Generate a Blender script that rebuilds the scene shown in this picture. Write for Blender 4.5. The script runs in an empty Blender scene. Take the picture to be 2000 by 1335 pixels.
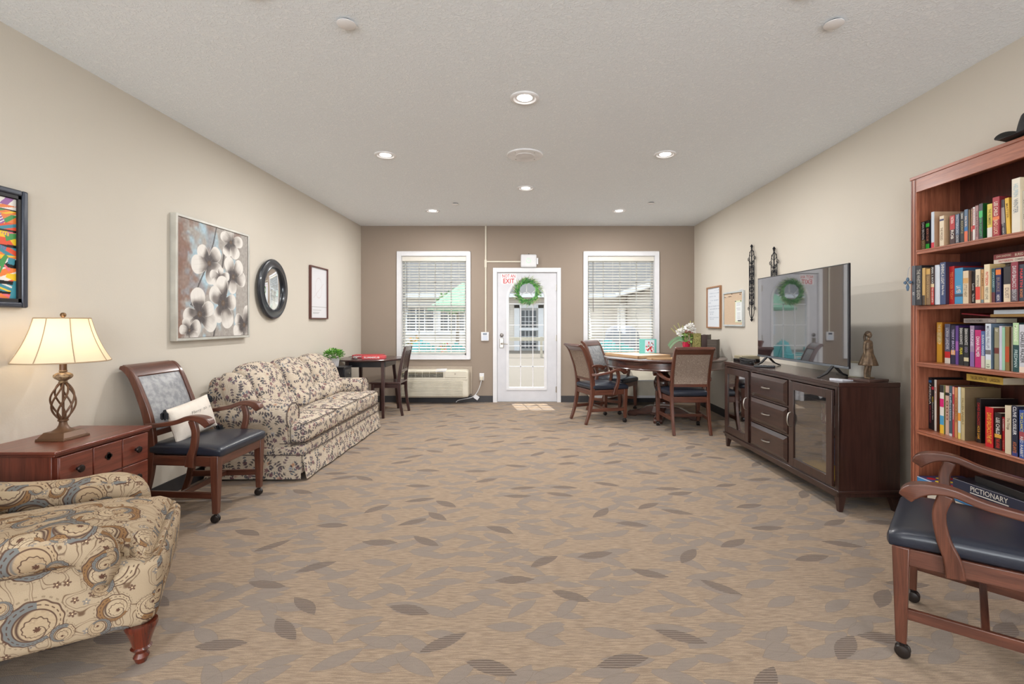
import bpy, math, random
import numpy as np
from mathutils import Vector, Matrix

PI = math.pi
SC = bpy.context.scene
COL = SC.collection
random.seed(7)

# ------------------------------------------------------------------ camera, world, sun, exposure
CAM_Z = 1.274
cam_d = bpy.data.cameras.new('camera')
cam = bpy.data.objects.new('camera', cam_d)
COL.objects.link(cam)
cam.location = (0, 0, CAM_Z)
cam.rotation_euler = (PI / 2, 0, 0)
cam_d.sensor_width = 36
cam_d.lens = 36 * 950 / 2000
cam_d.shift_x = -33 / 2000
cam_d.shift_y = -40.5 / 2000
cam_d.clip_start = 0.05
cam_d.clip_end = 200
SC.camera = cam

SC.view_settings.view_transform = 'Standard'
SC.view_settings.look = 'None'
SC.view_settings.gamma = 1
SC.view_settings.use_curve_mapping = False
SC.view_settings.exposure = 0.15
SC.cycles.use_denoising = True
SC.cycles.max_bounces = 8
SC.cycles.diffuse_bounces = 5
SC.cycles.glossy_bounces = 4
SC.cycles.transparent_max_bounces = 24
SC.cycles.caustics_reflective = False
SC.cycles.caustics_refractive = False
SC.cycles.sample_clamp_indirect = 6

w = bpy.data.worlds.new('sky')
SC.world = w
w.use_nodes = True
bg = w.node_tree.nodes['Background']
bg.inputs[0].default_value = (0.86, 0.93, 1.0, 1)
bg.inputs[1].default_value = 2.3

sun_d = bpy.data.lights.new('sun', 'SUN')
sun_d.energy = 7.5
sun_d.angle = math.radians(0.6)
sun_d.color = (1.0, 0.96, 0.9)
sun = bpy.data.objects.new('sun', sun_d)
COL.objects.link(sun)
sun.location = (0, 30, 30)
sd = Vector((0.10, -0.50, -0.86))       # direction the sunlight travels
sun.rotation_euler = sd.to_track_quat('-Z', 'Y').to_euler()

# added area lights behind the camera, tilted up to brighten the ceiling
for wx in (-1.75, 1.75):
    wd_ = bpy.data.lights.new('window_daylight', 'AREA')
    wd_.shape = 'RECTANGLE'
    wd_.size, wd_.size_y = 1.5, 2.3
    wd_.energy = 170
    wd_.color = (0.90, 0.95, 1.0)
    wo_ = bpy.data.objects.new('window_daylight', wd_)
    COL.objects.link(wo_)
    wo_.location = (wx, -4.25, 1.35)
    wo_.rotation_euler = (math.radians(90 + 34), 0, 0)
LAMP_W = 25.0          # each ceiling downlight
GROUND = -0.17

# ------------------------------------------------------------------ room numbers
XL, XR, YF, YB, ZC = -2.645, 2.605, 7.66, -4.2, 2.774


# ------------------------------------------------------------------ mesh helpers
def cr(pts, n=6, closed=False):
    """Catmull-Rom smoothing of a list of points (any dimension)."""
    P = [Vector(p) for p in pts]
    out = []
    m = len(P)
    rng = range(m if closed else m - 1)
    for i in rng:
        if closed:
            a, b, c, d = P[(i - 1) % m], P[i], P[(i + 1) % m], P[(i + 2) % m]
        else:
            b, c = P[i], P[i + 1]
            a = P[i - 1] if i > 0 else b + (b - c)
            d = P[i + 2] if i + 2 < m else c + (c - b)
        for k in range(n):
            t = k / n
            out.append(0.5 * ((2 * b) + (c - a) * t + (2 * a - 5 * b + 4 * c - d) * t * t + (3 * b - a - 3 * c + d) * t ** 3))
    if not closed:
        out.append(P[-1].copy())
    return out


def crs(vals, n=6):
    return [v[0] for v in cr([(v, 0) for v in vals], n)]


class MB:
    def __init__(s):
        s.v, s.f, s.m, s.cur = [], [], [], 0
        s.M = None

    def add(s, vs, fs):
        n = len(s.v)
        if s.M is not None:
            vs = [s.M @ Vector(p) for p in vs]
        s.v += [tuple(p) for p in vs]
        s.f += [tuple(i + n for i in f) for f in fs]
        s.m += [s.cur] * len(fs)
        return s

    def box(s, x0, y0, z0, x1, y1, z1):
        vs = [(x0, y0, z0), (x1, y0, z0), (x1, y1, z0), (x0, y1, z0), (x0, y0, z1), (x1, y0, z1), (x1, y1, z1), (x0, y1, z1)]
        fs = [(0, 3, 2, 1), (4, 5, 6, 7), (0, 1, 5, 4), (1, 2, 6, 5), (2, 3, 7, 6), (3, 0, 4, 7)]
        return s.add(vs, fs)

    def hexa(s, vs):
        fs = [(0, 3, 2, 1), (4, 5, 6, 7), (0, 1, 5, 4), (1, 2, 6, 5), (2, 3, 7, 6), (3, 0, 4, 7)]
        return s.add(vs, fs)

    def cbox(s, c, sz):
        return s.box(c[0] - sz[0] / 2, c[1] - sz[1] / 2, c[2] - sz[2] / 2, c[0] + sz[0] / 2, c[1] + sz[1] / 2, c[2] + sz[2] / 2)

    def prism(s, poly, axis, a, b):
        """extrude a 2D polygon; axis x: poly is (y,z); y: (x,z); z: (x,y)"""
        def P(p, t):
            return {'x': (t, p[0], p[1]), 'y': (p[0], t, p[1]), 'z': (p[0], p[1], t)}[axis]
        n = len(poly)
        vs = [P(p, a) for p in poly] + [P(p, b) for p in poly]
        fs = [tuple(range(n))[::-1], tuple(range(n, 2 * n))] + [(i, (i + 1) % n, n + (i + 1) % n, n + i) for i in range(n)]
        return s.add(vs, fs)

    def sweep(s, pts, w, t, side=(0, 1, 0), closed=False):
        """rectangular section; w along the side vector, t across it"""
        P = [Vector(p) for p in pts]
        n = len(P)
        W = w if isinstance(w, (list, tuple)) else [w] * n
        T = t if isinstance(t, (list, tuple)) else [t] * n
        S = Vector(side).normalized()
        vs = []
        for i in range(n):
            d = (P[(i + 1) % n] - P[i - 1]) if (closed or 0 < i < n - 1) else (P[1] - P[0] if i == 0 else P[-1] - P[-2])
            d.normalize()
            S2 = (S - d * S.dot(d)).normalized()
            N = S2.cross(d).normalized()
            for a, b in ((-1, -1), (1, -1), (1, 1), (-1, 1)):
                vs.append(P[i] + S2 * (a * W[i] / 2) + N * (b * T[i] / 2))
        fs = []
        for i in range(n if closed else n - 1):
            j = (i + 1) % n
            for k in range(4):
                fs.append((i * 4 + k, i * 4 + (k + 1) % 4, j * 4 + (k + 1) % 4, j * 4 + k))
        if not closed:
            fs += [(3, 2, 1, 0), tuple(4 * (n - 1) + k for k in range(4))]
        return s.add(vs, fs)

    def tube(s, pts, r, n=8, closed=False, cap=True):
        P = [Vector(p) for p in pts]
        m = len(P)
        R = r if isinstance(r, (list, tuple)) else [r] * m
        vs, fs = [], []
        up = None
        for i in range(m):
            d = (P[(i + 1) % m] - P[i - 1]) if (closed or 0 < i < m - 1) else (P[1] - P[0] if i == 0 else P[-1] - P[-2])
            if d.length < 1e-9:
                d = Vector((0, 0, 1))
            d.normalize()
            if up is None:
                up = Vector((0, 0, 1)) if abs(d.z) < 0.9 else Vector((1, 0, 0))
            a = (up - d * up.dot(d))
            if a.length < 1e-6:
                a = d.orthogonal()
            a.normalize()
            up = a
            b = d.cross(a)
            for k in range(n):
                q = 2 * PI * k / n
                vs.append(P[i] + (a * math.cos(q) + b * math.sin(q)) * R[i])
        for i in range(m if closed else m - 1):
            j = (i + 1) % m
            for k in range(n):
                fs.append((i * n + k, i * n + (k + 1) % n, j * n + (k + 1) % n, j * n + k))
        if cap and not closed:
            fs += [tuple(range(n))[::-1], tuple(range((m - 1) * n, m * n))]
        return s.add(vs, fs)

    def lathe(s, prof, c=(0, 0, 0), n=24, rot=None, cap=True):
        vs, fs = [], []
        m = len(prof)
        for r, z in prof:
            for k in range(n):
                q = 2 * PI * k / n
                p = Vector((r * math.cos(q), r * math.sin(q), z))
                if rot is not None:
                    p = rot @ p
                vs.append(p + Vector(c))
        for i in range(m - 1):
            for k in range(n):
                fs.append((i * n + k, i * n + (k + 1) % n, (i + 1) * n + (k + 1) % n, (i + 1) * n + k))
        if cap:
            fs += [tuple(range(n))[::-1], tuple(range((m - 1) * n, m * n))]
        return s.add(vs, fs)

    def ball(s, c, r, n=12, m=8):
        if not isinstance(r, (list, tuple)):
            r = (r, r, r)
        vs, fs = [], []
        for i in range(1, m):
            th = PI * i / m
            for k in range(n):
                q = 2 * PI * k / n
                vs.append((c[0] + r[0] * math.sin(th) * math.cos(q), c[1] + r[1] * math.sin(th) * math.sin(q), c[2] - r[2] * math.cos(th)))
        vs += [(c[0], c[1], c[2] - r[2]), (c[0], c[1], c[2] + r[2])]
        a, b = len(vs) - 2, len(vs) - 1
        for i in range(m - 2):
            for k in range(n):
                fs.append((i * n + k, i * n + (k + 1) % n, (i + 1) * n + (k + 1) % n, (i + 1) * n + k))
        for k in range(n):
            fs.append((a, (k + 1) % n, k))
            fs.append((b, (m - 2) * n + k, (m - 2) * n + (k + 1) % n))
        return s.add(vs, fs)

    def soft(s, c, sz, r, puff=(0, 0, 0), n=10, fn=None):
        """rounded cushion: box of size sz, edge radius r, faces puffed out"""
        hx, hy, hz = sz[0] / 2, sz[1] / 2, sz[2] / 2
        idx, vs, fs = {}, [], []

        def vert(i, j, k):
            key = (i, j, k)
            if key in idx:
                return idx[key]
            u = [2 * i / n - 1, 2 * j / n - 1, 2 * k / n - 1]
            # gather samples near the edges
            u = [math.copysign(abs(a) ** 0.75, a) for a in u]
            p = Vector((u[0] * hx, u[1] * hy, u[2] * hz))
            q = Vector((max(-(hx - r), min(hx - r, p.x)), max(-(hy - r), min(hy - r, p.y)), max(-(hz - r), min(hz - r, p.z))))
            d = p - q
            if d.length > 1e-9:
                m = max(abs(d.x), abs(d.y), abs(d.z))
                p = q + d.normalized() * m
            fx, fy, fz = 1 - u[0] ** 2, 1 - u[1] ** 2, 1 - u[2] ** 2
            p.x += u[0] * puff[0] * fy * fz
            p.y += u[1] * puff[1] * fx * fz
            p.z += u[2] * puff[2] * fx * fy
            if fn:
                p = fn(p, u)
            idx[key] = len(vs)
            vs.append(p + Vector(c))
            return idx[key]
        for a in range(n):
            for b in range(n):
                fs.append((vert(a, b, 0), vert(a, b + 1, 0), vert(a + 1, b + 1, 0), vert(a + 1, b, 0)))
                fs.append((vert(a, b, n), vert(a + 1, b, n), vert(a + 1, b + 1, n), vert(a, b + 1, n)))
                fs.append((vert(a, 0, b), vert(a + 1, 0, b), vert(a + 1, 0, b + 1), vert(a, 0, b + 1)))
                fs.append((vert(a, n, b), vert(a, n, b + 1), vert(a + 1, n, b + 1), vert(a + 1, n, b)))
                fs.append((vert(0, a, b), vert(0, a, b + 1), vert(0, a + 1, b + 1), vert(0, a + 1, b)))
                fs.append((vert(n, a, b), vert(n, a + 1, b), vert(n, a + 1, b + 1), vert(n, a, b + 1)))
        return s.add(vs, fs)

    def build(s, name, mats, parent=None, bev=0, seg=2, smooth=True, angle=38, loc=None, rz=0, sub=0):
        me = bpy.data.meshes.new(name)
        me.from_pydata(s.v, [], s.f)
        if not isinstance(mats, (list, tuple)):
            mats = [mats]
        for m in mats:
            me.materials.append(m)
        if len(mats) > 1:
            me.polygons.foreach_set('material_index', s.m)
        me.validate()
        box_uv(me)
        if smooth:
            me.shade_smooth()
            me.set_sharp_from_angle(angle=math.radians(angle))
        o = bpy.data.objects.new(name, me)
        COL.objects.link(o)
        if parent is not None:
            o.parent = parent
        if loc is not None:
            o.location = loc
        o.rotation_euler = (0, 0, rz)
        if bev:
            b = o.modifiers.new('bevel', 'BEVEL')
            b.width = bev
            b.segments = seg
            b.limit_method = 'ANGLE'
            b.angle_limit = math.radians(50)
            b.harden_normals = False
        if sub:
            q = o.modifiers.new('sub', 'SUBSURF')
            q.levels = q.render_levels = sub
        return o


def box_uv(me):
    """box projection in metres, u along the longer side of the piece"""
    n = len(me.vertices)
    co = np.empty(n * 3)
    me.vertices.foreach_get('co', co)
    co = co.reshape(-1, 3)
    ext = co.max(0) - co.min(0)
    nl, npoly = len(me.loops), len(me.polygons)
    li = np.empty(nl, dtype=np.int32)
    me.loops.foreach_get('vertex_index', li)
    nr = np.empty(npoly * 3)
    me.polygons.foreach_get('normal', nr)
    nr = np.abs(nr.reshape(-1, 3))
    tot = np.empty(npoly, dtype=np.int32)
    me.polygons.foreach_get('loop_total', tot)
    dom = np.repeat(nr.argmax(1), tot)
    uv = np.empty((nl, 2))
    P = co[li]
    for a in range(3):
        o = [i for i in range(3) if i != a]
        if ext[o[0]] < ext[o[1]]:
            o = o[::-1]
        k = dom == a
        uv[k, 0] = P[k, o[0]]
        uv[k, 1] = P[k, o[1]]
    lay = me.uv_layers.new(name='UVMap')
    lay.data.foreach_set('uv', uv.ravel())


def tag(o, label=None, cat=None, group=None, kind=None):
    if label:
        o['label'] = label
    if cat:
        o['category'] = cat
    if group:
        o['group'] = group
    if kind:
        o['kind'] = kind
    return o


def thing(name, label, cat, loc=(0, 0, 0), rz=0, group=None):
    o = bpy.data.objects.new(name, None)
    COL.objects.link(o)
    o.location = loc
    o.rotation_euler = (0, 0, rz)
    o.empty_display_size = 0.05
    return tag(o, label, cat, group)


def copy_thing(root, loc, rz, label, group=None):
    def cp(o, parent):
        c = o.copy()
        COL.objects.link(c)
        c.parent = parent
        for ch in kids.get(o.name, []):
            cp(ch, c)
        return c
    kids = {}
    for o in list(COL.objects):
        if o.parent:
            kids.setdefault(o.parent.name, []).append(o)
    r = cp(root, None)
    r.location = loc
    r.rotation_euler = (0, 0, rz)
    r['label'] = label
    if group:
        r['group'] = group
    return r


_fonts = {}


def text_mesh(s, bold=0.0, shear=0.0):
    key = (s, bold, shear)
    if key in _fonts:
        return _fonts[key]
    cu = bpy.data.curves.new('lettering', 'FONT')
    cu.body = s
    cu.size = 1
    cu.offset = bold
    cu.shear = shear
    cu.resolution_u = 3
    cu.align_x = 'CENTER'
    cu.align_y = 'CENTER'
    ob = bpy.data.objects.new('tmp', cu)
    me = bpy.data.meshes.new_from_object(ob)
    bpy.data.objects.remove(ob)
    n = len(me.vertices)
    co = np.empty(n * 3)
    me.vertices.foreach_get('co', co)
    co = co.reshape(-1, 3)
    lo, hi = co.min(0), co.max(0)
    co[:, :2] -= ((lo + hi) / 2)[:2]
    faces = [tuple(p.vertices) for p in me.polygons]
    _fonts[key] = (co, faces, hi[0] - lo[0], hi[1] - lo[1])
    return _fonts[key]


def put_text(mb, s, c, right, up, width, height, bold=0.0, shear=0.0):
    """flat lettering centred at c, running along right, fitted in width x height"""
    co, faces, tw, th = text_mesh(s, bold, shear)
    right, up, c = Vector(right).normalized(), Vector(up).normalized(), Vector(c)
    sx, sy = width / tw, height / th
    mb.add([c + right * (p[0] * sx) + up * (p[1] * sy) for p in co], faces)


# ------------------------------------------------------------------ materials
def lin(c):
    out = []
    for a in c[:3]:
        a = a / 255
        out.append(a / 12.92 if a <= 0.04045 else ((a + 0.055) / 1.055) ** 2.4)
    return (out[0], out[1], out[2], 1.0)


class S:
    def __init__(s, g, k):
        s.g, s.k = g, k

    def __add__(s, o): return s.g.m('ADD', s, o)
    def __radd__(s, o): return s.g.m('ADD', o, s)
    def __sub__(s, o): return s.g.m('SUBTRACT', s, o)
    def __rsub__(s, o): return s.g.m('SUBTRACT', o, s)
    def __mul__(s, o): return s.g.m('MULTIPLY', s, o)
    def __rmul__(s, o): return s.g.m('MULTIPLY', o, s)
    def __truediv__(s, o): return s.g.m('DIVIDE', s, o)
    def __gt__(s, o): return s.g.m('GREATER_THAN', s, o)
    def __lt__(s, o): return s.g.m('LESS_THAN', s, o)
    def abs(s): return s.g.m('ABSOLUTE', s)
    def sin(s): return s.g.m('SINE', s)
    def cos(s): return s.g.m('COSINE', s)
    def frac(s): return s.g.m('FRACT', s)


class G:
    def __init__(g, name, rough=0.6, metal=0, spec=0.5):
        g.mat = bpy.data.materials.new(name)
        g.mat.use_nodes = True
        g.nt = g.mat.node_tree
        g.b = g.nt.nodes['Principled BSDF']
        g.b.inputs['Roughness'].default_value = rough
        g.b.inputs['Metallic'].default_value = metal
        g.b.inputs['Specular IOR Level'].default_value = spec

    def n(g, t, **kw):
        x = g.nt.nodes.new(t)
        for k, v in kw.items():
            setattr(x, k, v)
        return x

    def put(g, inp, v):
        if isinstance(v, S):
            g.nt.links.new(v.k, inp)
        elif v is not None:
            inp.default_value = v

    def m(g, op, *a):
        x = g.n('ShaderNodeMath', operation=op)
        for i, v in enumerate(a):
            g.put(x.inputs[i], v)
        return S(g, x.outputs[0])

    def mx(g, a, b): return g.m('MAXIMUM', a, b)
    def mn(g, a, b): return g.m('MINIMUM', a, b)

    def ss(g, v, a, b, lo=0.0, hi=1.0):
        x = g.n('ShaderNodeMapRange', interpolation_type='SMOOTHSTEP')
        g.put(x.inputs['Value'], v)
        x.inputs['From Min'].default_value = a
        x.inputs['From Max'].default_value = b
        x.inputs['To Min'].default_value = lo
        x.inputs['To Max'].default_value = hi
        return S(g, x.outputs[0])

    def uv(g, which='UV'):
        x = g.n('ShaderNodeTexCoord')
        return g.sep(S(g, x.outputs[which]))

    def sep(g, v):
        x = g.n('ShaderNodeSeparateXYZ')
        g.put(x.inputs[0], v)
        return S(g, x.outputs[0]), S(g, x.outputs[1]), S(g, x.outputs[2])

    def comb(g, a, b, c=0.0):
        x = g.n('ShaderNodeCombineXYZ')
        for i, v in enumerate((a, b, c)):
            g.put(x.inputs[i], v)
        return S(g, x.outputs[0])

    def mix(g, f, a, b, mode='MIX'):
        x = g.n('ShaderNodeMix', data_type='RGBA', blend_type=mode)
        g.put(x.inputs[0], f)
        g.put(x.inputs[6], a if isinstance(a, S) else lin(a))
        g.put(x.inputs[7], b if isinstance(b, S) else lin(b))
        return S(g, x.outputs[2])

    def noise(g, v, scale, detail=2.0, rough=0.5, dist=0.0):
        x = g.n('ShaderNodeTexNoise')
        g.put(x.inputs['Vector'], v)
        x.inputs['Scale'].default_value = scale
        x.inputs['Detail'].default_value = detail
        x.inputs['Roughness'].default_value = rough
        x.inputs['Distortion'].default_value = dist
        return S(g, x.outputs[0])

    def cells(g, u, v, scale, rand=1.0, a0=0.0, ar=2 * PI):
        """random cells: local rotated x, y and three random numbers"""
        x = g.n('ShaderNodeTexVoronoi', voronoi_dimensions='2D')
        g.put(x.inputs['Vector'], g.comb(u, v))
        x.inputs['Scale'].default_value = scale
        x.inputs['Randomness'].default_value = rand
        px, py, _ = g.sep(S(g, x.outputs['Position']))
        r = g.n('ShaderNodeSeparateColor')
        g.put(r.inputs[0], S(g, x.outputs['Color']))
        c1, c2, c3 = (S(g, r.outputs[i]) for i in range(3))
        dx, dy = u - px, v - py
        a = (c1 - 0.5) * ar + a0
        c, s = a.cos(), a.sin()
        return dx * c + dy * s, dy * c - dx * s, c1, c2, c3

    def leaf(g, x, y, L, W):
        q = x / L
        return 1.0 - q * q - y.abs() / W

    def col(g, c):
        g.put(g.b.inputs['Base Color'], c if isinstance(c, S) else lin(c))
        return g

    def bump(g, h, dist=0.002, strength=1.0):
        x = g.n('ShaderNodeBump')
        x.inputs['Distance'].default_value = dist
        x.inputs['Strength'].default_value = strength
        g.put(x.inputs['Height'], h)
        g.put(g.b.inputs['Normal'], S(g, x.outputs[0]))
        return g


_cache = {}


def plain(col, rough=0.5, metal=0.0, spec=0.5, coat=0.0, grain=0.06):
    key = (tuple(col), rough, metal, spec, coat)
    if key in _cache:
        return _cache[key]
    g = G('paint_%d' % len(_cache), rough, metal, spec)
    x, y, z = g.uv('Object')
    f = g.noise(g.comb(x, y, z), 9.0, 3.0)
    dark = tuple(c * (1 - grain) for c in col)
    g.col(g.mix(g.ss(f, 0.3, 0.7), dark, col))
    if coat:
        g.b.inputs['Coat Weight'].default_value = coat
        g.b.inputs['Coat Roughness'].default_value = 0.12
    _cache[key] = g.mat
    return g.mat


def emis(col, strength):
    key = ('e', tuple(col), strength)
    if key not in _cache:
        g = G('glow_%d' % len(_cache), 0.5)
        g.col(col)
        g.b.inputs['Emission Color'].default_value = lin(col)
        g.b.inputs['Emission Strength'].default_value = strength
        _cache[key] = g.mat
    return _cache[key]


def wood(light, dark, rough=0.35, scale=1.0, coat=0.3, fig=1.0):
    g = G('wood', rough)
    u, v, _ = g.uv()
    a = g.noise(g.comb(u * 1.6, v * 22.0), 2.0 * scale, 4.0, 0.6, 0.6)
    b = g.noise(g.comb(u * 6.0, v * 160.0), 2.0 * scale, 2.0, 0.6)
    f = g.ss(a, 0.3, 0.72) * (0.75 * fig) + g.ss(b, 0.35, 0.7) * (0.3 * fig)
    g.col(g.mix(f, light, dark))
    g.b.inputs['Coat Weight'].default_value = coat
    g.b.inputs['Coat Roughness'].default_value = 0.18
    g.bump(b, 0.0004, 0.5)
    return g.mat


M = {}
g = G('wall_paint', 0.75, 0, 0.3); x, y, z = g.uv('Object')
f = g.noise(g.comb(x, y, z), 90, 3); g.col(g.mix(g.noise(g.comb(x, y, z), 1.5, 2), (206, 199, 187), (210, 203, 191))).bump(f, 0.0012, 0.35)
M['wall'] = g.mat
g = G('accent_wall_paint', 0.75, 0, 0.3); x, y, z = g.uv('Object')
f = g.noise(g.comb(x, y, z), 90, 3); g.col(g.mix(g.noise(g.comb(x, y, z), 1.5, 2), (146, 132, 119), (151, 137, 124))).bump(f, 0.0012, 0.35)
M['accent'] = g.mat
g = G('knockdown_ceiling', 0.8, 0, 0.3); x, y, z = g.uv('Object')
f = g.noise(g.comb(x, y, z), 46, 5, 0.62, 1.0)
h = g.ss(f, 0.46, 0.60)
g.col(g.mix(h, (238, 244, 249), (244, 249, 253))).bump(h, 0.006, 0.50)
M['ceiling'] = g.mat

# carpet: grey leaves, some of them ribbed, on a tan heathered pile
g = G('leaf_carpet', 0.95, 0, 0.1); x, y, z = g.uv('Object')
warp = g.noise(g.comb(x, y), 1.3, 2)
u0 = x + (warp - 0.5) * 0.10
v0 = y + (g.noise(g.comb(x + 7.3, y), 1.3, 2) - 0.5) * 0.10
heather = g.noise(g.comb(x * 7.0, y * 60.0), 2.2, 3, 0.6)
pile = g.noise(g.comb(x, y), 380, 2, 0.6)
blob = g.noise(g.comb(x * 3.0, y * 9.0), 3.0, 3)
base = g.mix(g.ss(heather, 0.3, 0.7), (182, 160, 137), (146, 127, 109))
base = g.mix(g.ss(blob, 0.48, 0.66) * 0.15, base, (142, 128, 116))
lv = None
lines = None
for k, (ox, oy, sc, L, W, a0) in enumerate(((0.0, 0.0, 4.7, 0.100, 0.034, 0.45), (3.37, 1.9, 4.5, 0.104, 0.033, -0.45), (9.1, 6.3, 4.0, 0.085, 0.028, 0.1))):
    lx, ly, c1, c2, c3 = g.cells(u0 + ox, v0 + oy, sc, 0.85, a0, 0.9)
    bend = ly - lx * lx * 2.2 * (c2 - 0.5)
    q = g.leaf(lx, bend, L, W)
    on = g.ss(q, 0.0, 0.06) * (c3 > 0.15)
    lv = on if lv is None else g.mx(lv, on)
    ed = g.ss((q - 0.03).abs(), 0.0, 0.07, 1.0, 0.0) * (c3 > 0.15)
    lines = ed if lines is None else g.mx(lines, ed)
lx, ly, c1, c2, c3 = g.cells(u0 + 21.0, v0 + 4.4, 2.6, 0.9, 0.1, 1.7)
q = g.leaf(lx, ly - lx * lx * 1.5 * (c2 - 0.5), 0.105, 0.036)
rib = g.ss(q, 0.0, 0.06)
stripe = g.ss((y * (2 * PI / 0.0125)).sin(), -0.1, 0.5)
leafcol = g.mix(g.ss(pile, 0.3, 0.7), (136, 127, 121), (150, 140, 132))
c = g.mix(lv * 0.80, base, leafcol)
c = g.mix(lines * 0.30, c, (104, 90, 80))
ribcol = g.mix(stripe, (140, 126, 116), (96, 84, 78))
c = g.mix(rib * 0.9, c, ribcol)
c = g.mix(g.ss(pile, 0.25, 0.75) * 0.5, c, (104, 86, 70))
g.col(c)
g.bump(pile + rib * stripe * (-0.8), 0.0035, 0.8)
g.b.inputs['Sheen Weight'].default_value = 0.12
g.b.inputs['Sheen Roughness'].default_value = 0.4
M['carpet'] = g.mat

M['base'] = plain((58, 56, 58), 0.55)
M['white'] = plain((222, 222, 225), 0.45, grain=0.02)
M['doorwhite'] = plain((206, 206, 211), 0.42, grain=0.02)
M['slat'] = plain((216, 212, 202), 0.5, grain=0.02)
M['vinyl_frame'] = plain((205, 207, 208), 0.5)
M['almond'] = plain((214, 207, 190), 0.5, grain=0.03)
M['grille'] = plain((206, 199, 182), 0.5)
M['dark_slot'] = plain((70, 66, 58), 0.8)
M['nickel'] = plain((176, 170, 162), 0.32, 1.0)
M['chrome'] = plain((200, 202, 205), 0.2, 1.0)
M['iron'] = plain((34, 34, 40), 0.5, 0.6)
M['bronze_knob'] = plain((52, 44, 42), 0.35, 0.7)
M['caster'] = plain((38, 32, 30), 0.3, 0.2)
M['black'] = plain((22, 22, 26), 0.4)
M['black_gloss'] = plain((14, 14, 17), 0.12)
M['red'] = plain((200, 30, 40), 0.5)

M['chair_wood'] = wood((106, 62, 46), (70, 38, 28), 0.34, 1.0, 0.35)
M['chest_wood'] = wood((124, 62, 46), (78, 34, 26), 0.3, 0.8, 0.4)
M['book_wood'] = wood((174, 106, 78), (128, 72, 52), 0.4, 1.2, 0.25)
M['espresso'] = wood((62, 38, 32), (40, 24, 21), 0.28, 1.0, 0.5)
M['walnut'] = wood((84, 48, 38), (44, 26, 24), 0.25, 0.8, 0.6)
M['dark_wood'] = wood((76, 48, 44), (44, 28, 28), 0.3, 1.0, 0.4)
M['black_wood'] = plain((30, 30, 36), 0.3, 0, 0.5, 0.3)
M['pine'] = wood((212, 178, 138), (182, 142, 102), 0.5, 1.0, 0.1)
M['oak_frame'] = wood((176, 132, 96), (140, 98, 68), 0.5, 1.0, 0.1)
M['red_leg'] = wood((112, 44, 24), (58, 20, 14), 0.22, 0.8, 0.7)

g = G('navy_vinyl', 0.3); x, y, z = g.uv('Object')
f = g.noise(g.comb(x, y, z), 260, 3); g.col(g.mix(g.noise(g.comb(x, y, z), 7, 3), (30, 34, 44), (40, 44, 56))).bump(f, 0.0006, 0.4)
M['navy'] = g.mat
g = G('grey_blue_vinyl', 0.36); x, y, z = g.uv('Object')
f = g.noise(g.comb(x, y, z), 26, 4, 0.6); g.col(g.mix(g.ss(f, 0.35, 0.65), (128, 130, 134), (160, 160, 162)))
f2 = g.noise(g.comb(x, y, z), 240, 2); g.bump(f2, 0.0005, 0.4)
M['greyvinyl'] = g.mat
g = G('scrolled_fabric', 0.85); x, y, z = g.uv('Object')
f = g.noise(g.comb(x, y, z), 34, 2, 0.5, 1.6)
ln = g.ss(((f * 9.0).frac() - 0.5).abs(), 0.0, 0.22, 1.0, 0.0)
g.col(g.mix(ln, (126, 108, 96), (184, 168, 152)))
M['backfabric'] = g.mat

# sofa fabric: sprigs of dark leaves, plum and rust blossoms on a tan weave
g = G('floral_tapestry', 0.92, 0, 0.15); u, v, _ = g.uv()
weave = g.noise(g.comb(u * 30.0, v * 340.0), 1.0, 2)
c = g.mix(g.ss(weave, 0.3, 0.7), (178, 164, 146), (204, 190, 172))
def sprig(off, sc, a0, colA, colB, c, n=1.0):
    lx, ly, c1, c2, c3 = g.cells(u + off, v + off * 0.7, sc, 0.9, a0)
    lx2 = lx + 0.018
    px = ((lx2 / 0.021).frac() - 0.5) * 0.021
    ay = ly.abs()
    # paired leaves at 45 degrees to the stem
    qx = (px + ay) * 0.7071 - 0.009
    qy = (ay - px) * 0.7071 - 0.0
    s = g.leaf(qx, qy, 0.014, 0.0062)
    lim = (lx.abs() < 0.034)
    stem = (ay < 0.0012) * lim
    on = g.mx(g.ss(s, 0.0, 0.15) * lim, stem)
    col = g.mix(c2, colA, colB)
    return g.mix(on * 0.92, c, col)
def bloom(off, sc, R, k, colA, colB, c, thr):
    lx, ly, c1, c2, c3 = g.cells(u + off, v - off * 0.6, sc, 0.9)
    r = g.m('SQRT', lx * lx + ly * ly)
    th = g.m('ARCTAN2', ly, lx)
    rad = ((th * k).cos().abs() * 0.5 + 0.5) * R
    on = g.ss(rad - r, 0.0, 0.002) * (c3 > thr)
    inner = g.ss(R * 0.32 - r, 0.0, 0.002)
    col = g.mix(c2, colA, colB)
    col = g.mix(inner * 0.7, col, (120, 84, 70))
    return g.mix(on * 0.85, c, col)
c = sprig(0.0, 11.0, 0.0, (66, 66, 72), (98, 104, 112), c)
c = sprig(5.3, 10.0, 1.1, (72, 60, 68), (84, 82, 80), c)
c = bloom(2.7, 9.0, 0.020, 2.5, (122, 84, 96), (104, 70, 84), c, 0.25)
c = bloom(9.1, 7.5, 0.018, 2.0, (196, 150, 116), (150, 160, 170), c, 0.2)
c = sprig(12.6, 12.0, 2.0, (60, 62, 70), (110, 92, 100), c)
g.col(c); g.bump(weave, 0.0006, 0.5)
M['floral'] = g.mat

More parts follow.
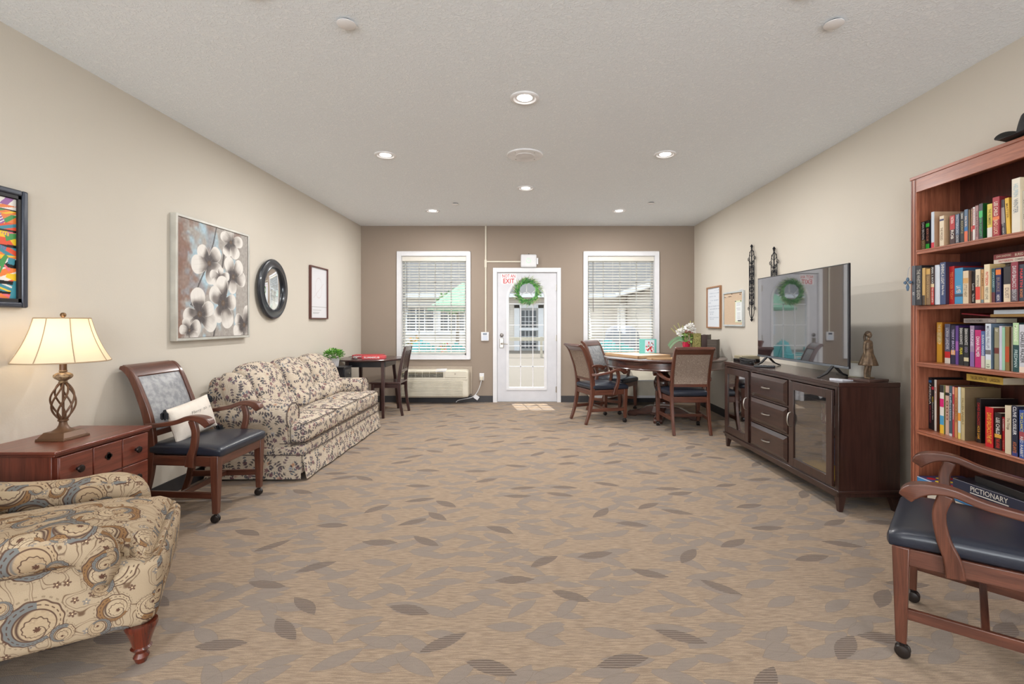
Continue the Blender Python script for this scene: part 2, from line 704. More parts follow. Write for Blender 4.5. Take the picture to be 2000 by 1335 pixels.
# armchair fabric: large paisleys, scrolls and small flowers
g = G('paisley_fabric', 0.92, 0, 0.15); u, v, _ = g.uv()
weave = g.noise(g.comb(u, v), 700, 2)
c = g.mix(g.ss(weave, 0.3, 0.7), (160, 141, 116), (180, 161, 136))
nz = g.noise(g.comb(u, v), 8.0, 1.0)
iso = g.ss((((nz * 7.0).frac()) - 0.5).abs(), 0.0, 0.055, 1.0, 0.0)
squig = g.ss((((nz * 7.0 + 0.25 + (u * 260.0).sin() * 0.03).frac()) - 0.5).abs(), 0.0, 0.05, 1.0, 0.0)
c = g.mix(iso * 0.9, c, (96, 72, 54))
c = g.mix(squig * 0.75, c, (86, 62, 50))
# small flowers
lx, ly, c1, c2, c3 = g.cells(u + 3.0, v + 1.0, 20.0, 0.8)
r = g.m('SQRT', lx * lx + ly * ly); th = g.m('ARCTAN2', ly, lx)
fl = g.ss(((th * 2.5).cos().abs() * 0.6 + 0.4) * 0.0125 - r, 0.0, 0.001) * (c3 > 0.45)
c = g.mix(fl * 0.9, c, g.mix(c2 > 0.5, (96, 70, 58), (128, 122, 116)))
c = g.mix(g.ss(0.003 - r, 0.0, 0.001) * (c3 > 0.45), c, (210, 186, 150))
def paisley(off, sc, size, thr, c):
    lx, ly, c1, c2, c3 = g.cells(u + off, v + off * 0.37, sc, 0.55)
    r = g.m('SQRT', lx * lx + ly * ly)
    th = g.m('ARCTAN2', ly, lx)
    # teardrop radius with a curled tail
    rr = r / (((th * 1.0).cos() * 0.42 + 1.0) * size)
    rs = rr + (th * 14.0).sin() * 0.022
    keep = (c3 > thr)
    body = g.ss(1.0 - rr, 0.0, 0.02)
    c = g.mix(body * keep * 0.8, c, g.mix(c2, (182, 163, 136), (166, 142, 112)))
    cres = body * g.ss(rr, 0.70, 0.72) * ((th * 1.0).sin() > -0.35)
    c = g.mix(cres * keep, c, g.mix(c2 > 0.35, (134, 102, 70), (112, 112, 110)))
    for q, wd, dsh in ((1.0, 0.040, 0), (0.86, 0.026, 1), (0.71, 0.034, 0), (0.44, 0.028, 0)):
        l = g.ss((rs - q).abs() if q in (1.0, 0.44) else (rr - q).abs(), wd * 0.5, wd, 1.0, 0.0) * keep
        if dsh:
            l = l * ((th * 26.0).sin() > -0.2)
        c = g.mix(l * 0.92, c, (84, 62, 52))
    # spiral inside
    sp = g.m('LOGARITHM', r / size + 0.02, 2.718)
    arm = g.ss(((th + sp * 3.4) * 0.5).sin().abs(), 0.0, 0.24, 1.0, 0.0)
    inn = g.ss(0.70 - rr, 0.0, 0.02) * g.ss(rr, 0.10, 0.12)
    c = g.mix(arm * inn * keep * 0.95, c, g.mix(c2 > 0.6, (74, 54, 48), (112, 108, 104)))
    pet = g.ss(((th * 4.0).cos().abs() * 0.4 + 0.6) * 0.15 - rr, 0.0, 0.02)
    c = g.mix(pet * keep, c, (92, 66, 54))
    halo = g.ss((rr - 1.13).abs(), 0.02, 0.045, 1.0, 0.0) * ((th * 34.0).sin() > 0.1) * keep
    c = g.mix(halo * 0.6, c, (120, 104, 84))
    return c
c = paisley(1.1, 5.2, 0.072, 0.10, c)
c = paisley(6.6, 6.4, 0.045, 0.35, c)
c = paisley(14.2, 8.5, 0.030, 0.55, c)
g.col(c); g.bump(weave, 0.0005, 0.4)
M['paisley'] = g.mat

g = G('cream_cotton', 0.9); x, y, z = g.uv('Object')
f = g.noise(g.comb(x, y, z), 22, 3); g.col(g.mix(f, (214, 204, 192), (232, 224, 214))).bump(f, 0.006, 0.5)
M['cotton'] = g.mat
M['yarn'] = plain((26, 27, 32), 0.9)

# thin clear glass: lets light straight through, mirrors a little at grazing angles
def glass(name, tint=(1, 1, 1), refl=1.0):
    m = bpy.data.materials.new(name)
    m.use_nodes = True
    nt = m.node_tree
    nt.nodes.clear()
    out = nt.nodes.new('ShaderNodeOutputMaterial')
    tr = nt.nodes.new('ShaderNodeBsdfTransparent')
    tr.inputs[0].default_value = (*tint, 1)
    gl = nt.nodes.new('ShaderNodeBsdfGlossy')
    gl.inputs['Roughness'].default_value = 0.02
    lw = nt.nodes.new('ShaderNodeLayerWeight')
    lw.inputs[0].default_value = 0.5
    pw = nt.nodes.new('ShaderNodeMath')
    pw.operation = 'POWER'
    pw.inputs[1].default_value = 5.0
    nt.links.new(lw.outputs['Facing'], pw.inputs[0])
    fr = nt.nodes.new('ShaderNodeMath')
    fr.operation = 'MULTIPLY_ADD'
    fr.inputs[1].default_value = 0.9
    fr.inputs[2].default_value = 0.035
    nt.links.new(pw.outputs[0], fr.inputs[0])
    ml = nt.nodes.new('ShaderNodeMath')
    ml.operation = 'MULTIPLY'
    ml.inputs[1].default_value = refl
    mi = nt.nodes.new('ShaderNodeMixShader')
    nt.links.new(fr.outputs[0], ml.inputs[0])
    nt.links.new(ml.outputs[0], mi.inputs[0])
    nt.links.new(tr.outputs[0], mi.inputs[1])
    nt.links.new(gl.outputs[0], mi.inputs[2])
    nt.links.new(mi.outputs[0], out.inputs[0])
    return m


M['glass'] = glass('window_glass', (0.93, 0.95, 0.95))
M['cabinet_glass'] = glass('cabinet_glass', (0.85, 0.85, 0.86), 4.5)
g = G('mirror', 0.02, 1.0); g.col((240, 243, 245)); M['mirror'] = g.mat
g = G('screen', 0.06, 0, 0.9); g.col((20, 24, 32)); g.b.inputs['Coat Weight'].default_value = 1.0; g.b.inputs['Coat Roughness'].default_value = 0.02
g.b.inputs['Coat IOR'].default_value = 2.5; M['screen'] = g.mat


def attr_mat(name, rough=0.6):
    g = G(name, rough)
    a = g.n('ShaderNodeAttribute', attribute_name='Col')
    g.nt.links.new(a.outputs[0], g.b.inputs['Base Color'])
    return g.mat


M['paintcol'] = attr_mat('painted_canvas', 0.55)
M['printcol'] = attr_mat('printed_paper', 0.35)


def picture_mesh(name, parent, o, right, up, wd, ht, nx, ny, fn, m):
    """flat canvas as a grid whose colours are computed by fn(u, v) -> rgb (linear)"""
    uu, vv = np.meshgrid(np.linspace(0, 1, nx), np.linspace(0, 1, ny))
    rgb = fn(uu, vv)
    o, right, up = np.array(o), np.array(right), np.array(up)
    P = o + uu[..., None] * wd * right + vv[..., None] * ht * up
    idx = np.arange(nx * ny).reshape(ny, nx)
    f = np.stack([idx[:-1, :-1], idx[:-1, 1:], idx[1:, 1:], idx[1:, :-1]], -1).reshape(-1, 4)
    me = bpy.data.meshes.new(name)
    me.from_pydata(P.reshape(-1, 3).tolist(), [], f.tolist())
    ca = me.color_attributes.new('Col', 'FLOAT_COLOR', 'POINT')
    ca.data.foreach_set('color', np.concatenate([rgb.reshape(-1, 3), np.ones((nx * ny, 1))], 1).ravel())
    me.materials.append(m)
    ob = bpy.data.objects.new(name, me)
    COL.objects.link(ob)
    ob.parent = parent
    return ob


# ------------------------------------------------------------------ the room
def struct(o):
    o['kind'] = 'structure'
    return o


T = 0.16
struct(MB().box(XL - 0.3, YB, -0.12, XR + 0.3, YF + T, 0).build('floor', M['carpet']))
struct(MB().box(XL - 0.3, YB - 0.2, ZC, XR + 0.3, YF + T, ZC + 0.15).build('ceiling', M['ceiling']))
struct(MB().box(XL - 0.16, YB, 0, XL, YF + T, ZC).build('wall_left', M['wall']))
struct(MB().box(XR, YB, 0, XR + 0.16, YF + T, ZC).build('wall_right', M['wall']))


def holed_wall(name, x0, x1, z0, z1, y0, y1, holes, m):
    xs = sorted({x0, x1, *[h[0] for h in holes], *[h[1] for h in holes]})
    zs = sorted({z0, z1, *[h[2] for h in holes], *[h[3] for h in holes]})
    mb = MB()
    for i in range(len(xs) - 1):
        for j in range(len(zs) - 1):
            cx, cz = (xs[i] + xs[i + 1]) / 2, (zs[j] + zs[j + 1]) / 2
            if any(h[0] < cx < h[1] and h[2] < cz < h[3] for h in holes):
                continue
            mb.box(xs[i], y0, zs[j], xs[i + 1], y1, zs[j + 1])
    return struct(mb.build(name, m, smooth=False))


WZ0, WZ1 = 0.735, 2.300
WINS = [(-2.008, -0.985), (0.925, 1.980)]
DX0, DX1, DZ1 = -0.505, 0.448, 2.045
holed_wall('wall_far', XL, XR, 0, ZC, YF, YF + T, [(a, b, WZ0, WZ1) for a, b in WINS] + [(DX0, DX1, -0.01, DZ1)], M['accent'])
holed_wall('wall_near', XL, XR, 0, ZC, YB - 0.16, YB, [(-2.5, -1.0, 0.25, 2.55), (1.0, 2.5, 0.25, 2.55)], M['wall'])  # unseen wall; its two openings are added for the fill lights
bb = 0.102
struct(MB().box(XL, YB, 0, XL + 0.008, YF - 0.009, bb).build('baseboard_left', M['base']))
struct(MB().box(XR - 0.008, YB, 0, XR, YF - 0.009, bb).build('baseboard_right', M['base']))
struct(MB().box(XL, YF - 0.008, 0, -0.568, YF, bb).box(0.505, YF - 0.008, 0, XR, YF, bb).build('baseboard_far', M['base']))

struct(MB().box(XL - 0.5, YF + T, 2.60, XR + 0.5, YF + 0.80, 2.74).build('trim_3', M['white']))

# windows: casing, sashes, muntins, panes
for n, (a, b) in enumerate(WINS):
    W = struct(thing('window_%d' % (n + 1), None, None))
    cz0, cz1, cw = WZ0 - 0.062, WZ1 + 0.072, 0.068
    y0, y1 = YF - 0.022, YF
    mb = MB()
    mb.box(a - cw, y0, cz0, a, y1, cz1).box(b, y0, cz0, b + cw, y1, cz1)
    mb.box(a, y0, WZ1, b, y1, cz1).box(a, y0, cz0, b, y1, WZ0)
    for q in (0.012,):
        mb.box(a - cw, y0 - 0.006, cz0, a - cw + q, y0, cz1).box(b + cw - q, y0 - 0.006, cz0, b + cw, y0, cz1)
        mb.box(a - cw, y0 - 0.006, cz1 - q, b + cw, y0, cz1).box(a - cw, y0 - 0.006, cz0, b + cw, y0, cz0 + q)
    mb.box(a, YF, WZ0, a + 0.004, YF + T, WZ1).box(b - 0.004, YF, WZ0, b, YF + T, WZ1).box(a, YF, WZ0, b, YF + T, WZ0 + 0.004).box(a, YF, WZ1 - 0.004, b, YF + T, WZ1)
    mb.build('casing', M['white'], W, bev=0.002)
    yf = YF + 0.085
    mb = MB()
    fw = 0.034
    mb.box(a, yf, WZ0, a + fw, yf + 0.06, WZ1).box(b - fw, yf, WZ0, b, yf + 0.06, WZ1)
    mb.box(a, yf, WZ0, b, yf + 0.06, WZ0 + fw).box(a, yf, WZ1 - fw, b, yf + 0.06, WZ1)
    zm = 1.508
    mb.box(a, yf + 0.004, zm - 0.022, b, yf + 0.05, zm + 0.022)
    for k in (1, 2, 3):
        x = a + (b - a) * k / 4
        mb.box(x - 0.008, yf + 0.02, WZ0, x + 0.008, yf + 0.032, WZ1)
    for z in (1.895, 1.12):
        mb.box(a, yf + 0.02, z - 0.008, b, yf + 0.032, z + 0.008)
    mb.build('sash', M['vinyl_frame'], W)
    MB().box(a + 0.01, yf + 0.024, WZ0 + 0.01, b - 0.01, yf + 0.028, WZ1 - 0.01).build('pane', M['glass'], W, smooth=False)
    # venetian blind hung inside the reveal
    BL = thing('venetian_blind', ['white slatted blind lowered over the window left of the door', 'white slatted blind lowered over the window behind the round table'][n], 'blind', (0, 0, 0), 0, 'window blinds')
    yb = YF + 0.040
    MB().box(a + 0.006, yb - 0.032, WZ1 - 0.078, b - 0.006, yb + 0.03, WZ1 - 0.003).build('valance', M['slat'], BL, bev=0.003)
    mb = MB()
    zt, zb = WZ1 - 0.092, WZ0 + 0.075
    ns = 33
    for k in range(ns):
        z = zt - (zt - zb) * k / (ns - 1)
        tilt = 0.008
        mb.hexa([(a + 0.012, yb - 0.024, z - tilt - 0.0012), (b - 0.012, yb - 0.024, z - tilt - 0.0012), (b - 0.012, yb + 0.024, z + tilt - 0.0012), (a + 0.012, yb + 0.024, z + tilt - 0.0012),
                 (a + 0.012, yb - 0.024, z - tilt + 0.0012), (b - 0.012, yb - 0.024, z - tilt + 0.0012), (b - 0.012, yb + 0.024, z + tilt + 0.0012), (a + 0.012, yb + 0.024, z + tilt + 0.0012)])
    mb.build('slats', M['slat'], BL, smooth=False)
    MB().box(a + 0.012, yb - 0.024, WZ0 + 0.030, b - 0.012, yb + 0.024, WZ0 + 0.052).build('bottom_rail', M['slat'], BL, bev=0.003)
    mb = MB()
    for x in (a + 0.12, (a * 0.62 + b * 0.38), (a * 0.36 + b * 0.64), b - 0.12):
        for dy in (-0.026, 0.026):
            mb.tube([(x, yb + dy, WZ0 + 0.05), (x, yb + dy, WZ1 - 0.08)], 0.0009, 4)
    mb.build('ladder_cord', M['slat'], BL)
    MB().tube([(a + 0.085, yb - 0.038, WZ1 - 0.085), (a + 0.087, yb - 0.040, 1.42)], 0.0045, 8).build('tilt_wand', plain((120, 116, 110), 0.4), BL)

# door
D = struct(thing('door_1', None, None))
mb = MB()
cz = DZ1 + 0.068
mb.box(DX0 - 0.06, YF - 0.024, 0, DX0, YF, cz).box(DX1, YF - 0.024, 0, DX1 + 0.055, YF, cz).box(DX0, YF - 0.024, DZ1, DX1, YF, cz)
mb.box(DX0 - 0.002, YF - 0.012, 0, DX0 + 0.008, YF + T, DZ1).box(DX1 - 0.008, YF - 0.012, 0, DX1 + 0.002, YF + T, DZ1).box(DX0, YF - 0.012, DZ1 - 0.008, DX1, YF + T, DZ1)
mb.build('casing', M['white'], D, bev=0.003)


def arch_ring(mb, xc, zs, r0, r1, y0, y1, n=24, rect=None):
    """half ring (r0..r1) above zs, or from r0 out to the rectangle rect=(x0,x1,z1)"""
    for k in range(n):
        q0, q1 = PI * k / n, PI * (k + 1) / n
        pin = [(xc + r0 * math.cos(q), zs + r0 * math.sin(q)) for q in (q0, q1)]
        if rect is None:
            po = [(xc + r1 * math.cos(q), zs + r1 * math.sin(q)) for q in (q0, q1)]
        else:
            po = [(p[0], rect[2]) for p in pin]
        (ax, az), (bx, bz) = pin
        (cx, c2), (dx, d2) = po
        mb.hexa([(ax, y0, az), (ax, y1, az), (bx, y1, bz), (bx, y0, bz), (cx, y0, c2), (cx, y1, c2), (dx, y1, d2), (dx, y0, d2)])


s0, s1, sy0, sy1 = DX0 + 0.010, DX1 - 0.010, YF + 0.006, YF + 0.050
gx, gr, gz0, gzs = -0.037, 0.298, 0.215, 1.628
st = DZ1 - 0.011
mb = MB()
mb.box(s0, sy0, 0.012, gx - gr, sy1, st).box(gx + gr, sy0, 0.012, s1, sy1, st).box(gx - gr, sy0, 0.012, gx + gr, sy1, gz0)
arch_ring(mb, gx, gzs, gr, 0, sy0, sy1, 28, (gx - gr, gx + gr, st))
mb.build('door_slab', M['doorwhite'], D, smooth=False)
mb = MB()
for (r0, r1, y0, y1) in ((gr - 0.012, gr + 0.022, sy0 - 0.012, sy0 + 0.004), (gr - 0.020, gr - 0.006, sy0 - 0.006, sy1)):
    mb.box(gx - r1, y0, gz0 - (r1 - gr), gx - r0, y1, gzs).box(gx + r0, y0, gz0 - (r1 - gr), gx + r1, y1, gzs)
    mb.box(gx - r0, y0, gz0 - (r1 - gr), gx + r0, y1, gz0 - (r0 - gr))
    arch_ring(mb, gx, gzs, r0, r1, y0, y1, 28)
mb.build('glass_molding', M['white'], D, smooth=False)
mb = MB()
ym0, ym1 = YF + 0.020, YF + 0.034
for z in (1.549, 1.214, 0.885, 0.560):
    mb.box(gx - gr + 0.015, ym0, z - 0.006, gx + gr - 0.015, ym1, z + 0.006)
for x in (-0.130, 0.063):
    mb.box(x - 0.006, ym0, gz0 + 0.01, x + 0.006, ym1, 1.549)
mb.box(gx - 0.006, ym0, gzs + 0.10, gx + 0.006, ym1, gzs + gr - 0.01)
arch_ring(mb, gx, gzs, 0.094, 0.106, ym0, ym1, 16)
for q in (PI / 4, 3 * PI / 4):
    d = Vector((math.cos(q), 0, math.sin(q)))
    c0 = Vector((gx, (ym0 + ym1) / 2, gzs))
    mb.sweep([c0 + d * 0.1, c0 + d * 0.29], 0.014, 0.012, (0, 1, 0))
mb.build('muntins', M['white'], D, smooth=False)
mb = MB()
poly = [(gx - gr + 0.01, gz0 + 0.005), (gx + gr - 0.01, gz0 + 0.005)] + [(gx + (gr - 0.01) * math.cos(PI * k / 24), gzs + (gr - 0.01) * math.sin(PI * k / 24)) for k in range(25)]
mb.prism(poly, 'y', YF + 0.024, YF + 0.029)
mb.build('pane', M['glass'], D, smooth=False)
ry = Matrix.Rotation(PI / 2, 3, 'X')
h = MB().lathe([(0.026, 0), (0.03, 0.006), (0.028, 0.014), (0.012, 0.018), (0.012, 0.024), (0.0, 0.024)], (-0.428, sy0, 1.056), 20, ry)
h.box(-0.436, sy0 - 0.032, 1.052, -0.420, sy0 - 0.018, 1.060)
h.build('deadbolt', plain((128, 122, 118), 0.35, 0.9), D)
h = MB().box(-0.462, sy0 - 0.012, 0.855, -0.398, sy0, 1.010)
h.build('lock_plate', M['nickel'], D, bev=0.006)
h = MB().tube([(-0.43, sy0 - 0.008, 0.925), (-0.43, sy0 - 0.055, 0.925), (-0.40, sy0 - 0.062, 0.922), (-0.33, sy0 - 0.060, 0.915)], [0.013, 0.011, 0.010, 0.007], 10)
h.lathe([(0.022, 0), (0.022, 0.012), (0.0, 0.013)], (-0.43, sy0 - 0.010, 0.925), 18, ry)
h.build('lever_handle', M['nickel'], D)
for z in (1.80, 1.01, 0.20):
    hb = MB().tube([(DX1 - 0.010, YF - 0.006, z - 0.05), (DX1 - 0.010, YF - 0.006, z + 0.05)], 0.006, 8).box(DX1 - 0.03, YF + 0.001, z - 0.045, DX1 - 0.01, YF + 0.0055, z + 0.045)
    hb.build('hinge', M['nickel'], D)
struct(MB().box(DX0, YF - 0.01, 0, DX1, YF + T + 0.05, 0.012).build('trim_1', plain((150, 145, 138), 0.4, 0.6)))

# NOT AN EXIT sticker
mb = MB()
mb.box(-0.436, sy0 - 0.0015, 1.862, -0.198, sy0, 2.028)
sg = mb.build('door_sign', plain((236, 236, 236), 0.4), smooth=False)
tag(sg, 'white sticker reading NOT AN EXIT in red on the upper corner of the white door', 'sign')
mb = MB()
put_text(mb, 'NOT AN', (-0.317, sy0 - 0.0022, 1.986), (1, 0, 0), (0, 0, 1), 0.205, 0.052, 0.012)
put_text(mb, 'EXIT', (-0.317, sy0 - 0.0022, 1.908), (1, 0, 0), (0, 0, 1), 0.175, 0.075, 0.02)
mb.build('lettering', M['red'], sg, smooth=False)

# exit device above the door with its conduit, keypad
al = thing('door_alarm', 'white plastic door alarm box with green light above the door', 'alarm')
MB().soft((-0.004, YF - 0.030, 2.2185), (0.250, 0.058, 0.205), 0.022, (0, 0, 0), 12).build('housing', M['white'], al)
MB().box(0.122, YF - 0.045, 2.165, 0.146, YF - 0.012, 2.265).build('side_tab', M['white'], al, bev=0.004)
mb = MB()
mb.lathe([(0.036, 0.0), (0.036, 0.002), (0.032, 0.002), (0.032, 0.0)], (-0.004, YF - 0.060, 2.22), 28, ry, cap=False)
mb.build('light_ring', emis((150, 225, 160), 0.6), al)
MB().ball((-0.002, YF - 0.02, 2.326), 0.010).build('button', M['black'], al)
cd = thing('wire_conduit', 'white surface conduit running down the far wall from ceiling to keypad', 'conduit')
mb = MB().box(-0.690, YF - 0.016, 1.105, -0.668, YF, ZC).box(-0.668, YF - 0.016, 2.199, -0.131, YF, 2.221)
mb.build('raceway', M['almond'], cd, bev=0.002)
MB().box(-0.697, YF - 0.020, 2.12, -0.661, YF, 2.24).build('junction_cover', M['almond'], cd, bev=0.003)
kp = thing('alarm_keypad', 'small white keypad with dark display on the wall left of the door', 'keypad')
MB().box(-0.752, YF - 0.024, 0.965, -0.630, YF, 1.104).build('case', M['white'], kp, bev=0.006)
MB().box(-0.722, YF - 0.026, 1.060, -0.660, YF - 0.023, 1.090).build('display', plain((60, 74, 92), 0.2), kp)
mb = MB()
for i in range(4):
    for j in range(3):
        mb.box(-0.727 + i * 0.020, YF - 0.026, 0.985 + j * 0.022, -0.713 + i * 0.020, YF - 0.023, 1.0 + j * 0.022)
mb.build('keys', plain((190, 205, 225), 0.4), kp)

# wreath on the door
wr = thing('wreath', 'round green leafy wreath hanging on the white door', 'wreath', (-0.022, YF - 0.035, 1.742))
rd = random.Random(3)
mb = MB()
for j in range(3):
    pts = [(0.150 * math.cos(a) + 0.008 * math.cos(5 * a + j * 2), 0.01 * math.sin(7 * a + j), 0.150 * math.sin(a) + 0.008 * math.sin(4 * a + j * 2)) for a in [2 * PI * k / 60 for k in range(60)]]
    mb.tube(pts, 0.006, 6, closed=True)
mb.build('twig_ring', plain((110, 92, 60), 0.9), wr)


def blades(name, n, cols, rmin, rmax, ln, wd, parent, seed):
    rr = random.Random(seed)
    mb = MB()
    for i in range(n):
        a = rr.uniform(0, 2 * PI)
        r = rr.uniform(rmin, rmax)
        mb.cur = rr.randrange(len(cols))
        L = rr.uniform(0.7, 1.2) * ln
        # leaves sweep clockwise and outward
        t = a - PI / 2 + rr.uniform(-0.2, 1.3)
        d = Vector((math.cos(t), rr.uniform(-0.35, 0.05), math.sin(t)))
        p = Vector((r * math.cos(a), rr.uniform(-0.03, 0.0), r * math.sin(a)))
        sd2 = d.cross(Vector((rr.uniform(-.5, .5), 1, rr.uniform(-.5, .5)))).normalized() * wd * rr.uniform(0.6, 1.1)
        mid = p + d * L * 0.5 + Vector((0, -0.006, 0))
        mb.add([p, mid - sd2, p + d * L, mid + sd2, mid + Vector((0, 0.003, 0))], [(0, 1, 4), (1, 2, 4), (2, 3, 4), (3, 0, 4)])
    return mb.build(name, cols, parent)


blades('leaves', 560, [plain((74, 144, 66), 0.6), plain((118, 178, 96), 0.6), plain((56, 116, 60), 0.6)], 0.122, 0.178, 0.060, 0.0075, wr, 5)
blades('pale_sprigs', 280, [plain((170, 196, 130), 0.6), plain((205, 205, 170), 0.6), plain((150, 140, 150), 0.6)], 0.150, 0.205, 0.075, 0.0035, wr, 6)

# outlet with plug and cord to the left air conditioner
ol = thing('wall_outlet', 'white wall outlet with a plugged-in adapter left of the door', 'outlet', (-0.742, YF, 0.40))
MB().box(-0.036, -0.007, -0.058, 0.036, 0, 0.058).build('cover_plate', M['white'], ol, bev=0.003)
MB().box(-0.028, -0.048, -0.052, 0.026, -0.007, 0.010).build('plug', M['almond'], ol, bev=0.006)
pc = thing('power_cord', 'white power cord with a paper tag hanging from the outlet to the wall air conditioner', 'cord')
p = cr([(-0.745, YF - 0.04, 0.345), (-0.76, YF - 0.045, 0.28), (-0.80, YF - 0.05, 0.18), (-0.86, YF - 0.05, 0.105), (-0.93, YF - 0.06, 0.075), (-1.02, YF - 0.07, 0.06), (-1.10, YF - 0.10, 0.045), (-1.13, YF - 0.12, 0.02)], 6)
MB().tube(p, 0.006, 8).build('cable', M['white'], pc)
mb = MB()
mb.hexa([(-0.87, YF - 0.066, 0.085), (-0.805, YF - 0.066, 0.040), (-0.805, YF - 0.063, 0.040), (-0.87, YF - 0.063, 0.085), (-0.835, YF - 0.066, 0.135), (-0.77, YF - 0.066, 0.090), (-0.77, YF - 0.063, 0.090), (-0.835, YF - 0.063, 0.135)])
mb.build('paper_tag', M['white'], pc, smooth=False)


# ------------------------------------------------------------------ wall air conditioners
def air_unit(x0, x1, label, slope):
    u = thing('wall_air_conditioner', label, 'air conditioner', (0, 0, 0), 0, 'air conditioners under the windows')
    yw = YF - 0.001
    MB().box(x0 - 0.03, yw - 0.02, 0.13, x1 + 0.035, yw, 0.565).build('wall_sleeve', M['accent'] if slope else plain((172, 158, 142), 0.6), u, bev=0.004)
    if not slope:
        yf = YF - 0.235
        z0, z1 = 0.105, 0.530
        MB().soft(((x0 + x1) / 2, (yf + yw) / 2 - 0.01, (z0 + z1) / 2), (x1 - x0, yw - yf - 0.02, z1 - z0), 0.035, (0, 0, 0), 12).build('cabinet', M['almond'], u)
        mb = MB()
        n = 11
        gx1 = x1 - 0.085
        for k in range(n):
            z = 0.135 + k * 0.0215
            mb.box(x0 + 0.03, yf - 0.008, z, gx1, yf + 0.012, z + 0.012)
        mb.build('front_grille', M['grille'], u, bev=0.002)
        MB().box(x0 + 0.028, yf + 0.002, 0.128, gx1 + 0.004, yf + 0.014, 0.376).build('grille_recess', M['dark_slot'], u)
        MB().box(x0 + 0.028, yf - 0.004, 0.378, x1 - 0.02, yf + 0.01, 0.405).build('front_band', M['almond'], u, bev=0.004)
        MB().box(x0 + 0.03, yf + 0.0, 0.412, x1 - 0.38, yf + 0.014, 0.500).build('vent_recess', plain((96, 84, 50), 0.8), u)
        mb = MB()
        for k in range(4):
            z = 0.418 + k * 0.022
            mb.box(x0 + 0.03, yf - 0.006, z, x1 - 0.38, yf + 0.006, z + 0.006)
        for k in range(7):
            x = x0 + 0.05 + k * (x1 - x0 - 0.43) / 6
            mb.box(x - 0.003, yf - 0.004, 0.412, x + 0.003, yf + 0.008, 0.500)
        mb.build('top_louvre', M['grille'], u)
        MB().box(x1 - 0.36, yf - 0.008, 0.412, x1 - 0.03, yf + 0.012, 0.512).build('control_door', M['almond'], u, bev=0.006)
        MB().hexa([(x1 - 0.50, yf - 0.004, 0.505), (x1 - 0.34, yf - 0.004, 0.505), (x1 - 0.34, yf + 0.08, 0.535), (x1 - 0.50, yf + 0.08, 0.535), (x1 - 0.50, yf - 0.004, 0.512), (x1 - 0.34, yf - 0.004, 0.520), (x1 - 0.34, yf + 0.08, 0.545), (x1 - 0.50, yf + 0.08, 0.54)]).build('control_flap', M['white'], u)
        MB().lathe([(0.013, 0.0), (0.013, 0.002), (0, 0.002)], (x1 - 0.20, yf - 0.008, 0.47), 16, ry).build('badge', plain((180, 172, 155), 0.4), u)
    else:
        yf = YF - 0.30
        prof = [(yw, 0.115), (yf + 0.02, 0.115), (yf, 0.135), (yf, 0.375), (yf + 0.03, 0.405), (yw, 0.520)]
        MB().prism(prof, 'x', x0, x1).build('cabinet', M['almond'], u, bev=0.008)
        MB().box(x0 + 0.03, yf - 0.006, 0.372, x1 - 0.03, yf + 0.004, 0.384).build('front_lip', M['white'], u)
        MB().box(x0 + 0.02, yf - 0.008, 0.115, x1 - 0.02, yf + 0.002, 0.150).build('kick_strip', M['white'], u, bev=0.002)
        mb = MB()
        for k in range(6):
            t0, t1 = 0.12 + k * 0.11, 0.12 + k * 0.11 + 0.06
            y_0, y_1 = yf + 0.03 + (yw - yf - 0.03) * t0, yf + 0.03 + (yw - yf - 0.03) * t1
            z_0, z_1 = 0.405 + 0.115 * t0, 0.405 + 0.115 * t1
            xa, xb = x0 + 0.25, x1 - 0.42
            mb.hexa([(xa, y_0, z_0), (xb, y_0, z_0), (xb, y_1, z_1), (xa, y_1, z_1), (xa, y_0, z_0 + 0.006), (xb, y_0, z_0 + 0.006), (xb, y_1, z_1 + 0.006), (xa, y_1, z_1 + 0.006)])
        mb.build('top_grille', plain((165, 158, 146), 0.6), u)
    return u


air_unit(-2.00, -0.925, 'beige wall air conditioner with open grille under the window left of the door', False)
air_unit(0.92, 2.02, 'beige wall air conditioner with sloped top behind the round pedestal table', True)


# ------------------------------------------------------------------ ceiling fixtures
def downlight(x, y, label, k=1.0):
    t = thing('recessed_downlight', label, 'ceiling light', (x, y, ZC), 0, 'recessed ceiling lights')
    MB().lathe([(0.098, 0.0), (0.098, -0.004), (0.090, -0.010), (0.076, -0.010), (0.070, -0.004), (0.064, 0.0)], (0, 0, 0), 32, cap=False).build('trim_ring', plain((240, 240, 242), 0.4), t)
    MB().lathe([(0.074, -0.0075), (0.070, -0.0020), (0.056, -0.0010), (0.0, -0.0010)], (0, 0, 0), 32, cap=False).build('reflector', plain((230, 230, 232), 0.4), t)
    MB().lathe([(0.0, -0.0035), (0.048, -0.0035), (0.050, -0.0022), (0.050, -0.0012)], (0, 0, 0), 32, cap=False).build('lens', emis((255, 250, 242), 9.0), t)
    ld = bpy.data.lights.new('downlight_bulb', 'AREA')
    ld.shape = 'DISK'
    ld.size = 0.11
    ld.energy = LAMP_W * k
    ld.color = (1.0, 0.985, 0.965)
    lo = bpy.data.objects.new('downlight_bulb', ld)
    COL.objects.link(lo)
    lo.parent = t
    lo.location = (0, 0, -0.014)
    return t


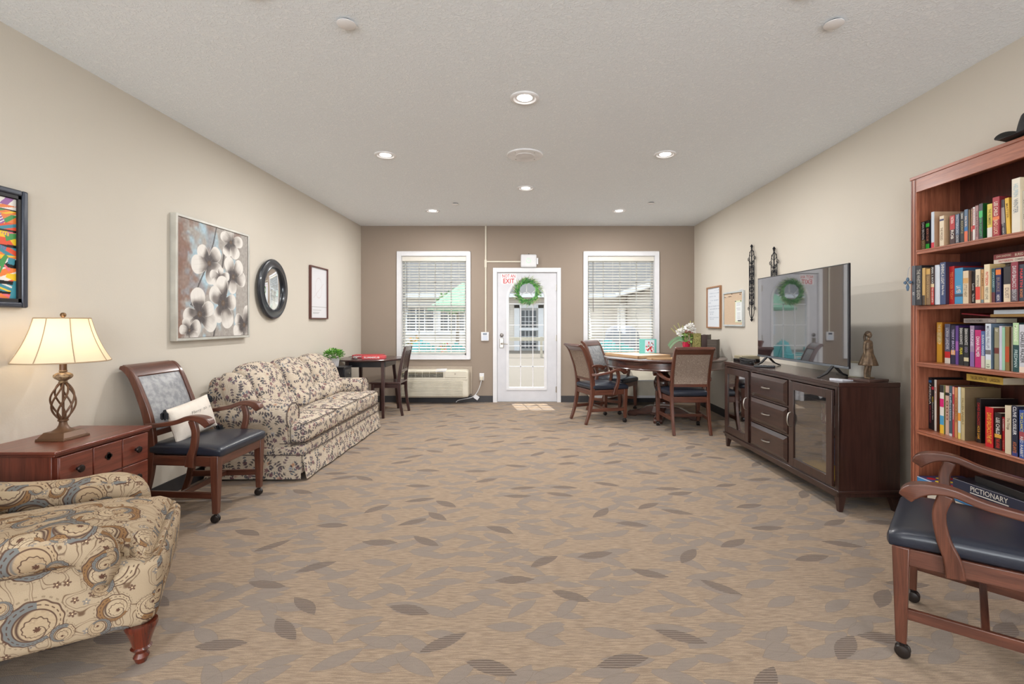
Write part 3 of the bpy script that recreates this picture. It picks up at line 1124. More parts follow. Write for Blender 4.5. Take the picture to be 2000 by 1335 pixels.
for x, y, l in ((-0.028, 3.268, 'recessed ceiling downlight nearest the camera, in the middle row'),
                (-1.295, 4.39, 'recessed ceiling downlight left of the round white speaker'),
                (1.225, 4.37, 'recessed ceiling downlight right of the round white speaker'),
                (-0.035, 5.48, 'small recessed ceiling downlight behind the round white speaker'),
                (-1.305, 6.60, 'recessed ceiling downlight above the dark game table in the far left corner'),
                (1.225, 6.60, 'recessed ceiling downlight above the round pedestal table')):
    downlight(x, y, l, 0.5 if y < 4 else 1.0)
for x, y in ((-1.26, 2.16), (1.26, 2.16), (-0.03, 1.1), (-1.26, -0.1), (1.26, -0.1), (-0.03, -1.2), (-1.26, -2.3), (1.26, -2.3), (-0.03, -3.3)):  # out-of-view rows added on the same grid to light the foreground
    downlight(x, y, 'recessed ceiling downlight in the part of the room behind the camera', 0.19)

sp = thing('ceiling_speaker', 'large flat white round speaker on the middle of the ceiling', 'speaker', (-0.035, 4.385, ZC))
MB().lathe([(0.163, 0.0), (0.163, -0.008), (0.158, -0.012), (0.0, -0.012)], (0, 0, 0), 40, cap=False).build('mounting_ring', plain((240, 240, 242), 0.4), sp)
MB().lathe([(0.086, -0.011), (0.084, -0.016), (0.0, -0.016)], (0, 0, 0), 32, cap=False).build('grille', plain((232, 232, 234), 0.7), sp)
mb = MB()
for q in range(4):
    a = PI / 4 + q * PI / 2
    mb.lathe([(0.005, -0.012), (0.005, -0.014), (0, -0.014)], (0.12 * math.cos(a), 0.12 * math.sin(a), 0), 8)
mb.build('screws', plain((130, 130, 130), 0.4), sp)
for x, y, l in ((-0.915, 2.44, 'white ceiling sprinkler cover on the left side of the near ceiling'), (1.53, 2.44, 'white ceiling sprinkler cover on the right side of the near ceiling'),
                (-0.935, 6.20, 'small white ceiling sprinkler cover near the far left downlight'), (1.548, 6.15, 'small white ceiling sprinkler cover near the far right downlight')):
    s_ = thing('sprinkler_cover', l, 'sprinkler', (x, y, ZC), 0, 'ceiling sprinkler covers')
    MB().lathe([(0.034, 0.0), (0.034, -0.010)], (0, 0, 0), 24).build('sprinkler_neck', plain((60, 60, 62), 0.6), s_)
    MB().lathe([(0.040, -0.009), (0.046, -0.010), (0.047, -0.013), (0.040, -0.015), (0.0, -0.0155)], (0, 0, 0), 32).build('cap_disc', plain((240, 240, 242), 0.4), s_)


# ------------------------------------------------------------------ outside: courtyard and the building across it
siding = G('lap_siding', 0.7); x, y, z = siding.uv('Object')
lap = (z / 0.115).frac()
siding.col(siding.mix(siding.ss(lap, 0.0, 0.08), (176, 166, 156), (226, 216, 206))).bump(lap, 0.012, 0.6)
M['siding'] = siding.mat
sh = G('asphalt_shingles', 0.9); x, y, z = sh.uv('Object')
f = sh.noise(sh.comb(x * 3.0, y * 8.0), 3, 3); sh.col(sh.mix(f, (78, 77, 79), (96, 95, 97)))
M['shingle'] = sh.mat
cc = G('patio_concrete', 0.9); x, y, z = cc.uv('Object')
f = cc.noise(cc.comb(x, y), 2.0, 5); cc.col(cc.mix(f, (112, 103, 94), (120, 111, 101)))
M['concrete'] = cc.mat
M['teal'] = plain((56, 150, 152), 0.5)
M['shrub'] = plain((110, 150, 60), 0.8)
M['darkpane'] = plain((70, 76, 84), 0.15)

struct(MB().box(-22, YF + T, GROUND - 0.1, 22, 40, GROUND).build('ground', M['concrete']))
BOUNCE_GROUND = plain((246, 243, 238), 0.9)  # near-white ground added out of view to bounce sunlight onto the ceiling
struct(MB().box(-9, YF + T, GROUND, -1.25, 13, GROUND + 0.02).box(1.25, YF + T, GROUND, 9, 13, GROUND + 0.02).build('ground_2', BOUNCE_GROUND))
struct(MB().box(-12, -20, GROUND - 0.1, 12, YB - 0.17, GROUND).build('ground_3', BOUNCE_GROUND))
struct(MB().box(-1.2, YF + T, GROUND, 1.2, YF + T + 1.2, -0.02).build('trim_2', M['concrete']))

BY = 24.0
nb = thing('neighbouring_building', 'long single-storey building with beige lap siding and grey roof across the courtyard', 'building')
MB().box(-16, BY, GROUND, 14, BY + 8, 2.55).build('wall', M['siding'], nb, smooth=False)
MB().hexa([(-17, BY - 0.6, 2.50), (15, BY - 0.6, 2.50), (15, BY + 9, 2.50), (-17, BY + 9, 2.50), (-17, BY - 0.6, 2.62), (15, BY - 0.6, 2.62), (15, BY + 6.0, 6.6), (-17, BY + 6.0, 6.6)]).build('roof', M['shingle'], nb, smooth=False)
MB().box(-17, BY - 0.74, 2.42, 4.2, BY - 0.6, 2.60).build('gutter', M['white'], nb, smooth=False)
# wing on the right coming towards the room
MB().box(4.8, 15.0, GROUND, 12, BY, 2.55).build('wing_wall', M['siding'], nb, smooth=False)
MB().hexa([(4.3, 14.4, 2.52), (12.5, 14.4, 2.52), (12.5, BY, 2.52), (4.3, BY, 2.52), (4.3, 14.4, 2.64), (9.5, 14.4, 5.0), (9.5, BY + 3, 5.0), (4.3, BY + 3, 2.64)]).build('wing_roof', M['shingle'], nb, smooth=False)
MB().box(4.16, 14.4, 2.44, 4.3, BY - 0.6, 2.62).build('wing_gutter', M['white'], nb, smooth=False)
MB().box(4.74, BY - 0.25, GROUND, 4.82, BY - 0.15, 2.55).build('downspout', plain((176, 168, 158), 0.6), nb, smooth=False)


def far_window(x0, x1, z0, z1, y, parent, nx=3, nz=3):
    f = MB()
    t = 0.16
    f.box(x0 - t, y - 0.06, z0 - t, x0, y, z1 + t).box(x1, y - 0.06, z0 - t, x1 + t, y, z1 + t).box(x0, y - 0.06, z1, x1, y, z1 + t).box(x0, y - 0.06, z0 - t, x1, y, z0)
    for k in range(1, nx):
        xx = x0 + (x1 - x0) * k / nx
        f.box(xx - 0.03, y - 0.05, z0, xx + 0.03, y - 0.01, z1)
    for k in range(1, nz):
        zz = z0 + (z1 - z0) * k / nz
        f.box(x0, y - 0.05, zz - 0.03, x1, y - 0.01, zz + 0.03)
    fo = f.build('window', M['white'], parent, smooth=False)
    MB().box(x0, y - 0.03, z0, x1, y - 0.005, z1).build('pane', M['darkpane'], fo, smooth=False)


for (x0, x1) in ((-6.0, -4.7), (-4.35, -3.2), (-9.2, -7.8), (-12.6, -11.2), (8.5, 9.8)):
    far_window(x0, x1, 0.75, 2.05, BY, nb)
w2 = MB().box(4.70, 17.6, 0.75, 4.80, 18.9, 2.0)
wo = w2.build('window', M['white'], nb, smooth=False)
MB().box(4.68, 17.72, 0.87, 4.71, 18.78, 1.88).build('pane', M['darkpane'], wo, smooth=False)
# storm door seen through the glass of the room's own door
dr = MB()
dx0, dx1 = -0.46, 0.46
dr.box(dx0 - 0.26, BY - 0.08, GROUND, dx0, BY, 2.08).box(dx1, BY - 0.08, GROUND, dx1 + 0.26, BY, 2.08).box(dx0 - 0.26, BY - 0.08, 1.92, dx1 + 0.26, BY, 2.16)
dro = dr.build('door_surround', M['white'], nb, smooth=False)
d2 = MB().box(dx0, BY - 0.05, GROUND, dx1, BY - 0.01, 1.92).build('storm_door', plain((168, 166, 164), 0.6), nb, smooth=False)
mb = MB().box(dx0 + 0.1, BY - 0.07, 0.98, dx1 - 0.1, BY - 0.05, 1.80).box(dx0 + 0.1, BY - 0.07, -0.05, dx1 - 0.1, BY - 0.05, 0.80)
mb.build('door_pane', M['darkpane'], d2, smooth=False)
mb = MB()
for k in range(1, 4):
    xx = dx0 + 0.1 + 0.72 * k / 4
    mb.box(xx - 0.012, BY - 0.085, 0.98, xx + 0.012, BY - 0.07, 1.8).box(xx - 0.012, BY - 0.085, -0.05, xx + 0.012, BY - 0.07, 0.8)
for zz in (1.26, 1.5, 0.25, 0.52):
    mb.box(dx0 + 0.1, BY - 0.085, zz - 0.012, dx1 - 0.1, BY - 0.07, zz + 0.012)
mb.box(dx0, BY - 0.09, 0.82, dx1, BY - 0.05, 0.95)
mb.build('door_grid', M['white'], d2, smooth=False)
wl = thing('wall_lantern', 'grey wall lantern on the siding beside the door across the courtyard', 'lantern', (-0.80 - 0.28, BY - 0.12, 1.85))
MB().lathe([(0.02, -0.28), (0.06, -0.22), (0.085, 0.06), (0.10, 0.10), (0.03, 0.20), (0.0, 0.26)], (0, 0, 0), 8).build('glass_body', plain((190, 190, 192), 0.3), wl)
MB().box(-0.05, 0.03, -0.35, 0.05, 0.12, 0.1).build('bracket', plain((90, 88, 86), 0.4), wl)
ra = thing('courtyard_fence', 'low beige rail fence crossing the courtyard outside the glass door', 'fence', (0, 19.5, GROUND))
mb = MB().box(-1.6, -0.04, 0.66, 2.6, 0.04, 0.80)
mb.build('top_rail', plain((196, 186, 168), 0.7), ra)
for x in (-1.6, 0.5, 2.6):
    MB().box(x - 0.05, -0.05, 0, x + 0.05, 0.05, 0.82).build('post', plain((196, 186, 168), 0.7), ra)

# patio umbrella beyond the left window
um = thing('patio_umbrella', 'pale mint patio umbrella standing beyond the left window', 'umbrella', (-1.46, 11.4, GROUND))
n = 8
for k in range(n):
    a0, a1 = 2 * PI * k / n, 2 * PI * (k + 1) / n
mb = MB()
for k in range(n):
    a0, a1 = 2 * PI * k / n, 2 * PI * (k + 1) / n
    R = 0.92
    p0, p1 = (R * math.cos(a0), R * math.sin(a0), 1.75), (R * math.cos(a1), R * math.sin(a1), 1.75)
    q0, q1 = (p0[0], p0[1], 1.70), (p1[0], p1[1], 1.70)
    mb.add([(0, 0, 2.42), p0, p1, q0, q1, (0, 0, 2.40)], [(0, 1, 2), (1, 3, 4, 2), (5, 4, 3)])
mb.build('canopy', plain((104, 146, 120), 0.7), um, smooth=False)
MB().tube([(0, 0, 0.0), (0, 0, 2.46)], 0.022, 10).build('pole', M['white'], um)
MB().lathe([(0.26, 0), (0.26, 0.05), (0.05, 0.10), (0.03, 0.3)], (0, 0, 0), 20).build('base', M['iron'], um)


def patio_chair(x, y, rz, label, first=None):
    if first is not None:
        return copy_thing(first, (x, y, GROUND), rz, label)
    t = thing('patio_chair', label, 'chair', (x, y, GROUND), rz, 'teal patio chairs')
    MB().hexa([(-0.28, -0.28, 0.34), (0.28, -0.28, 0.34), (0.28, 0.28, 0.42), (-0.28, 0.28, 0.42), (-0.28, -0.28, 0.37), (0.28, -0.28, 0.37), (0.28, 0.28, 0.45), (-0.28, 0.28, 0.45)]).build('seat', M['teal'], t)
    mb = MB()
    for k in range(5):
        xx = -0.22 + k * 0.11
        hh = 0.98 - abs(k - 2) * 0.04
        mb.hexa([(xx - 0.045, -0.27, 0.36), (xx + 0.045, -0.27, 0.36), (xx + 0.045, -0.25, 0.36), (xx - 0.045, -0.25, 0.36), (xx - 0.045, -0.47, hh), (xx + 0.045, -0.47, hh), (xx + 0.045, -0.45, hh), (xx - 0.045, -0.45, hh)])
    mb.build('backrest', M['teal'], t)
    for s in (-1, 1):
        MB().box(s * 0.34 - 0.06, -0.30, 0.60, s * 0.34 + 0.06, 0.36, 0.625).build('armrest', M['teal'], t)
        MB().box(s * 0.32 - 0.03, 0.24, 0, s * 0.32 + 0.03, 0.32, 0.60).build('leg', M['teal'], t)
        MB().box(s * 0.32 - 0.03, -0.38, 0, s * 0.32 + 0.03, -0.30, 0.60).build('leg', M['teal'], t)
    return t


pc0 = patio_chair(-2.95, 11.9, 2.6, 'teal patio chair leftmost beyond the left window')
for x, y, r, l in ((-2.30, 10.3, 0.6, 'teal patio chair with low back beyond the left window blind'), (-1.35, 10.9, -0.5, 'teal patio chair under the mint umbrella'),
                   (1.72, 12.6, 2.2, 'teal patio chair beyond the left half of the window behind the round table'), (2.3, 10.6, -0.8, 'teal patio chair beyond the middle of the window behind the round table')):
    patio_chair(x, y, r, l, pc0)

gr_ = thing('covered_grill', 'barbecue grill under a grey cover standing in the courtyard', 'grill', (2.95, 15.4, GROUND))
MB().soft((0, 0, 0.62), (1.05, 0.62, 1.22), 0.16, (0.05, 0.03, 0.06), 12, lambda p, u: Vector((p.x * (1.0 - 0.10 * u[2]), p.y * (1 - 0.15 * u[2]), p.z + 0.02 * math.sin(6 * u[0] + 3 * u[1])))).build('cover', plain((120, 122, 130), 0.8), gr_)
MB().box(-0.70, -0.22, 0.78, -0.48, 0.22, 0.84).build('side_shelf', plain((110, 112, 118), 0.6), gr_)


def shrub(x, y, r, h, label, cols, seed):
    t = thing('garden_shrub', label, 'shrub', (x, y, GROUND))
    rr = random.Random(seed)
    mb = MB()
    for i in range(260):
        d = Vector((rr.gauss(0, 1), rr.gauss(0, 1), abs(rr.gauss(0, 1)))).normalized()
        p = Vector((d.x * r, d.y * r, d.z * h)) * rr.uniform(0.7, 1.0)
        mb.cur = rr.randrange(len(cols))
        e = Vector((rr.gauss(0, 1), rr.gauss(0, 1), rr.gauss(0, 1))).normalized() * 0.09
        g2 = d.cross(e).normalized() * 0.04
        mb.add([p - e, p + g2, p + e, p - g2], [(0, 1, 2, 3)])
    mb.build('foliage', cols, t, smooth=False)
    MB().tube([(0, 0, 0), (0, 0, h * 0.7)], 0.03, 6).build('stem', plain((80, 64, 46), 0.9), t)
    return t


gcol = [plain((92, 130, 52), 0.7), plain((64, 104, 46), 0.7), plain((130, 146, 64), 0.7)]
shrub(-6.1, 22.9, 0.8, 0.62, 'green shrub at the foot of the wall beyond the left window', gcol, 1)
shrub(-4.7, 20.2, 0.4, 0.85, 'shrub with orange flowers beyond the left window', gcol[:2] + [plain((236, 170, 70), 0.7)], 2)
shrub(-3.3, 19.0, 0.5, 0.6, 'shrub with red flowers beyond the left window, nearest the umbrella', gcol[:2] + [plain((220, 90, 80), 0.7)], 5)
shrub(2.25, 13.9, 0.35, 0.62, 'yellow-green shrub in front of the covered grill, on its left', [gcol[0], gcol[2]], 3)
shrub(3.35, 13.9, 0.40, 0.66, 'yellow-green shrub in front of the covered grill, on its right', [gcol[0], gcol[2]], 4)
# a tree rising over the roof behind the building
tr = thing('courtyard_tree', 'leafy green tree over the roof beyond the left window', 'tree', (-3.2, 21.6, GROUND))
rr = random.Random(12)
mb = MB()
for i in range(1500):
    d = Vector((rr.gauss(0, 1), rr.gauss(0, 1), rr.gauss(0, 1))).normalized() * rr.uniform(0.5, 1.0)
    p = Vector((d.x * 1.0, d.y * 0.9, 2.3 + d.z * 0.55))
    mb.cur = rr.randrange(2)
    e = Vector((rr.gauss(0, 1), rr.gauss(0, 1), rr.gauss(0, 1))).normalized() * 0.10
    g2 = d.cross(e).normalized() * 0.05
    mb.add([p - e, p + g2, p + e, p - g2], [(0, 1, 2, 3)])
mb.build('crown', [plain((128, 166, 108), 0.7), plain((90, 136, 84), 0.7)], tr, smooth=False)
MB().tube([(0, 0, 0), (0.05, 0, 1.2), (0, 0, 2.3)], [0.09, 0.07, 0.04], 8).build('trunk', plain((96, 82, 66), 0.9), tr)


# ------------------------------------------------------------------ captain's chair on casters
def rot_pts(pts):
    return [Vector(p) for p in pts]


def make_captain(label, loc, rz, group):
    t = thing('captain_chair', label, 'chair', loc, rz, group)
    wd = M['chair_wood']
    # seat frame: trapezoid of rails
    mb = MB()
    fy, ry_ = 0.245, 0.205
    mb.hexa([(0.215, -fy, 0.355), (0.255, -fy, 0.355), (0.255, fy, 0.355), (0.215, fy, 0.355), (0.215, -fy, 0.425), (0.255, -fy, 0.425), (0.255, fy, 0.425), (0.215, fy, 0.425)])
    mb.box(-0.225, -ry_, 0.355, -0.195, ry_, 0.42)
    for s in (-1, 1):
        mb.hexa([(-0.215, s * ry_ - 0.013, 0.355), (0.235, s * fy - 0.013, 0.355), (0.235, s * fy + 0.013, 0.355), (-0.215, s * ry_ + 0.013, 0.355),
                 (-0.215, s * ry_ - 0.013, 0.42), (0.235, s * fy - 0.013, 0.42), (0.235, s * fy + 0.013, 0.42), (-0.215, s * ry_ + 0.013, 0.42)])
    mb.build('seat_frame', wd, t, bev=0.004)

    def seatfn(p, u):
        k = (p.x + 0.24) / 0.52
        p.y *= 0.84 + 0.20 * k
        p.z += -0.012 * max(0, u[0]) ** 3
        return p
    MB().soft((0.025, 0, 0.455), (0.51, 0.53, 0.065), 0.026, (0, 0, 0.018), 14, seatfn).build('seat', M['navy'], t)
    # rear posts = sabre legs running up into the scrolled back
    path = cr([(-0.300, 0), (-0.245, 0.16), (-0.212, 0.34), (-0.205, 0.50), (-0.228, 0.66), (-0.275, 0.80), (-0.322, 0.91), (-0.366, 0.965), (-0.402, 0.977)], 5)
    for s in (-1, 1):
        W = crs([0.032, 0.034, 0.036, 0.034, 0.032, 0.031, 0.030, 0.030, 0.030], 5)
        Th = crs([0.034, 0.040, 0.050, 0.056, 0.054, 0.048, 0.044, 0.040, 0.022], 5)
        MB().sweep([(p[0], s * 0.205, p[1]) for p in path], W, Th).build('leg', wd, t, bev=0.005)
    for s in (-1, 1):
        mb = MB()
        x, y = 0.235, s * 0.245
        mb.hexa([(x - 0.017, y - 0.017, 0.058), (x + 0.017, y - 0.017, 0.058), (x + 0.017, y + 0.017, 0.058), (x - 0.017, y + 0.017, 0.058),
                 (x - 0.027, y - 0.027, 0.425), (x + 0.027, y - 0.027, 0.425), (x + 0.027, y + 0.027, 0.425), (x - 0.027, y + 0.027, 0.425)])
        lg = mb.build('leg', wd, t, bev=0.004)
        c = MB()
        for q in (-1, 1):
            rx = Matrix.Rotation(PI / 2, 3, 'X')
            c.lathe([(0.0, 0.0), (0.016, 0.001), (0.024, 0.006), (0.0255, 0.012), (0.022, 0.018), (0.010, 0.021), (0.0, 0.0215)], (x - 0.004, y, 0.026), 18, Matrix.Rotation(-q * PI / 2, 3, 'X'))
        c.tube([(x - 0.002, y, 0.030), (x, y, 0.062)], 0.009, 10)
        c.ball((x - 0.004, y, 0.036), (0.020, 0.012, 0.018), 12, 8)
        c.build('caster', M['caster'], lg)
    # stretchers (H)
    for s in (-1, 1):
        MB().hexa([(-0.245, s * 0.205 - 0.009, 0.150), (0.235, s * 0.245 - 0.009, 0.150), (0.235, s * 0.245 + 0.009, 0.150), (-0.245, s * 0.205 + 0.009, 0.150),
                   (-0.240, s * 0.205 - 0.009, 0.190), (0.235, s * 0.245 - 0.009, 0.190), (0.235, s * 0.245 + 0.009, 0.190), (-0.240, s * 0.205 + 0.009, 0.190)]).build('stretcher', wd, t, bev=0.003)
    MB().box(-0.012, -0.225, 0.155, 0.012, 0.225, 0.188).build('stretcher', wd, t, bev=0.003)

    # curved back: rails between the posts and an upholstered panel
    def bp(z):
        for a, b in zip(path[:-1], path[1:]):
            if a[1] <= z <= b[1]:
                k = (z - a[1]) / max(1e-6, b[1] - a[1])
                return a[0] + (b[0] - a[0]) * k
        return path[-1][0]
    top = [(p[0], 0, p[1]) for p in path if p[1] > 0.905]
    MB().sweep([(p[0], 0, p[2]) for p in top], 0.40, crs([0.034] * len(top), 1)[:len(top)]).build('top_rail', wd, t, bev=0.005)
    MB().box(bp(0.545) - 0.014, -0.20, 0.530, bp(0.545) + 0.014, 0.20, 0.568).build('lower_rail', wd, t, bev=0.004)
    zs = [0.562 + 0.352 * k / 12 for k in range(13)]
    mb = MB()
    vs, fs = [], []
    ny = 12
    for i, z in enumerate(zs):
        for j in range(ny + 1):
            v = 2 * j / ny - 1
            puff = 0.016 * (1 - v ** 4) * (1 - (2 * i / 12 - 1) ** 4)
            vs.append((bp(z) + 0.010 + puff, v * 0.192, z))
    for i in range(12):
        for j in range(ny):
            a = i * (ny + 1) + j
            fs.append((a, a + 1, a + ny + 2, a + ny + 1))
    n0 = len(vs)
    for i, z in enumerate(zs):
        for v in (-1, 1):
            vs.append((bp(z) - 0.002, v * 0.192, z))
    for i in range(12):
        a, b = i * (ny + 1), (i + 1) * (ny + 1)
        fs.append((a, b, n0 + 2 * i + 2, n0 + 2 * i))
        fs.append((a + ny, n0 + 2 * i + 1, n0 + 2 * i + 3, b + ny))
    mb.add(vs, fs).build('back_cushion', M['greyvinyl'], t)
    mb = MB()
    mb.sweep([(bp(z) - 0.006, 0, z) for z in zs], 0.384, 0.012)
    mb.build('back_panel', M['backfabric'], t, bev=0.003)
    # arms
    for s in (-1, 1):
        ap = cr([(-0.225, s * 0.222, 0.610), (-0.14, s * 0.252, 0.616), (0.00, s * 0.272, 0.640), (0.085, s * 0.280, 0.668), (0.150, s * 0.282, 0.668), (0.200, s * 0.282, 0.648), (0.220, s * 0.282, 0.622)], 5)
        n = len(ap)
        W = crs([0.026, 0.034, 0.040, 0.046, 0.054, 0.060, 0.052], 5)
        Th = crs([0.030, 0.028, 0.028, 0.030, 0.038, 0.052, 0.046], 5)
        MB().sweep(ap, W, Th).build('armrest', wd, t, bev=0.012, seg=4)
        sp_ = cr([(0.105, s * 0.276, 0.655), (0.124, s * 0.274, 0.58), (0.112, s * 0.268, 0.49), (0.088, s * 0.262, 0.42), (0.078, s * 0.258, 0.355)], 5)
        MB().sweep(sp_, [0.028] * len(sp_), crs([0.044, 0.040, 0.042, 0.050, 0.058], 5)).build('arm_support', wd, t, bev=0.005)
    return t


cc0 = make_captain('wooden armchair on front casters by the chest, holding the cream pillow', (-2.215, 3.325, 0), 0.0, 'captain chairs on casters')
gC = 'captain chairs on casters'
copy_thing(cc0, (0.905, 6.28, 0), math.radians(21), 'wooden armchair in front of the round table on its left, seen from the side', gC)
copy_thing(cc0, (1.20, 6.97, 0), math.radians(-37), 'wooden armchair between the round table and the far wall, its grey back facing the room', gC)
copy_thing(cc0, (1.822, 5.715, 0), math.radians(90), 'wooden armchair tucked under the round table with its patterned back to the camera', gC)
copy_thing(cc0, (1.755, 1.875, 0), math.radians(138), 'wooden armchair with dark vinyl seat standing before the bookcase, cut by the frame', gC)

# pillow with black tassels on the first chair
pl = thing('throw_pillow', 'cream lumbar pillow with script lettering and black tassels on the armchair seat', 'pillow', (-2.300, 3.325, 0.612), math.radians(-4))
tilt = Matrix.Rotation(math.radians(-14), 4, 'Y') @ Matrix.Rotation(math.radians(7), 4, 'X')
mb = MB()
mb.M = tilt


def pill(p, u):
    e = max(0, 1 - u[1] ** 6) * max(0, 1 - u[2] ** 6)
    p.x = u[0] * (0.006 + 0.056 * (max(0, (1 - u[1] ** 2)) ** 0.55) * (max(0, (1 - u[2] ** 2)) ** 0.5))
    p.y = u[1] * 0.190 * (1 - 0.06 * (1 - u[2] ** 2))
    p.z = u[2] * 0.118 * (1 - 0.05 * (1 - u[1] ** 2))
    return p


mb.soft((0, 0, 0), (0.12, 0.38, 0.235), 0.03, (0, 0, 0), 18, pill)
mb.build('cushion', M['cotton'], pl)
for sy in (-1, 1):
    for sz in (-1, 1):
        mb = MB()
        c = tilt @ Vector((0, sy * 0.188, sz * 0.116))
        rr = random.Random(sy * 3 + sz)
        mb.tube([c, c + Vector((0.004, sy * 0.012, -0.004))], [0.006, 0.009], 8)
        for k in range(26):
            a = rr.uniform(0, 2 * PI)
            e = rr.uniform(0.4, 1) * 0.022
            L = 0.055 if sz > 0 else 0.034
            d = Vector((e * math.cos(a) + 0.006, sy * 0.010 + e * math.sin(a), -L * rr.uniform(0.8, 1.0)))
            c1 = c + Vector((0.004, sy * 0.012, -0.004))
            mb.tube([c1, c1 + d * 0.5 + Vector((0.010 * math.cos(a), 0.010 * math.sin(a), 0.008)), c1 + d], 0.0034, 5)
        mb.build('tassel', M['yarn'], pl)
mb = MB()
mb.M = tilt
xs = 0.064
put_text(mb, 'Merry  to  all', (xs, 0.03, 0.040), (0, 1, 0), (-0.12, 0, 1), 0.20, 0.026, -0.01, 0.35)
mb.build('small_lettering', plain((70, 66, 66), 0.8), pl, smooth=False)
mb = MB()
mb.M = tilt
def script(pts, s, oy, oz, r=0.0016):
    mb.tube(cr([(xs + 0.0005, oy + p[0] * s, oz + p[1] * s) for p in pts], 6), r, 5)
script([(0, .1), (.25, .5), (.55, .45), (.5, .2), (.35, -.2), (.3, -.7), (.15, -.5), (.35, -.3), (.7, 0), (.8, .3), (.95, .25), (1.0, .0), (1.1, -.3), (1.3, .0), (1.4, .3), (1.42, -.1), (1.5, -.35), (1.7, -.1), (1.8, .2), (1.85, -.2), (2.0, -.3), (2.3, .1)], 0.045, -0.115, -0.030)
script([(0, 0), (.3, .5), (.4, .0), (.7, .4), (.8, 0), (1.1, .3), (1.3, 0)], 0.04, 0.035, -0.045, 0.001)
mb.build('script_lettering', M['black'], pl)

# ------------------------------------------------------------------ sofa against the left wall
so = thing('sofa', 'three-seat floral tapestry sofa with skirt along the left wall', 'sofa', (-2.20, 4.86, 0))
FL = M['floral']
PIPE = plain((96, 84, 78), 0.9)
HY = 0.985
MB().box(-0.40, -HY + 0.015, 0.05, 0.385, HY - 0.015, 0.265).build('base', FL, so, bev=0.02, seg=3)


def arm(s):
    """slab with a rolled top; s=-1 near, +1 far"""
    prof = []
    yc = s * (HY - 0.105)
    n = 14
    prof.append((yc + s * 0.075, 0.20))
    prof.append((yc + s * 0.080, 0.42))
    for k in range(n + 1):
        a = math.radians(-35) + math.radians(250) * k / n
        prof.append((yc + s * 0.108 * math.cos(a) , 0.502 + 0.108 * math.sin(a)))
    prof.append((yc - s * 0.070, 0.42))
    prof.append((yc - s * 0.070, 0.20))
    mb = MB().prism(prof, 'x', -0.36, 0.262)
    a = mb.build('arm', FL, so, bev=0.014, seg=3, angle=30)
    # front panel of the arm
    pp = MB().prism([(yc + (y - yc) * 0.86, 0.20 + (z - 0.20) * 0.965) for y, z in prof], 'x', 0.262, 0.276)
    pp.build('arm_front', FL, a, bev=0.006)
    lp = [(0.270, y, z) for y, z in prof[1:-1]]
    MB().tube(lp, 0.0045, 6).build('piping', PIPE, a)
    return a


arm(-1)
arm(1)
# back frame and its rounded crest
prof = cr([(-0.415, 0.12), (-0.415, 0.50), (-0.405, 0.72), (-0.375, 0.80), (-0.33, 0.815), (-0.29, 0.78), (-0.24, 0.60), (-0.20, 0.30)], 4)
MB().prism([(p[0], p[1]) for p in prof], 'y', -HY + 0.06, HY - 0.06).build('back', FL, so, bev=0.02, seg=3)
cw_ = (2 * HY - 0.34) / 3
for k in range(3):
    yc = -HY + 0.17 + cw_ * (k + 0.5)

    def crest(p, u):
        # round the top outer corners, lean backward
        p.x -= 0.34 * (p.z + 0.22) + 0.045 * abs(u[1]) ** 5
        p.z -= 0.060 * abs(u[1]) ** 5 * max(0, u[2])
        return p
    c = MB().soft((-0.075, yc, 0.665), (0.20, cw_ + 0.002, 0.45), 0.085, (0.045, 0.0, 0.025), 16, crest).build('back_cushion', FL, so)
    MB().soft((-0.030, yc, 0.530), (0.17, cw_ - 0.004, 0.20), 0.075, (0.045, 0, 0.0), 12, lambda p, u: Vector((p.x - 0.22 * (p.z + 0.1), p.y, p.z))).build('lumbar_roll', FL, c)
for s in (-1, 1):
    def wing(p, u):
        p.x -= 0.34 * (p.z + 0.16)
        return p
    MB().soft((-0.12, s * (HY - 0.115), 0.655), (0.22, 0.17, 0.36), 0.08, (0.02, 0.0, 0.02), 12, wing).build('back_wing', FL, so)
# seat cushions; the outer two run out in front of the arms
for k in range(3):
    yc = -HY + 0.17 + cw_ * (k + 0.5)
    y0, y1 = yc - cw_ / 2, yc + cw_ / 2
    fy0, fy1 = (y0 if k else -HY + 0.015), (y1 if k < 2 else HY - 0.015)

    def tc(p, u, y0=y0, y1=y1, fy0=fy0, fy1=fy1, yc=yc):
        # widen the front strip in front of the arms
        X = p.x + 0.155
        f = min(1, max(0, (X - 0.272) / 0.02))
        if fy0 < y0 and p.y < 0:
            p.y = p.y * (1 + f * ((y0 - fy0) / (cw_ / 2)))
        if fy1 > y1 and p.y > 0:
            p.y = p.y * (1 + f * ((fy1 - y1) / (cw_ / 2)))
        return p
    sc_ = MB().soft((0.155, yc, 0.368), (0.50, cw_ - 0.006, 0.165), 0.045, (0.010, 0.0, 0.030), 18, tc).build('seat_cushion', FL, so)
    loop = []
    yy0, yy1 = fy0 + 0.014, fy1 - 0.014
    for zc in (0.448, 0.290):
        MB().tube([(0.20, y0 + 0.012 if zc > 0.4 else yy0, zc), (0.385, yy0, zc), (0.398, yy0 + 0.02, zc), (0.402, (yy0 + yy1) / 2, zc + 0.002), (0.398, yy1 - 0.02, zc), (0.385, yy1, zc), (0.20, y1 - 0.012 if zc > 0.4 else yy1, zc)], 0.0042, 6).build('piping', PIPE, sc_)
# deck strip and flared skirt in three panels with kick pleats
MB().box(0.30, -HY + 0.012, 0.20, 0.395, HY - 0.012, 0.278).build('deck_band', FL, so, bev=0.012, seg=3)


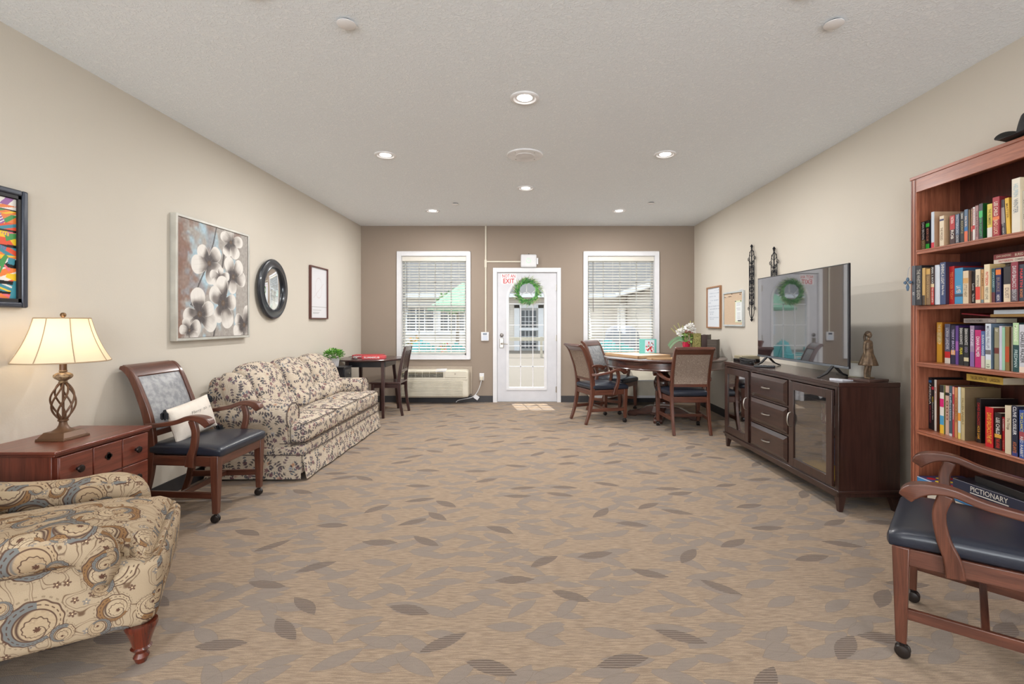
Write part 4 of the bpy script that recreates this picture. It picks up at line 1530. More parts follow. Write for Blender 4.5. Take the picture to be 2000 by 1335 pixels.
def skirt(pa, pb, out, name='skirt_panel'):
    pa, pb, out = Vector(pa), Vector(pb), Vector(out)
    n = 18
    vs, fs = [], []
    d = pb - pa
    for i in range(n + 1):
        t = i / n
        for j, z in enumerate((0.205, 0.16, 0.11, 0.06, 0.018)):
            k = j / 4
            fl = 0.006 + 0.034 * k + 0.006 * math.sin(t * 9 + k) * k
            t2 = 0.5 + (t - 0.5) * (1 + 0.010 * k)
            for off in (0.0, -0.006):
                vs.append(pa + d * t2 + out * (fl + off) + Vector((0, 0, z)))
    m = 10
    for i in range(n):
        for j in range(4):
            a = i * m + j * 2
            b = (i + 1) * m + j * 2
            fs.append((a, b, b + 2, a + 2))
            fs.append((a + 1, a + 3, b + 3, b + 1))
        fs.append((i * m + 8, (i + 1) * m + 8, (i + 1) * m + 9, i * m + 9))
        fs.append((i * m, i * m + 1, (i + 1) * m + 1, (i + 1) * m))
    for i in (0, n):
        for j in range(4):
            a = i * m + j * 2
            fs.append((a, a + 2, a + 3, a + 1))
    MB().add(vs, fs).build(name, FL, so)


for k in range(3):
    y0 = -HY + 0.012 + k * (2 * HY - 0.024) / 3
    skirt((0.385, y0 + 0.004, 0), (0.385, y0 + (2 * HY - 0.024) / 3 - 0.004, 0), (1, 0, 0))
skirt((-0.38, -HY + 0.015, 0), (0.38, -HY + 0.015, 0), (0, -0.55, 0))
skirt((-0.38, HY - 0.015, 0), (0.38, HY - 0.015, 0), (0, 0.55, 0))
MB().tube([(-0.38, -HY + 0.008, 0.205), (0.39, -HY + 0.008, 0.205), (0.398, -HY + 0.02, 0.205), (0.398, HY - 0.02, 0.205)], 0.004, 6).build('piping', PIPE, so)

# ------------------------------------------------------------------ paisley armchair, front left
ac = thing('paisley_armchair', 'paisley upholstered armchair with rolled arms and turned front legs', 'armchair', (-1.968, 1.890, 0), math.radians(30.5))
PA = M['paisley']
# local x = forward, y = to the chair's left (away from the camera)
HW = 0.365


def tubpanel(s):
    """low arm with a fat roll overhanging the side panel and turning down at the front"""
    yr = s * (HW - 0.018)
    ctl = [(-0.46, 0.590), (-0.30, 0.540), (-0.12, 0.502), (0.07, 0.486), (0.19, 0.492), (0.265, 0.472), (0.294, 0.420), (0.294, 0.375), (0.284, 0.335)]
    p = cr([(a, yr, b) for a, b in ctl], 5)
    R = crs([0.070, 0.068, 0.066, 0.068, 0.070, 0.068, 0.060, 0.052, 0.040], 5)
    a = MB().tube(p, R, 22).build('arm_roll', PA, ac)
    poly = [(q[0], q[2]) for q in p] + [(0.290, 0.16), (-0.46, 0.16)]
    y0, y1 = sorted((s * (HW - 0.050), s * (HW - 0.008)))
    MB().prism(poly, 'y', y0, y1).build('arm_panel', PA, ac, bev=0.01)
    w_ = []
    for i, q in enumerate(p):
        t = (p[min(i + 1, len(p) - 1)] - p[max(i - 1, 0)]).normalized()
        n = Vector((t.z, 0, -t.x))
        r = R[i] * 0.97
        w_.append((q.x + n.x * r, s * (HW - 0.003), q.z + n.z * r))
    MB().tube(w_[:21], 0.004, 6).build('welt', plain((96, 76, 60), 0.9), a)


tubpanel(-1)
tubpanel(1)


def bodyfn(p, u):
    # belly of the seat rail: curved underside, slight taper
    fr = max(0, (p.x + 0.0) / 0.45)
    if u[2] < 0:
        p.z += -u[2] * 0.0 - u[2] * 0.040 * (1 - u[1] ** 2) * 1.0 * (1 if abs(u[1]) < 1 else 0)
    p.y *= 1 - 0.030 * fr
    p.x += 0.010 * u[2] * fr
    return p


MB().soft((0.000, 0, 0.262), (0.935, 2 * HW, 0.255), 0.045, (0.010, 0.006, 0), 16, bodyfn).build('seat_rail', PA, ac)


def seatf(p, u):
    k = max(0, u[0])
    p.z += 0.012 * (1 - u[1] ** 2)
    X = p.x
    # T shape: wider in front of the arms
    p.y *= 1.0 + 0.30 * min(1, max(0, (X - 0.285) / 0.05)) if abs(u[1]) > 0 else 1
    p.z -= 0.065 * max(0, u[0]) ** 5 * max(0, u[2])
    return p


MB().soft((0.085, 0, 0.388), (0.74, 0.545, 0.155), 0.055, (0.010, 0.004, 0.020), 20, seatf).build('seat_cushion', PA, ac)
MB().soft((-0.42, 0, 0.56), (0.20, 2 * HW - 0.06, 0.66), 0.09, (0.03, 0, 0.02), 14, lambda p, u: Vector((p.x - 0.10 * (p.z + 0.2), p.y, p.z))).build('backrest', PA, ac)
for x, s in ((0.410, -1), (0.370, 0.80)):
    pr = [(0.0, 0.0), (0.017, 0.0), (0.022, 0.012), (0.026, 0.022), (0.022, 0.030), (0.018, 0.036), (0.030, 0.050), (0.034, 0.056), (0.028, 0.062), (0.030, 0.075), (0.038, 0.100), (0.046, 0.122), (0.052, 0.138), (0.050, 0.150), (0.0, 0.152)]
    MB().lathe(pr, (x, s * (HW - 0.048), 0), 24).build('leg', M['red_leg'], ac)
for x, s in ((-0.40, -1), (-0.40, 1)):
    MB().hexa([(x - 0.035, s * 0.26 - 0.015, 0), (x + 0.0, s * 0.26 - 0.015, 0), (x + 0.0, s * 0.26 + 0.015, 0), (x - 0.035, s * 0.26 + 0.015, 0),
               (x - 0.02, s * 0.26 - 0.022, 0.155), (x + 0.025, s * 0.26 - 0.022, 0.155), (x + 0.025, s * 0.26 + 0.022, 0.155), (x - 0.02, s * 0.26 + 0.022, 0.155)]).build('leg', M['red_leg'], ac, bev=0.003)


# ------------------------------------------------------------------ chest of drawers with lamp
ch = thing('filing_chest', 'reddish cherry chest with panelled drawers and dark knobs against the left wall', 'chest', (-2.638, 2.28, 0))
CW = M['chest_wood']
D_, L_ = 0.412, 0.577
MB().box(0, 0.008, 0.0, D_ - 0.020, L_ - 0.008, 0.640).build('carcass', CW, ch, bev=0.002)
mb = MB().box(-0.004, -0.006, 0.645, D_ + 0.012, L_ + 0.004, 0.662)
mb.box(0, 0.0, 0.634, D_ + 0.002, L_, 0.646)
mb.build('top', CW, ch, bev=0.004)


def chest_drawer(z0, z1, rows, out):
    y0, y1 = 0.022, L_ - 0.022
    dz = (z1 - z0) / rows
    dy = (y1 - y0) / 3
    x0 = D_ - 0.020
    mb = MB().box(x0 - 0.004, y0, z0, x0 + out, y1, z1)
    for r in range(rows):
        for c in range(3):
            mb.box(x0 + out, y0 + c * dy + (0.003 if c else 0), z0 + r * dz + (0.003 if r else 0), x0 + out + 0.008, y0 + (c + 1) * dy - (0.003 if c < 2 else 0), z0 + (r + 1) * dz - (0.003 if r < rows - 1 else 0))
    d = mb.build('drawer', CW, ch, bev=0.0025)
    rx = Matrix.Rotation(PI / 2, 3, 'Y')
    for r in range(rows):
        for c in (0, 2):
            MB().lathe([(0.008, 0), (0.008, 0.010), (0.016, 0.015), (0.019, 0.021), (0.016, 0.027), (0.006, 0.030), (0, 0.030)], (x0 + out + 0.007, y0 + (c + 0.5) * dy, z0 + (r + 0.5) * dz), 18, rx).build('knob', M['bronze_knob'], d)
    if z1 > 0.6:
        k = MB().lathe([(0.014, 0), (0.014, 0.004), (0.0, 0.004)], (x0 + out + 0.008, y0 + 1.5 * dy, z0 + (rows - 0.5) * dz + 0.012), 12, rx)
        for q in range(4):
            a = q * PI / 2
            k.lathe([(0.010, 0), (0.010, 0.004), (0.0, 0.004)], (x0 + out + 0.008, y0 + 1.5 * dy + 0.011 * math.cos(a), z0 + (rows - 0.5) * dz + 0.012 + 0.011 * math.sin(a)), 10, rx)
        k.build('lock_plate', M['bronze_knob'], d)


chest_drawer(0.318, 0.628, 2, 0.018)
chest_drawer(0.040, 0.296, 2, 0.010)

lp = thing('table_lamp', 'bronze table lamp with open twisted cage and pleated cream bell shade, lit', 'lamp', (-2.437, 2.545, 0.662))
BR = plain((104, 74, 52), 0.42, 0.25)
STONE = G('antiqued_resin', 0.5); x, y, z = STONE.uv('Object')
f = STONE.noise(STONE.comb(x, y, z), 60, 4); STONE.col(STONE.mix(STONE.ss(f, 0.4, 0.6), (150, 128, 98), (96, 72, 52)))
STONE = STONE.mat
mb = MB()
for (a, b, z0, z1) in ((0.075, 0.073, 0.0, 0.012), (0.070, 0.052, 0.012, 0.040)):
    mb.hexa([(-a, -a, z0), (a, -a, z0), (a, a, z0), (-a, a, z0), (-b, -b, z1), (b, -b, z1), (b, b, z1), (-b, b, z1)])
mb.build('base', BR, lp, bev=0.002)
MB().lathe([(0.050, 0.039), (0.040, 0.046), (0.026, 0.056), (0.018, 0.072), (0.016, 0.088), (0.022, 0.092), (0.022, 0.100), (0.015, 0.104), (0.0, 0.105)], (0, 0, 0), 24).build('neck', BR, lp)
mb = MB()
for k in range(7):
    pts = []
    for j in range(25):
        t = j / 24
        z = 0.100 + 0.190 * t
        r = 0.012 + 0.034 * math.sin(PI * t) ** 0.75 + 0.004 * math.sin(PI * t)
        a = 2 * PI * k / 7 + 1.9 * t
        pts.append((r * math.cos(a), r * math.sin(a), z))
    mb.tube(pts, 0.0046, 6)
mb.build('twisted_cage', BR, lp)
MB().tube([(0, 0, 0.10), (0, 0, 0.46)], 0.0055, 8).build('rod', BR, lp)
MB().lathe([(0.015, 0.288), (0.020, 0.294), (0.016, 0.300), (0.020, 0.304), (0.034, 0.314), (0.040, 0.324), (0.038, 0.334), (0.026, 0.342), (0.014, 0.346), (0.018, 0.352), (0.014, 0.358), (0.0, 0.358)], (0, 0, 0), 24).build('resin_collar', STONE, lp)
MB().lathe([(0.015, 0.356), (0.015, 0.410), (0.0, 0.410)], (0, 0, 0), 16).build('socket', BR, lp)
# bell shade of eight panels
sg_ = bpy.data.materials.new('lamp_shade')
sg_.use_nodes = True
nt = sg_.node_tree
nt.nodes.clear()
out = nt.nodes.new('ShaderNodeOutputMaterial')
dif = nt.nodes.new('ShaderNodeBsdfDiffuse')
dif.inputs[0].default_value = lin((250, 236, 212))
tl = nt.nodes.new('ShaderNodeBsdfTranslucent')
tl.inputs[0].default_value = lin((255, 240, 214))
mi = nt.nodes.new('ShaderNodeMixShader')
mi.inputs[0].default_value = 0.5
nt.links.new(dif.outputs[0], mi.inputs[1])
nt.links.new(tl.outputs[0], mi.inputs[2])
nt.links.new(mi.outputs[0], out.inputs[0])
NS = 8
rows = []
for j in range(13):
    t = j / 12
    r = 0.112 + (0.198 - 0.112) * (0.55 * t + 0.45 * t ** 2.2)
    rows.append((r, 0.628 - 0.225 * t))
vs, fs = [], []
seg = 6


def shade_r(r, k):
    ph = (k % seg) / seg
    return r * (1 - 0.035 * math.sin(PI * ph))


N_ = NS * seg
for r, z in rows:
    for k in range(N_):
        a = 2 * PI * k / N_ + 0.2
        vs.append((shade_r(r, k) * math.cos(a), shade_r(r, k) * math.sin(a), z))
for j in range(len(rows) - 1):
    for k in range(N_):
        fs.append((j * N_ + k, j * N_ + (k + 1) % N_, (j + 1) * N_ + (k + 1) % N_, (j + 1) * N_ + k))
shd = MB().add(vs, fs).build('lamp_shade', sg_, lp)
mb = MB()
for q in range(NS):
    a = 2 * PI * q / NS + 0.2
    mb.tube([((r + 0.001) * math.cos(a), (r + 0.001) * math.sin(a), z) for r, z in rows], 0.0022, 5)
TR = plain((176, 152, 122), 0.8)
mb.build('seam_trim', TR, shd)
for r, z in (rows[0], rows[-1]):
    MB().tube([(shade_r(r, k) * math.cos(2 * PI * k / N_ + 0.2), shade_r(r, k) * math.sin(2 * PI * k / N_ + 0.2), z) for k in range(N_)], 0.003, 6, closed=True).build('rim_trim', TR, shd)
mb = MB()
for q in range(3):
    a = 2 * PI * q / 3
    mb.tube([(0, 0, 0.622), (0.11 * math.cos(a), 0.11 * math.sin(a), 0.627)], 0.002, 5)
mb.tube([(0.012, 0, 0.42), (0.045, 0, 0.47), (0.035, 0, 0.58), (0, 0, 0.625), (-0.035, 0, 0.58), (-0.045, 0, 0.47), (-0.012, 0, 0.42)], 0.0018, 5)
mb.build('harp', BR, lp)
MB().lathe([(0.004, 0.622), (0.006, 0.632), (0.012, 0.638), (0.013, 0.648), (0.008, 0.656), (0, 0.658)], (0, 0, 0), 16).build('finial', plain((120, 90, 60), 0.35, 0.7), lp)
MB().ball((0, 0, 0.50), (0.028, 0.028, 0.040), 16, 10).build('bulb', emis((255, 226, 180), 3.0), lp)
ld = bpy.data.lights.new('lamp_bulb', 'POINT')
ld.energy = 2.6
ld.color = (1.0, 0.80, 0.56)
ld.shadow_soft_size = 0.045
lo = bpy.data.objects.new('lamp_bulb', ld)
COL.objects.link(lo)
lo.parent = lp
lo.location = (0, 0, 0.50)


# ------------------------------------------------------------------ pictures on the left wall
def frame_on_wall(name, label, cat, side, yc, zc, wd, ht, prof_w, depth, m, back=0.0):
    """thing whose local x runs along the picture to the viewer's right, y out of the wall... side -1 left wall, +1 right wall"""
    X = XL if side < 0 else XR
    t = thing(name, label, cat, (X, yc, zc), PI / 2 if side < 0 else -PI / 2)
    # local: x along wall, -y out into the room
    a, b = wd / 2, ht / 2
    mb = MB()
    o = -0.001
    mb.box(-a, -depth, -b, -a + prof_w, o, b).box(a - prof_w, -depth, -b, a, o, b)
    mb.box(-a + prof_w, -depth, b - prof_w, a - prof_w, o, b).box(-a + prof_w, -depth, -b, a - prof_w, o, -b + prof_w)
    return t, mb


def quantize(*cs):
    return [np.array(lin(c)[:3]) for c in cs]


def vnoise(u, v, s, seed):
    r = np.random.RandomState(seed)
    n = int(s) + 3
    g_ = r.rand(n, n)
    x, y = u * s, v * s
    i, j = np.floor(x).astype(int) % n, np.floor(y).astype(int) % n
    fx, fy = x - np.floor(x), y - np.floor(y)
    fx, fy = fx * fx * (3 - 2 * fx), fy * fy * (3 - 2 * fy)
    i2, j2 = (i + 1) % n, (j + 1) % n
    return g_[j, i] * (1 - fx) * (1 - fy) + g_[j, i2] * fx * (1 - fy) + g_[j2, i] * (1 - fx) * fy + g_[j2, i2] * fx * fy


def lerp3(a, b, f):
    return a * (1 - f[..., None]) + b * f[..., None]


def flowers(u, v):
    """grey and white blossoms on a mottled blue-grey and rust ground; u across, v up"""
    n = 0.5 * vnoise(u, v, 4, 1) + 0.3 * vnoise(u, v, 12, 2) + 0.2 * vnoise(u, v, 40, 3)
    gy, bl, ru, wh, dk, md = quantize((160, 154, 148), (164, 188, 200), (128, 92, 76), (222, 218, 212), (78, 72, 72), (156, 148, 142))
    c = lerp3(np.broadcast_to(gy, u.shape + (3,)), np.broadcast_to(bl, u.shape + (3,)), np.clip((vnoise(u, v, 6, 9) * 0.6 + vnoise(u, v, 18, 4) * 0.4 - 0.5) * 6, 0, 1) * (u < 0.8))
    c = lerp3(c, np.broadcast_to(ru, u.shape + (3,)), np.clip((0.17 - u + (n - 0.5) * 0.45) * 7, 0, 0.85))
    c = lerp3(c, np.broadcast_to(ru, u.shape + (3,)), np.clip((vnoise(u, v, 5, 21) - 0.72) * 6, 0, 0.6))
    c = c * (0.86 + 0.28 * vnoise(u, v, 60, 5))[..., None]

    def branch(pts, wd):
        nonlocal c
        for (a, b) in zip(pts[:-1], pts[1:]):
            a, b = np.array(a), np.array(b)
            d = b - a
            t = np.clip(((u - a[0]) * d[0] + (v - a[1]) * d[1]) / (d @ d), 0, 1)
            q = np.hypot(u - a[0] - t * d[0], v - a[1] - t * d[1])
            c = lerp3(c, np.broadcast_to(dk, u.shape + (3,)), (q < wd).astype(float) * 0.9)
    branch([(0.50, 1.0), (0.46, 0.86), (0.38, 0.66), (0.26, 0.46), (0.16, 0.28)], 0.008)
    branch([(0.62, 0.80), (0.58, 0.62), (0.54, 0.30), (0.46, 0.0)], 0.012)
    branch([(0.16, 0.28), (0.30, 0.22)], 0.006)
    for (fx, fy, R, rot, sq) in ((0.72, 0.90, 0.17, 0.3, 0.8), (0.40, 0.66, 0.19, 0.9, 0.95), (0.76, 0.57, 0.17, 2.2, 1.0), (0.55, 0.55, 0.12, 1.5, 0.8), (0.60, 0.31, 0.20, 0.2, 1.0),
                             (0.27, 0.20, 0.21, 1.8, 0.9), (0.14, 0.06, 0.12, 0.6, 0.9), (0.94, 0.10, 0.17, 1.2, 1.0)):
        dx, dy = (u - fx), (v - fy) / sq
        R = R * 1.16
        for p in range(5):
            a = rot + p * 2 * PI / 5 + (0.2 if p % 2 else -0.1)
            x_ = dx * math.cos(a) + dy * math.sin(a)
            y_ = -dx * math.sin(a) + dy * math.cos(a)
            L = R * (0.95 + 0.12 * math.sin(p * 2.1 + fx * 9))
            W = L * 0.43
            k = ((x_ - L * 0.54) / (L * 0.50)) ** 2 + (y_ / (W * np.clip(0.55 + x_ / L * 0.55, 0.2, 1.1))) ** 2
            k = k + 0.10 * (vnoise(u, v, 22, p) - 0.5)
            m_ = np.clip((1 - k) * 14, 0, 1)
            tone = np.clip(x_ / L * 1.35 - 0.34 + 0.75 * (vnoise(u + p * .13, v, 14, 7 + p) - 0.5), 0, 1)
            col = lerp3(np.broadcast_to(dk, u.shape + (3,)), np.broadcast_to(md, u.shape + (3,)), np.clip(tone * 2.4, 0, 1))
            col = lerp3(col, np.broadcast_to(wh, u.shape + (3,)), np.clip(tone * 2 - 0.55, 0, 1))
            vein = np.clip(1 - np.abs(np.sin(y_ / W * 7)) * 3, 0, 1) * np.clip(1 - x_ / L, 0, 1) * 0.5
            col = lerp3(col, np.broadcast_to(md * 0.6, u.shape + (3,)), vein)
            rim = np.clip((0.16 - np.abs(k - 0.90)) * 6, 0, 1) * (x_ > L * 0.3)
            col = lerp3(col, np.broadcast_to(wh, u.shape + (3,)), rim * 0.7)
            c = lerp3(c, col, m_)
        q = np.hypot(dx, dy)
        c = lerp3(c, np.broadcast_to(np.array(lin((96, 76, 60))[:3]), u.shape + (3,)), np.clip((R * 0.13 - q) * 200, 0, 0.85))
    return np.clip(c, 0, 1)


t, mb = frame_on_wall('flower_painting', 'large square canvas of grey and white blossoms in a silver frame', 'painting', -1, 4.055, 1.601, 0.945, 0.95, 0.020, 0.048, None)
mb.build('frame', plain((206, 204, 196), 0.3, 0.4), t, bev=0.002)
picture_mesh('canvas', t, (-0.448, -0.040, -0.452), (1, 0, 0), (0, 0, 1), 0.896, 0.904, 250, 252, flowers, M['paintcol'])
MB().box(-0.450, -0.0385, -0.455, 0.450, -0.003, 0.455).build('stretcher_edge', plain((90, 62, 48), 0.7), t)


def collage(u, v):
    """cut-paper collage of stripes and wedges in bright colours"""
    cols = quantize((240, 200, 40), (228, 84, 50), (60, 140, 160), (232, 228, 222), (150, 90, 160), (70, 150, 80), (236, 130, 60), (230, 110, 130))
    c = np.zeros(u.shape + (3,))
    bands = [0, .09, .16, .21, .34, .42, .50, .62, .68, .75, .84, .88, .93, 1.0]
    rng_ = np.random.RandomState(4)
    for i in range(len(bands) - 1):
        lo_, hi_ = bands[i], bands[i + 1]
        sl = rng_.uniform(-0.05, 0.05)
        m_ = (v + sl * u >= lo_) & (v + sl * u < hi_)
        bc = cols[rng_.randint(8)]
        c[m_] = bc
        k = rng_.randint(3, 9)
        ang = rng_.uniform(-1.5, 1.5)
        ph = ((u * k + (v - lo_) / max(.01, hi_ - lo_) * ang) % 1.0)
        st = m_ & (ph < rng_.uniform(0.35, 0.6))
        cell = np.floor(u * k + (v - lo_) / max(.01, hi_ - lo_) * ang).astype(int)
        cc_ = np.array([cols[(q * 3 + i * 5 + 1) % 8] for q in range(-30, 40)])
        c[st] = cc_[(cell[st] + 30) % 70]
    for _ in range(46):
        x0, y0, a, L, W = rng_.rand(), rng_.rand(), rng_.uniform(0, PI), rng_.uniform(.03, .12), rng_.uniform(.01, .05)
        xx = (u - x0) * math.cos(a) + (v - y0) * math.sin(a)
        yy = -(u - x0) * math.sin(a) + (v - y0) * math.cos(a)
        m_ = (np.abs(xx) < L) & (np.abs(yy) < W * (1 - 0.6 * (xx + L) / (2 * L) * (_ % 2)))
        c[m_] = cols[rng_.randint(8)]
        if _ % 3 == 0:
            m2 = m_ & (np.sin(xx * 260) > 0.4)
            c[m2] = cols[rng_.randint(8)]
    return c


t, mb = frame_on_wall('collage_picture', 'bright multicoloured collage print in a dark blue-black frame above the lamp', 'picture', -1, 2.265, 1.645, 0.56, 0.605, 0.030, 0.030, None)
mb.build('frame', plain((52, 58, 72), 0.32, 0.2, 0.5, 0.4), t, bev=0.009, seg=3)
mb = MB()
a, b, p_ = 0.252, 0.274, 0.018
mb.box(-a, -0.022, -b, -a + p_, -0.004, b).box(a - p_, -0.022, -b, a, -0.004, b).box(-a, -0.022, b - p_, a, -0.004, b).box(-a, -0.022, -b, a, -0.004, -b + p_)
mb.build('inner_liner', plain((24, 22, 26), 0.5), t)
picture_mesh('print', t, (-0.236, -0.010, -0.258), (1, 0, 0), (0, 0, 1), 0.472, 0.516, 200, 220, collage, M['printcol'])

# round mirror
mr = thing('round_mirror', 'round mirror in a wide black moulded frame between the painting and the small print', 'mirror', (XL + 0.0145, 4.985, 1.601), PI / 2 + math.radians(2.5))
rxm = Matrix.Rotation(PI / 2, 3, 'X')
prf = [(0.305, 0.0), (0.308, 0.012), (0.300, 0.022), (0.290, 0.026), (0.282, 0.024), (0.265, 0.026), (0.238, 0.031), (0.230, 0.034), (0.224, 0.033), (0.220, 0.028), (0.216, 0.028), (0.212, 0.024), (0.209, 0.018), (0.209, 0.0)]
MB().lathe(prf, (0, -0.001, 0), 64, rxm, cap=False).build('frame', plain((34, 38, 46), 0.28, 0.2, 0.5, 0.4), mr, angle=25)
mb = MB()
for k in range(72):
    a = 2 * PI * k / 72
    mb.ball((0.218 * math.cos(a), -0.0285, 0.218 * math.sin(a)), 0.0040, 6, 4)
mb.build('beaded_ring', plain((40, 44, 52), 0.3, 0.2), mr)
MB().lathe([(0.211, 0.015), (0.207, 0.0165), (0.0, 0.0165)], (0, 0, 0), 64, rxm, cap=False).build('glass', M['mirror'], mr)

t, mb = frame_on_wall('small_print', 'small white plan sheet in a slim reddish-brown frame, nearest the far corner', 'picture', -1, 6.095, 1.626, 0.50, 0.650, 0.016, 0.030, None)
mb.build('frame', plain((92, 52, 46), 0.35), t, bev=0.002)


def plan(u, v):
    c = np.ones(u.shape + (3,)) * np.array(lin((226, 226, 230))[:3])
    for q in (0.06, 0.22, 0.94):
        c[np.abs(v - q) < 0.004] = 0.35
    c[np.abs(u - 0.06) < 0.005] = 0.35
    c[np.abs(u - 0.94) < 0.005] = 0.35
    c[np.abs(np.hypot(u - 0.5, (v - 0.6)) - 0.2) < 0.004] = (0.6, 0.5, 0.5)
    c[(np.abs(v - 0.45 - 0.5 * (u - 0.3)) < 0.004) & (u > 0.2) & (u < 0.8)] = (0.6, 0.5, 0.5)
    for k in range(5):
        c[(np.abs(v - 0.09 - 0.022 * k) < 0.003) & (u > 0.15) & (u < 0.5 + 0.05 * k)] = 0.4
    return c


picture_mesh('sheet', t, (-0.236, -0.012, -0.311), (1, 0, 0), (0, 0, 1), 0.472, 0.622, 90, 110, plan, M['printcol'])

# ------------------------------------------------------------------ black side table with plant
st = thing('black_side_table', 'small black wooden table with drawer between the sofa and the game table', 'side table', (-2.445, 6.185, 0))
MB().box(-0.150, -0.140, 0.685, 0.150, 0.140, 0.703).build('top', M['black_wood'], st, bev=0.003)
MB().box(-0.142, -0.132, 0.52, 0.136, 0.132, 0.685).build('case', M['black_wood'], st, bev=0.002)
d_ = MB().box(0.136, -0.118, 0.535, 0.146, 0.118, 0.672).build('drawer', M['black_wood'], st, bev=0.003)
MB().lathe([(0.006, 0), (0.006, 0.01), (0.013, 0.016), (0.012, 0.023), (0, 0.026)], (0.146, 0.0, 0.612), 14, Matrix.Rotation(PI / 2, 3, 'Y')).build('knob', M['nickel'], d_)
for sx in (-1, 1):
    for sy in (-1, 1):
        MB().box(sx * 0.120 - 0.015, sy * 0.115 - 0.015, 0, sx * 0.120 + 0.015, sy * 0.115 + 0.015, 0.525).build('leg', M['black_wood'], st, bev=0.002)

fp = thing('potted_plant', 'leafy green plant in a square grey-white pot on the black side table', 'plant', (-2.475, 6.165, 0.703), math.radians(28))
pg = plain((196, 194, 196), 0.7)
mb = MB()
a, b = 0.052, 0.064
mb.hexa([(-a, -a, 0), (a, -a, 0), (a, a, 0), (-a, a, 0), (-b, -b, 0.108), (b, -b, 0.108), (b, b, 0.108), (-b, b, 0.108)])
mb.build('pot', pg, fp, bev=0.004)
mb = MB()
for q in range(4):
    R_ = Matrix.Rotation(q * PI / 2, 3, 'Z')
    ring = [R_ @ Vector((0.030 * math.cos(k * PI / 8), -0.0575 - 0.001 - 0.0 , 0.055 + 0.030 * math.sin(k * PI / 8))) for k in range(16)]
    ring = [Vector((p.x, p.y, p.z)) for p in ring]
    mb.tube(ring, 0.0022, 5, closed=True)
mb.build('embossed_ring', plain((216, 214, 214), 0.7), fp)
MB().box(-0.058, -0.058, 0.106, 0.058, 0.058, 0.110).build('soil', plain((70, 54, 40), 0.95), fp)


def leafy(name, parent, cols, n, c, R, ln, wd, seed, droop=0.3):
    rr = random.Random(seed)
    mb = MB()
    for i in range(n):
        d = Vector((rr.gauss(0, 1), rr.gauss(0, 1), rr.gauss(0.35, 0.8))).normalized()
        p = Vector(c) + Vector((d.x * R[0], d.y * R[1], d.z * R[2])) * rr.uniform(0.45, 1.0)
        mb.cur = rr.randrange(len(cols))
        e = (d + Vector((rr.uniform(-.6, .6), rr.uniform(-.6, .6), rr.uniform(-droop, .6)))).normalized() * ln * rr.uniform(0.6, 1.1)
        s_ = e.cross(Vector((rr.uniform(-1, 1), rr.uniform(-1, 1), 1.2))).normalized() * wd * rr.uniform(0.7, 1.1)
        up = s_.cross(e).normalized() * wd * 0.25
        mb.add([p, p + e * 0.5 - s_, p + e, p + e * 0.5 + s_, p + e * 0.5 + up], [(0, 1, 4), (1, 2, 4), (2, 3, 4), (3, 0, 4)])
    return mb.build(name, cols, parent)


leafy('foliage', fp, [plain((96, 170, 50), 0.55), plain((60, 126, 44), 0.55), plain((140, 196, 80), 0.55)], 620, (0, 0, 0.145), (0.125, 0.125, 0.075), 0.030, 0.009, 8)
mb = MB()
rr = random.Random(4)
for i in range(26):
    a = rr.uniform(0, 2 * PI)
    e = rr.uniform(0.3, 1)
    mb.tube([(0.01 * math.cos(a), 0.01 * math.sin(a), 0.108), (0.06 * e * math.cos(a), 0.06 * e * math.sin(a), 0.16), (0.12 * e * math.cos(a), 0.12 * e * math.sin(a), 0.19 - 0.02 * e)], 0.0012, 4)
mb.build('stems', plain((90, 130, 50), 0.7), fp)

# ------------------------------------------------------------------ dark round game table with slat-back chair
gt = thing('game_table', 'dark wood round drop-leaf table with splayed legs in the far left corner', 'table', (-2.185, 6.75, 0))
DW = M['dark_wood']
MB().lathe([(0.0, 0.742), (0.430, 0.742), (0.442, 0.750), (0.444, 0.760), (0.438, 0.766), (0.0, 0.767)], (0, 0, 0), 64).build('top', DW, gt, angle=30)
mb = MB()
a = 0.26
mb.box(-a, -a - 0.01, 0.66, a, -a + 0.01, 0.742).box(-a, a - 0.01, 0.66, a, a + 0.01, 0.742).box(-a - 0.01, -a, 0.66, -a + 0.01, a, 0.742).box(a - 0.01, -a, 0.66, a + 0.01, a, 0.742)
mb.build('apron', M['black_wood'], gt, bev=0.002)
for sx in (-1, 1):
    for sy in (-1, 1):
        x0, y0, x1, y1 = sx * 0.275, sy * 0.375, sx * 0.235, sy * 0.250
        MB().sweep([(x0, y0, 0), (x1, y1, 0.742)], [0.032, 0.050], [0.032, 0.045]).build('leg', DW, gt, bev=0.003)

sc0 = thing('slat_back_chair', 'dark wooden side chair with vertical slat back at the game table', 'chair', (-1.93, 6.745, 0), PI)
# local x forward (towards -X world), back at x = -0.19
for s in (-1, 1):
    pth = cr([(-0.225, 0), (-0.190, 0.20), (-0.175, 0.44), (-0.195, 0.62), (-0.230, 0.80), (-0.262, 0.925)], 4)
    MB().sweep([(p[0], s * 0.180, p[1]) for p in pth], 0.026, crs([0.034, 0.038, 0.046, 0.040, 0.032, 0.024], 4)).build('leg', DW, sc0, bev=0.003)
    MB().hexa([(0.165, s * 0.18 - 0.014, 0), (0.193, s * 0.18 - 0.014, 0), (0.193, s * 0.18 + 0.014, 0), (0.165, s * 0.18 + 0.014, 0),
               (0.155, s * 0.18 - 0.019, 0.43), (0.195, s * 0.18 - 0.019, 0.43), (0.195, s * 0.18 + 0.019, 0.43), (0.155, s * 0.18 + 0.019, 0.43)]).build('leg', DW, sc0, bev=0.003)
    MB().box(-0.17, s * 0.18 - 0.010, 0.375, 0.17, s * 0.18 + 0.010, 0.430).build('seat_rail', DW, sc0)
MB().box(0.165, -0.18, 0.375, 0.185, 0.18, 0.430).build('seat_rail', DW, sc0)
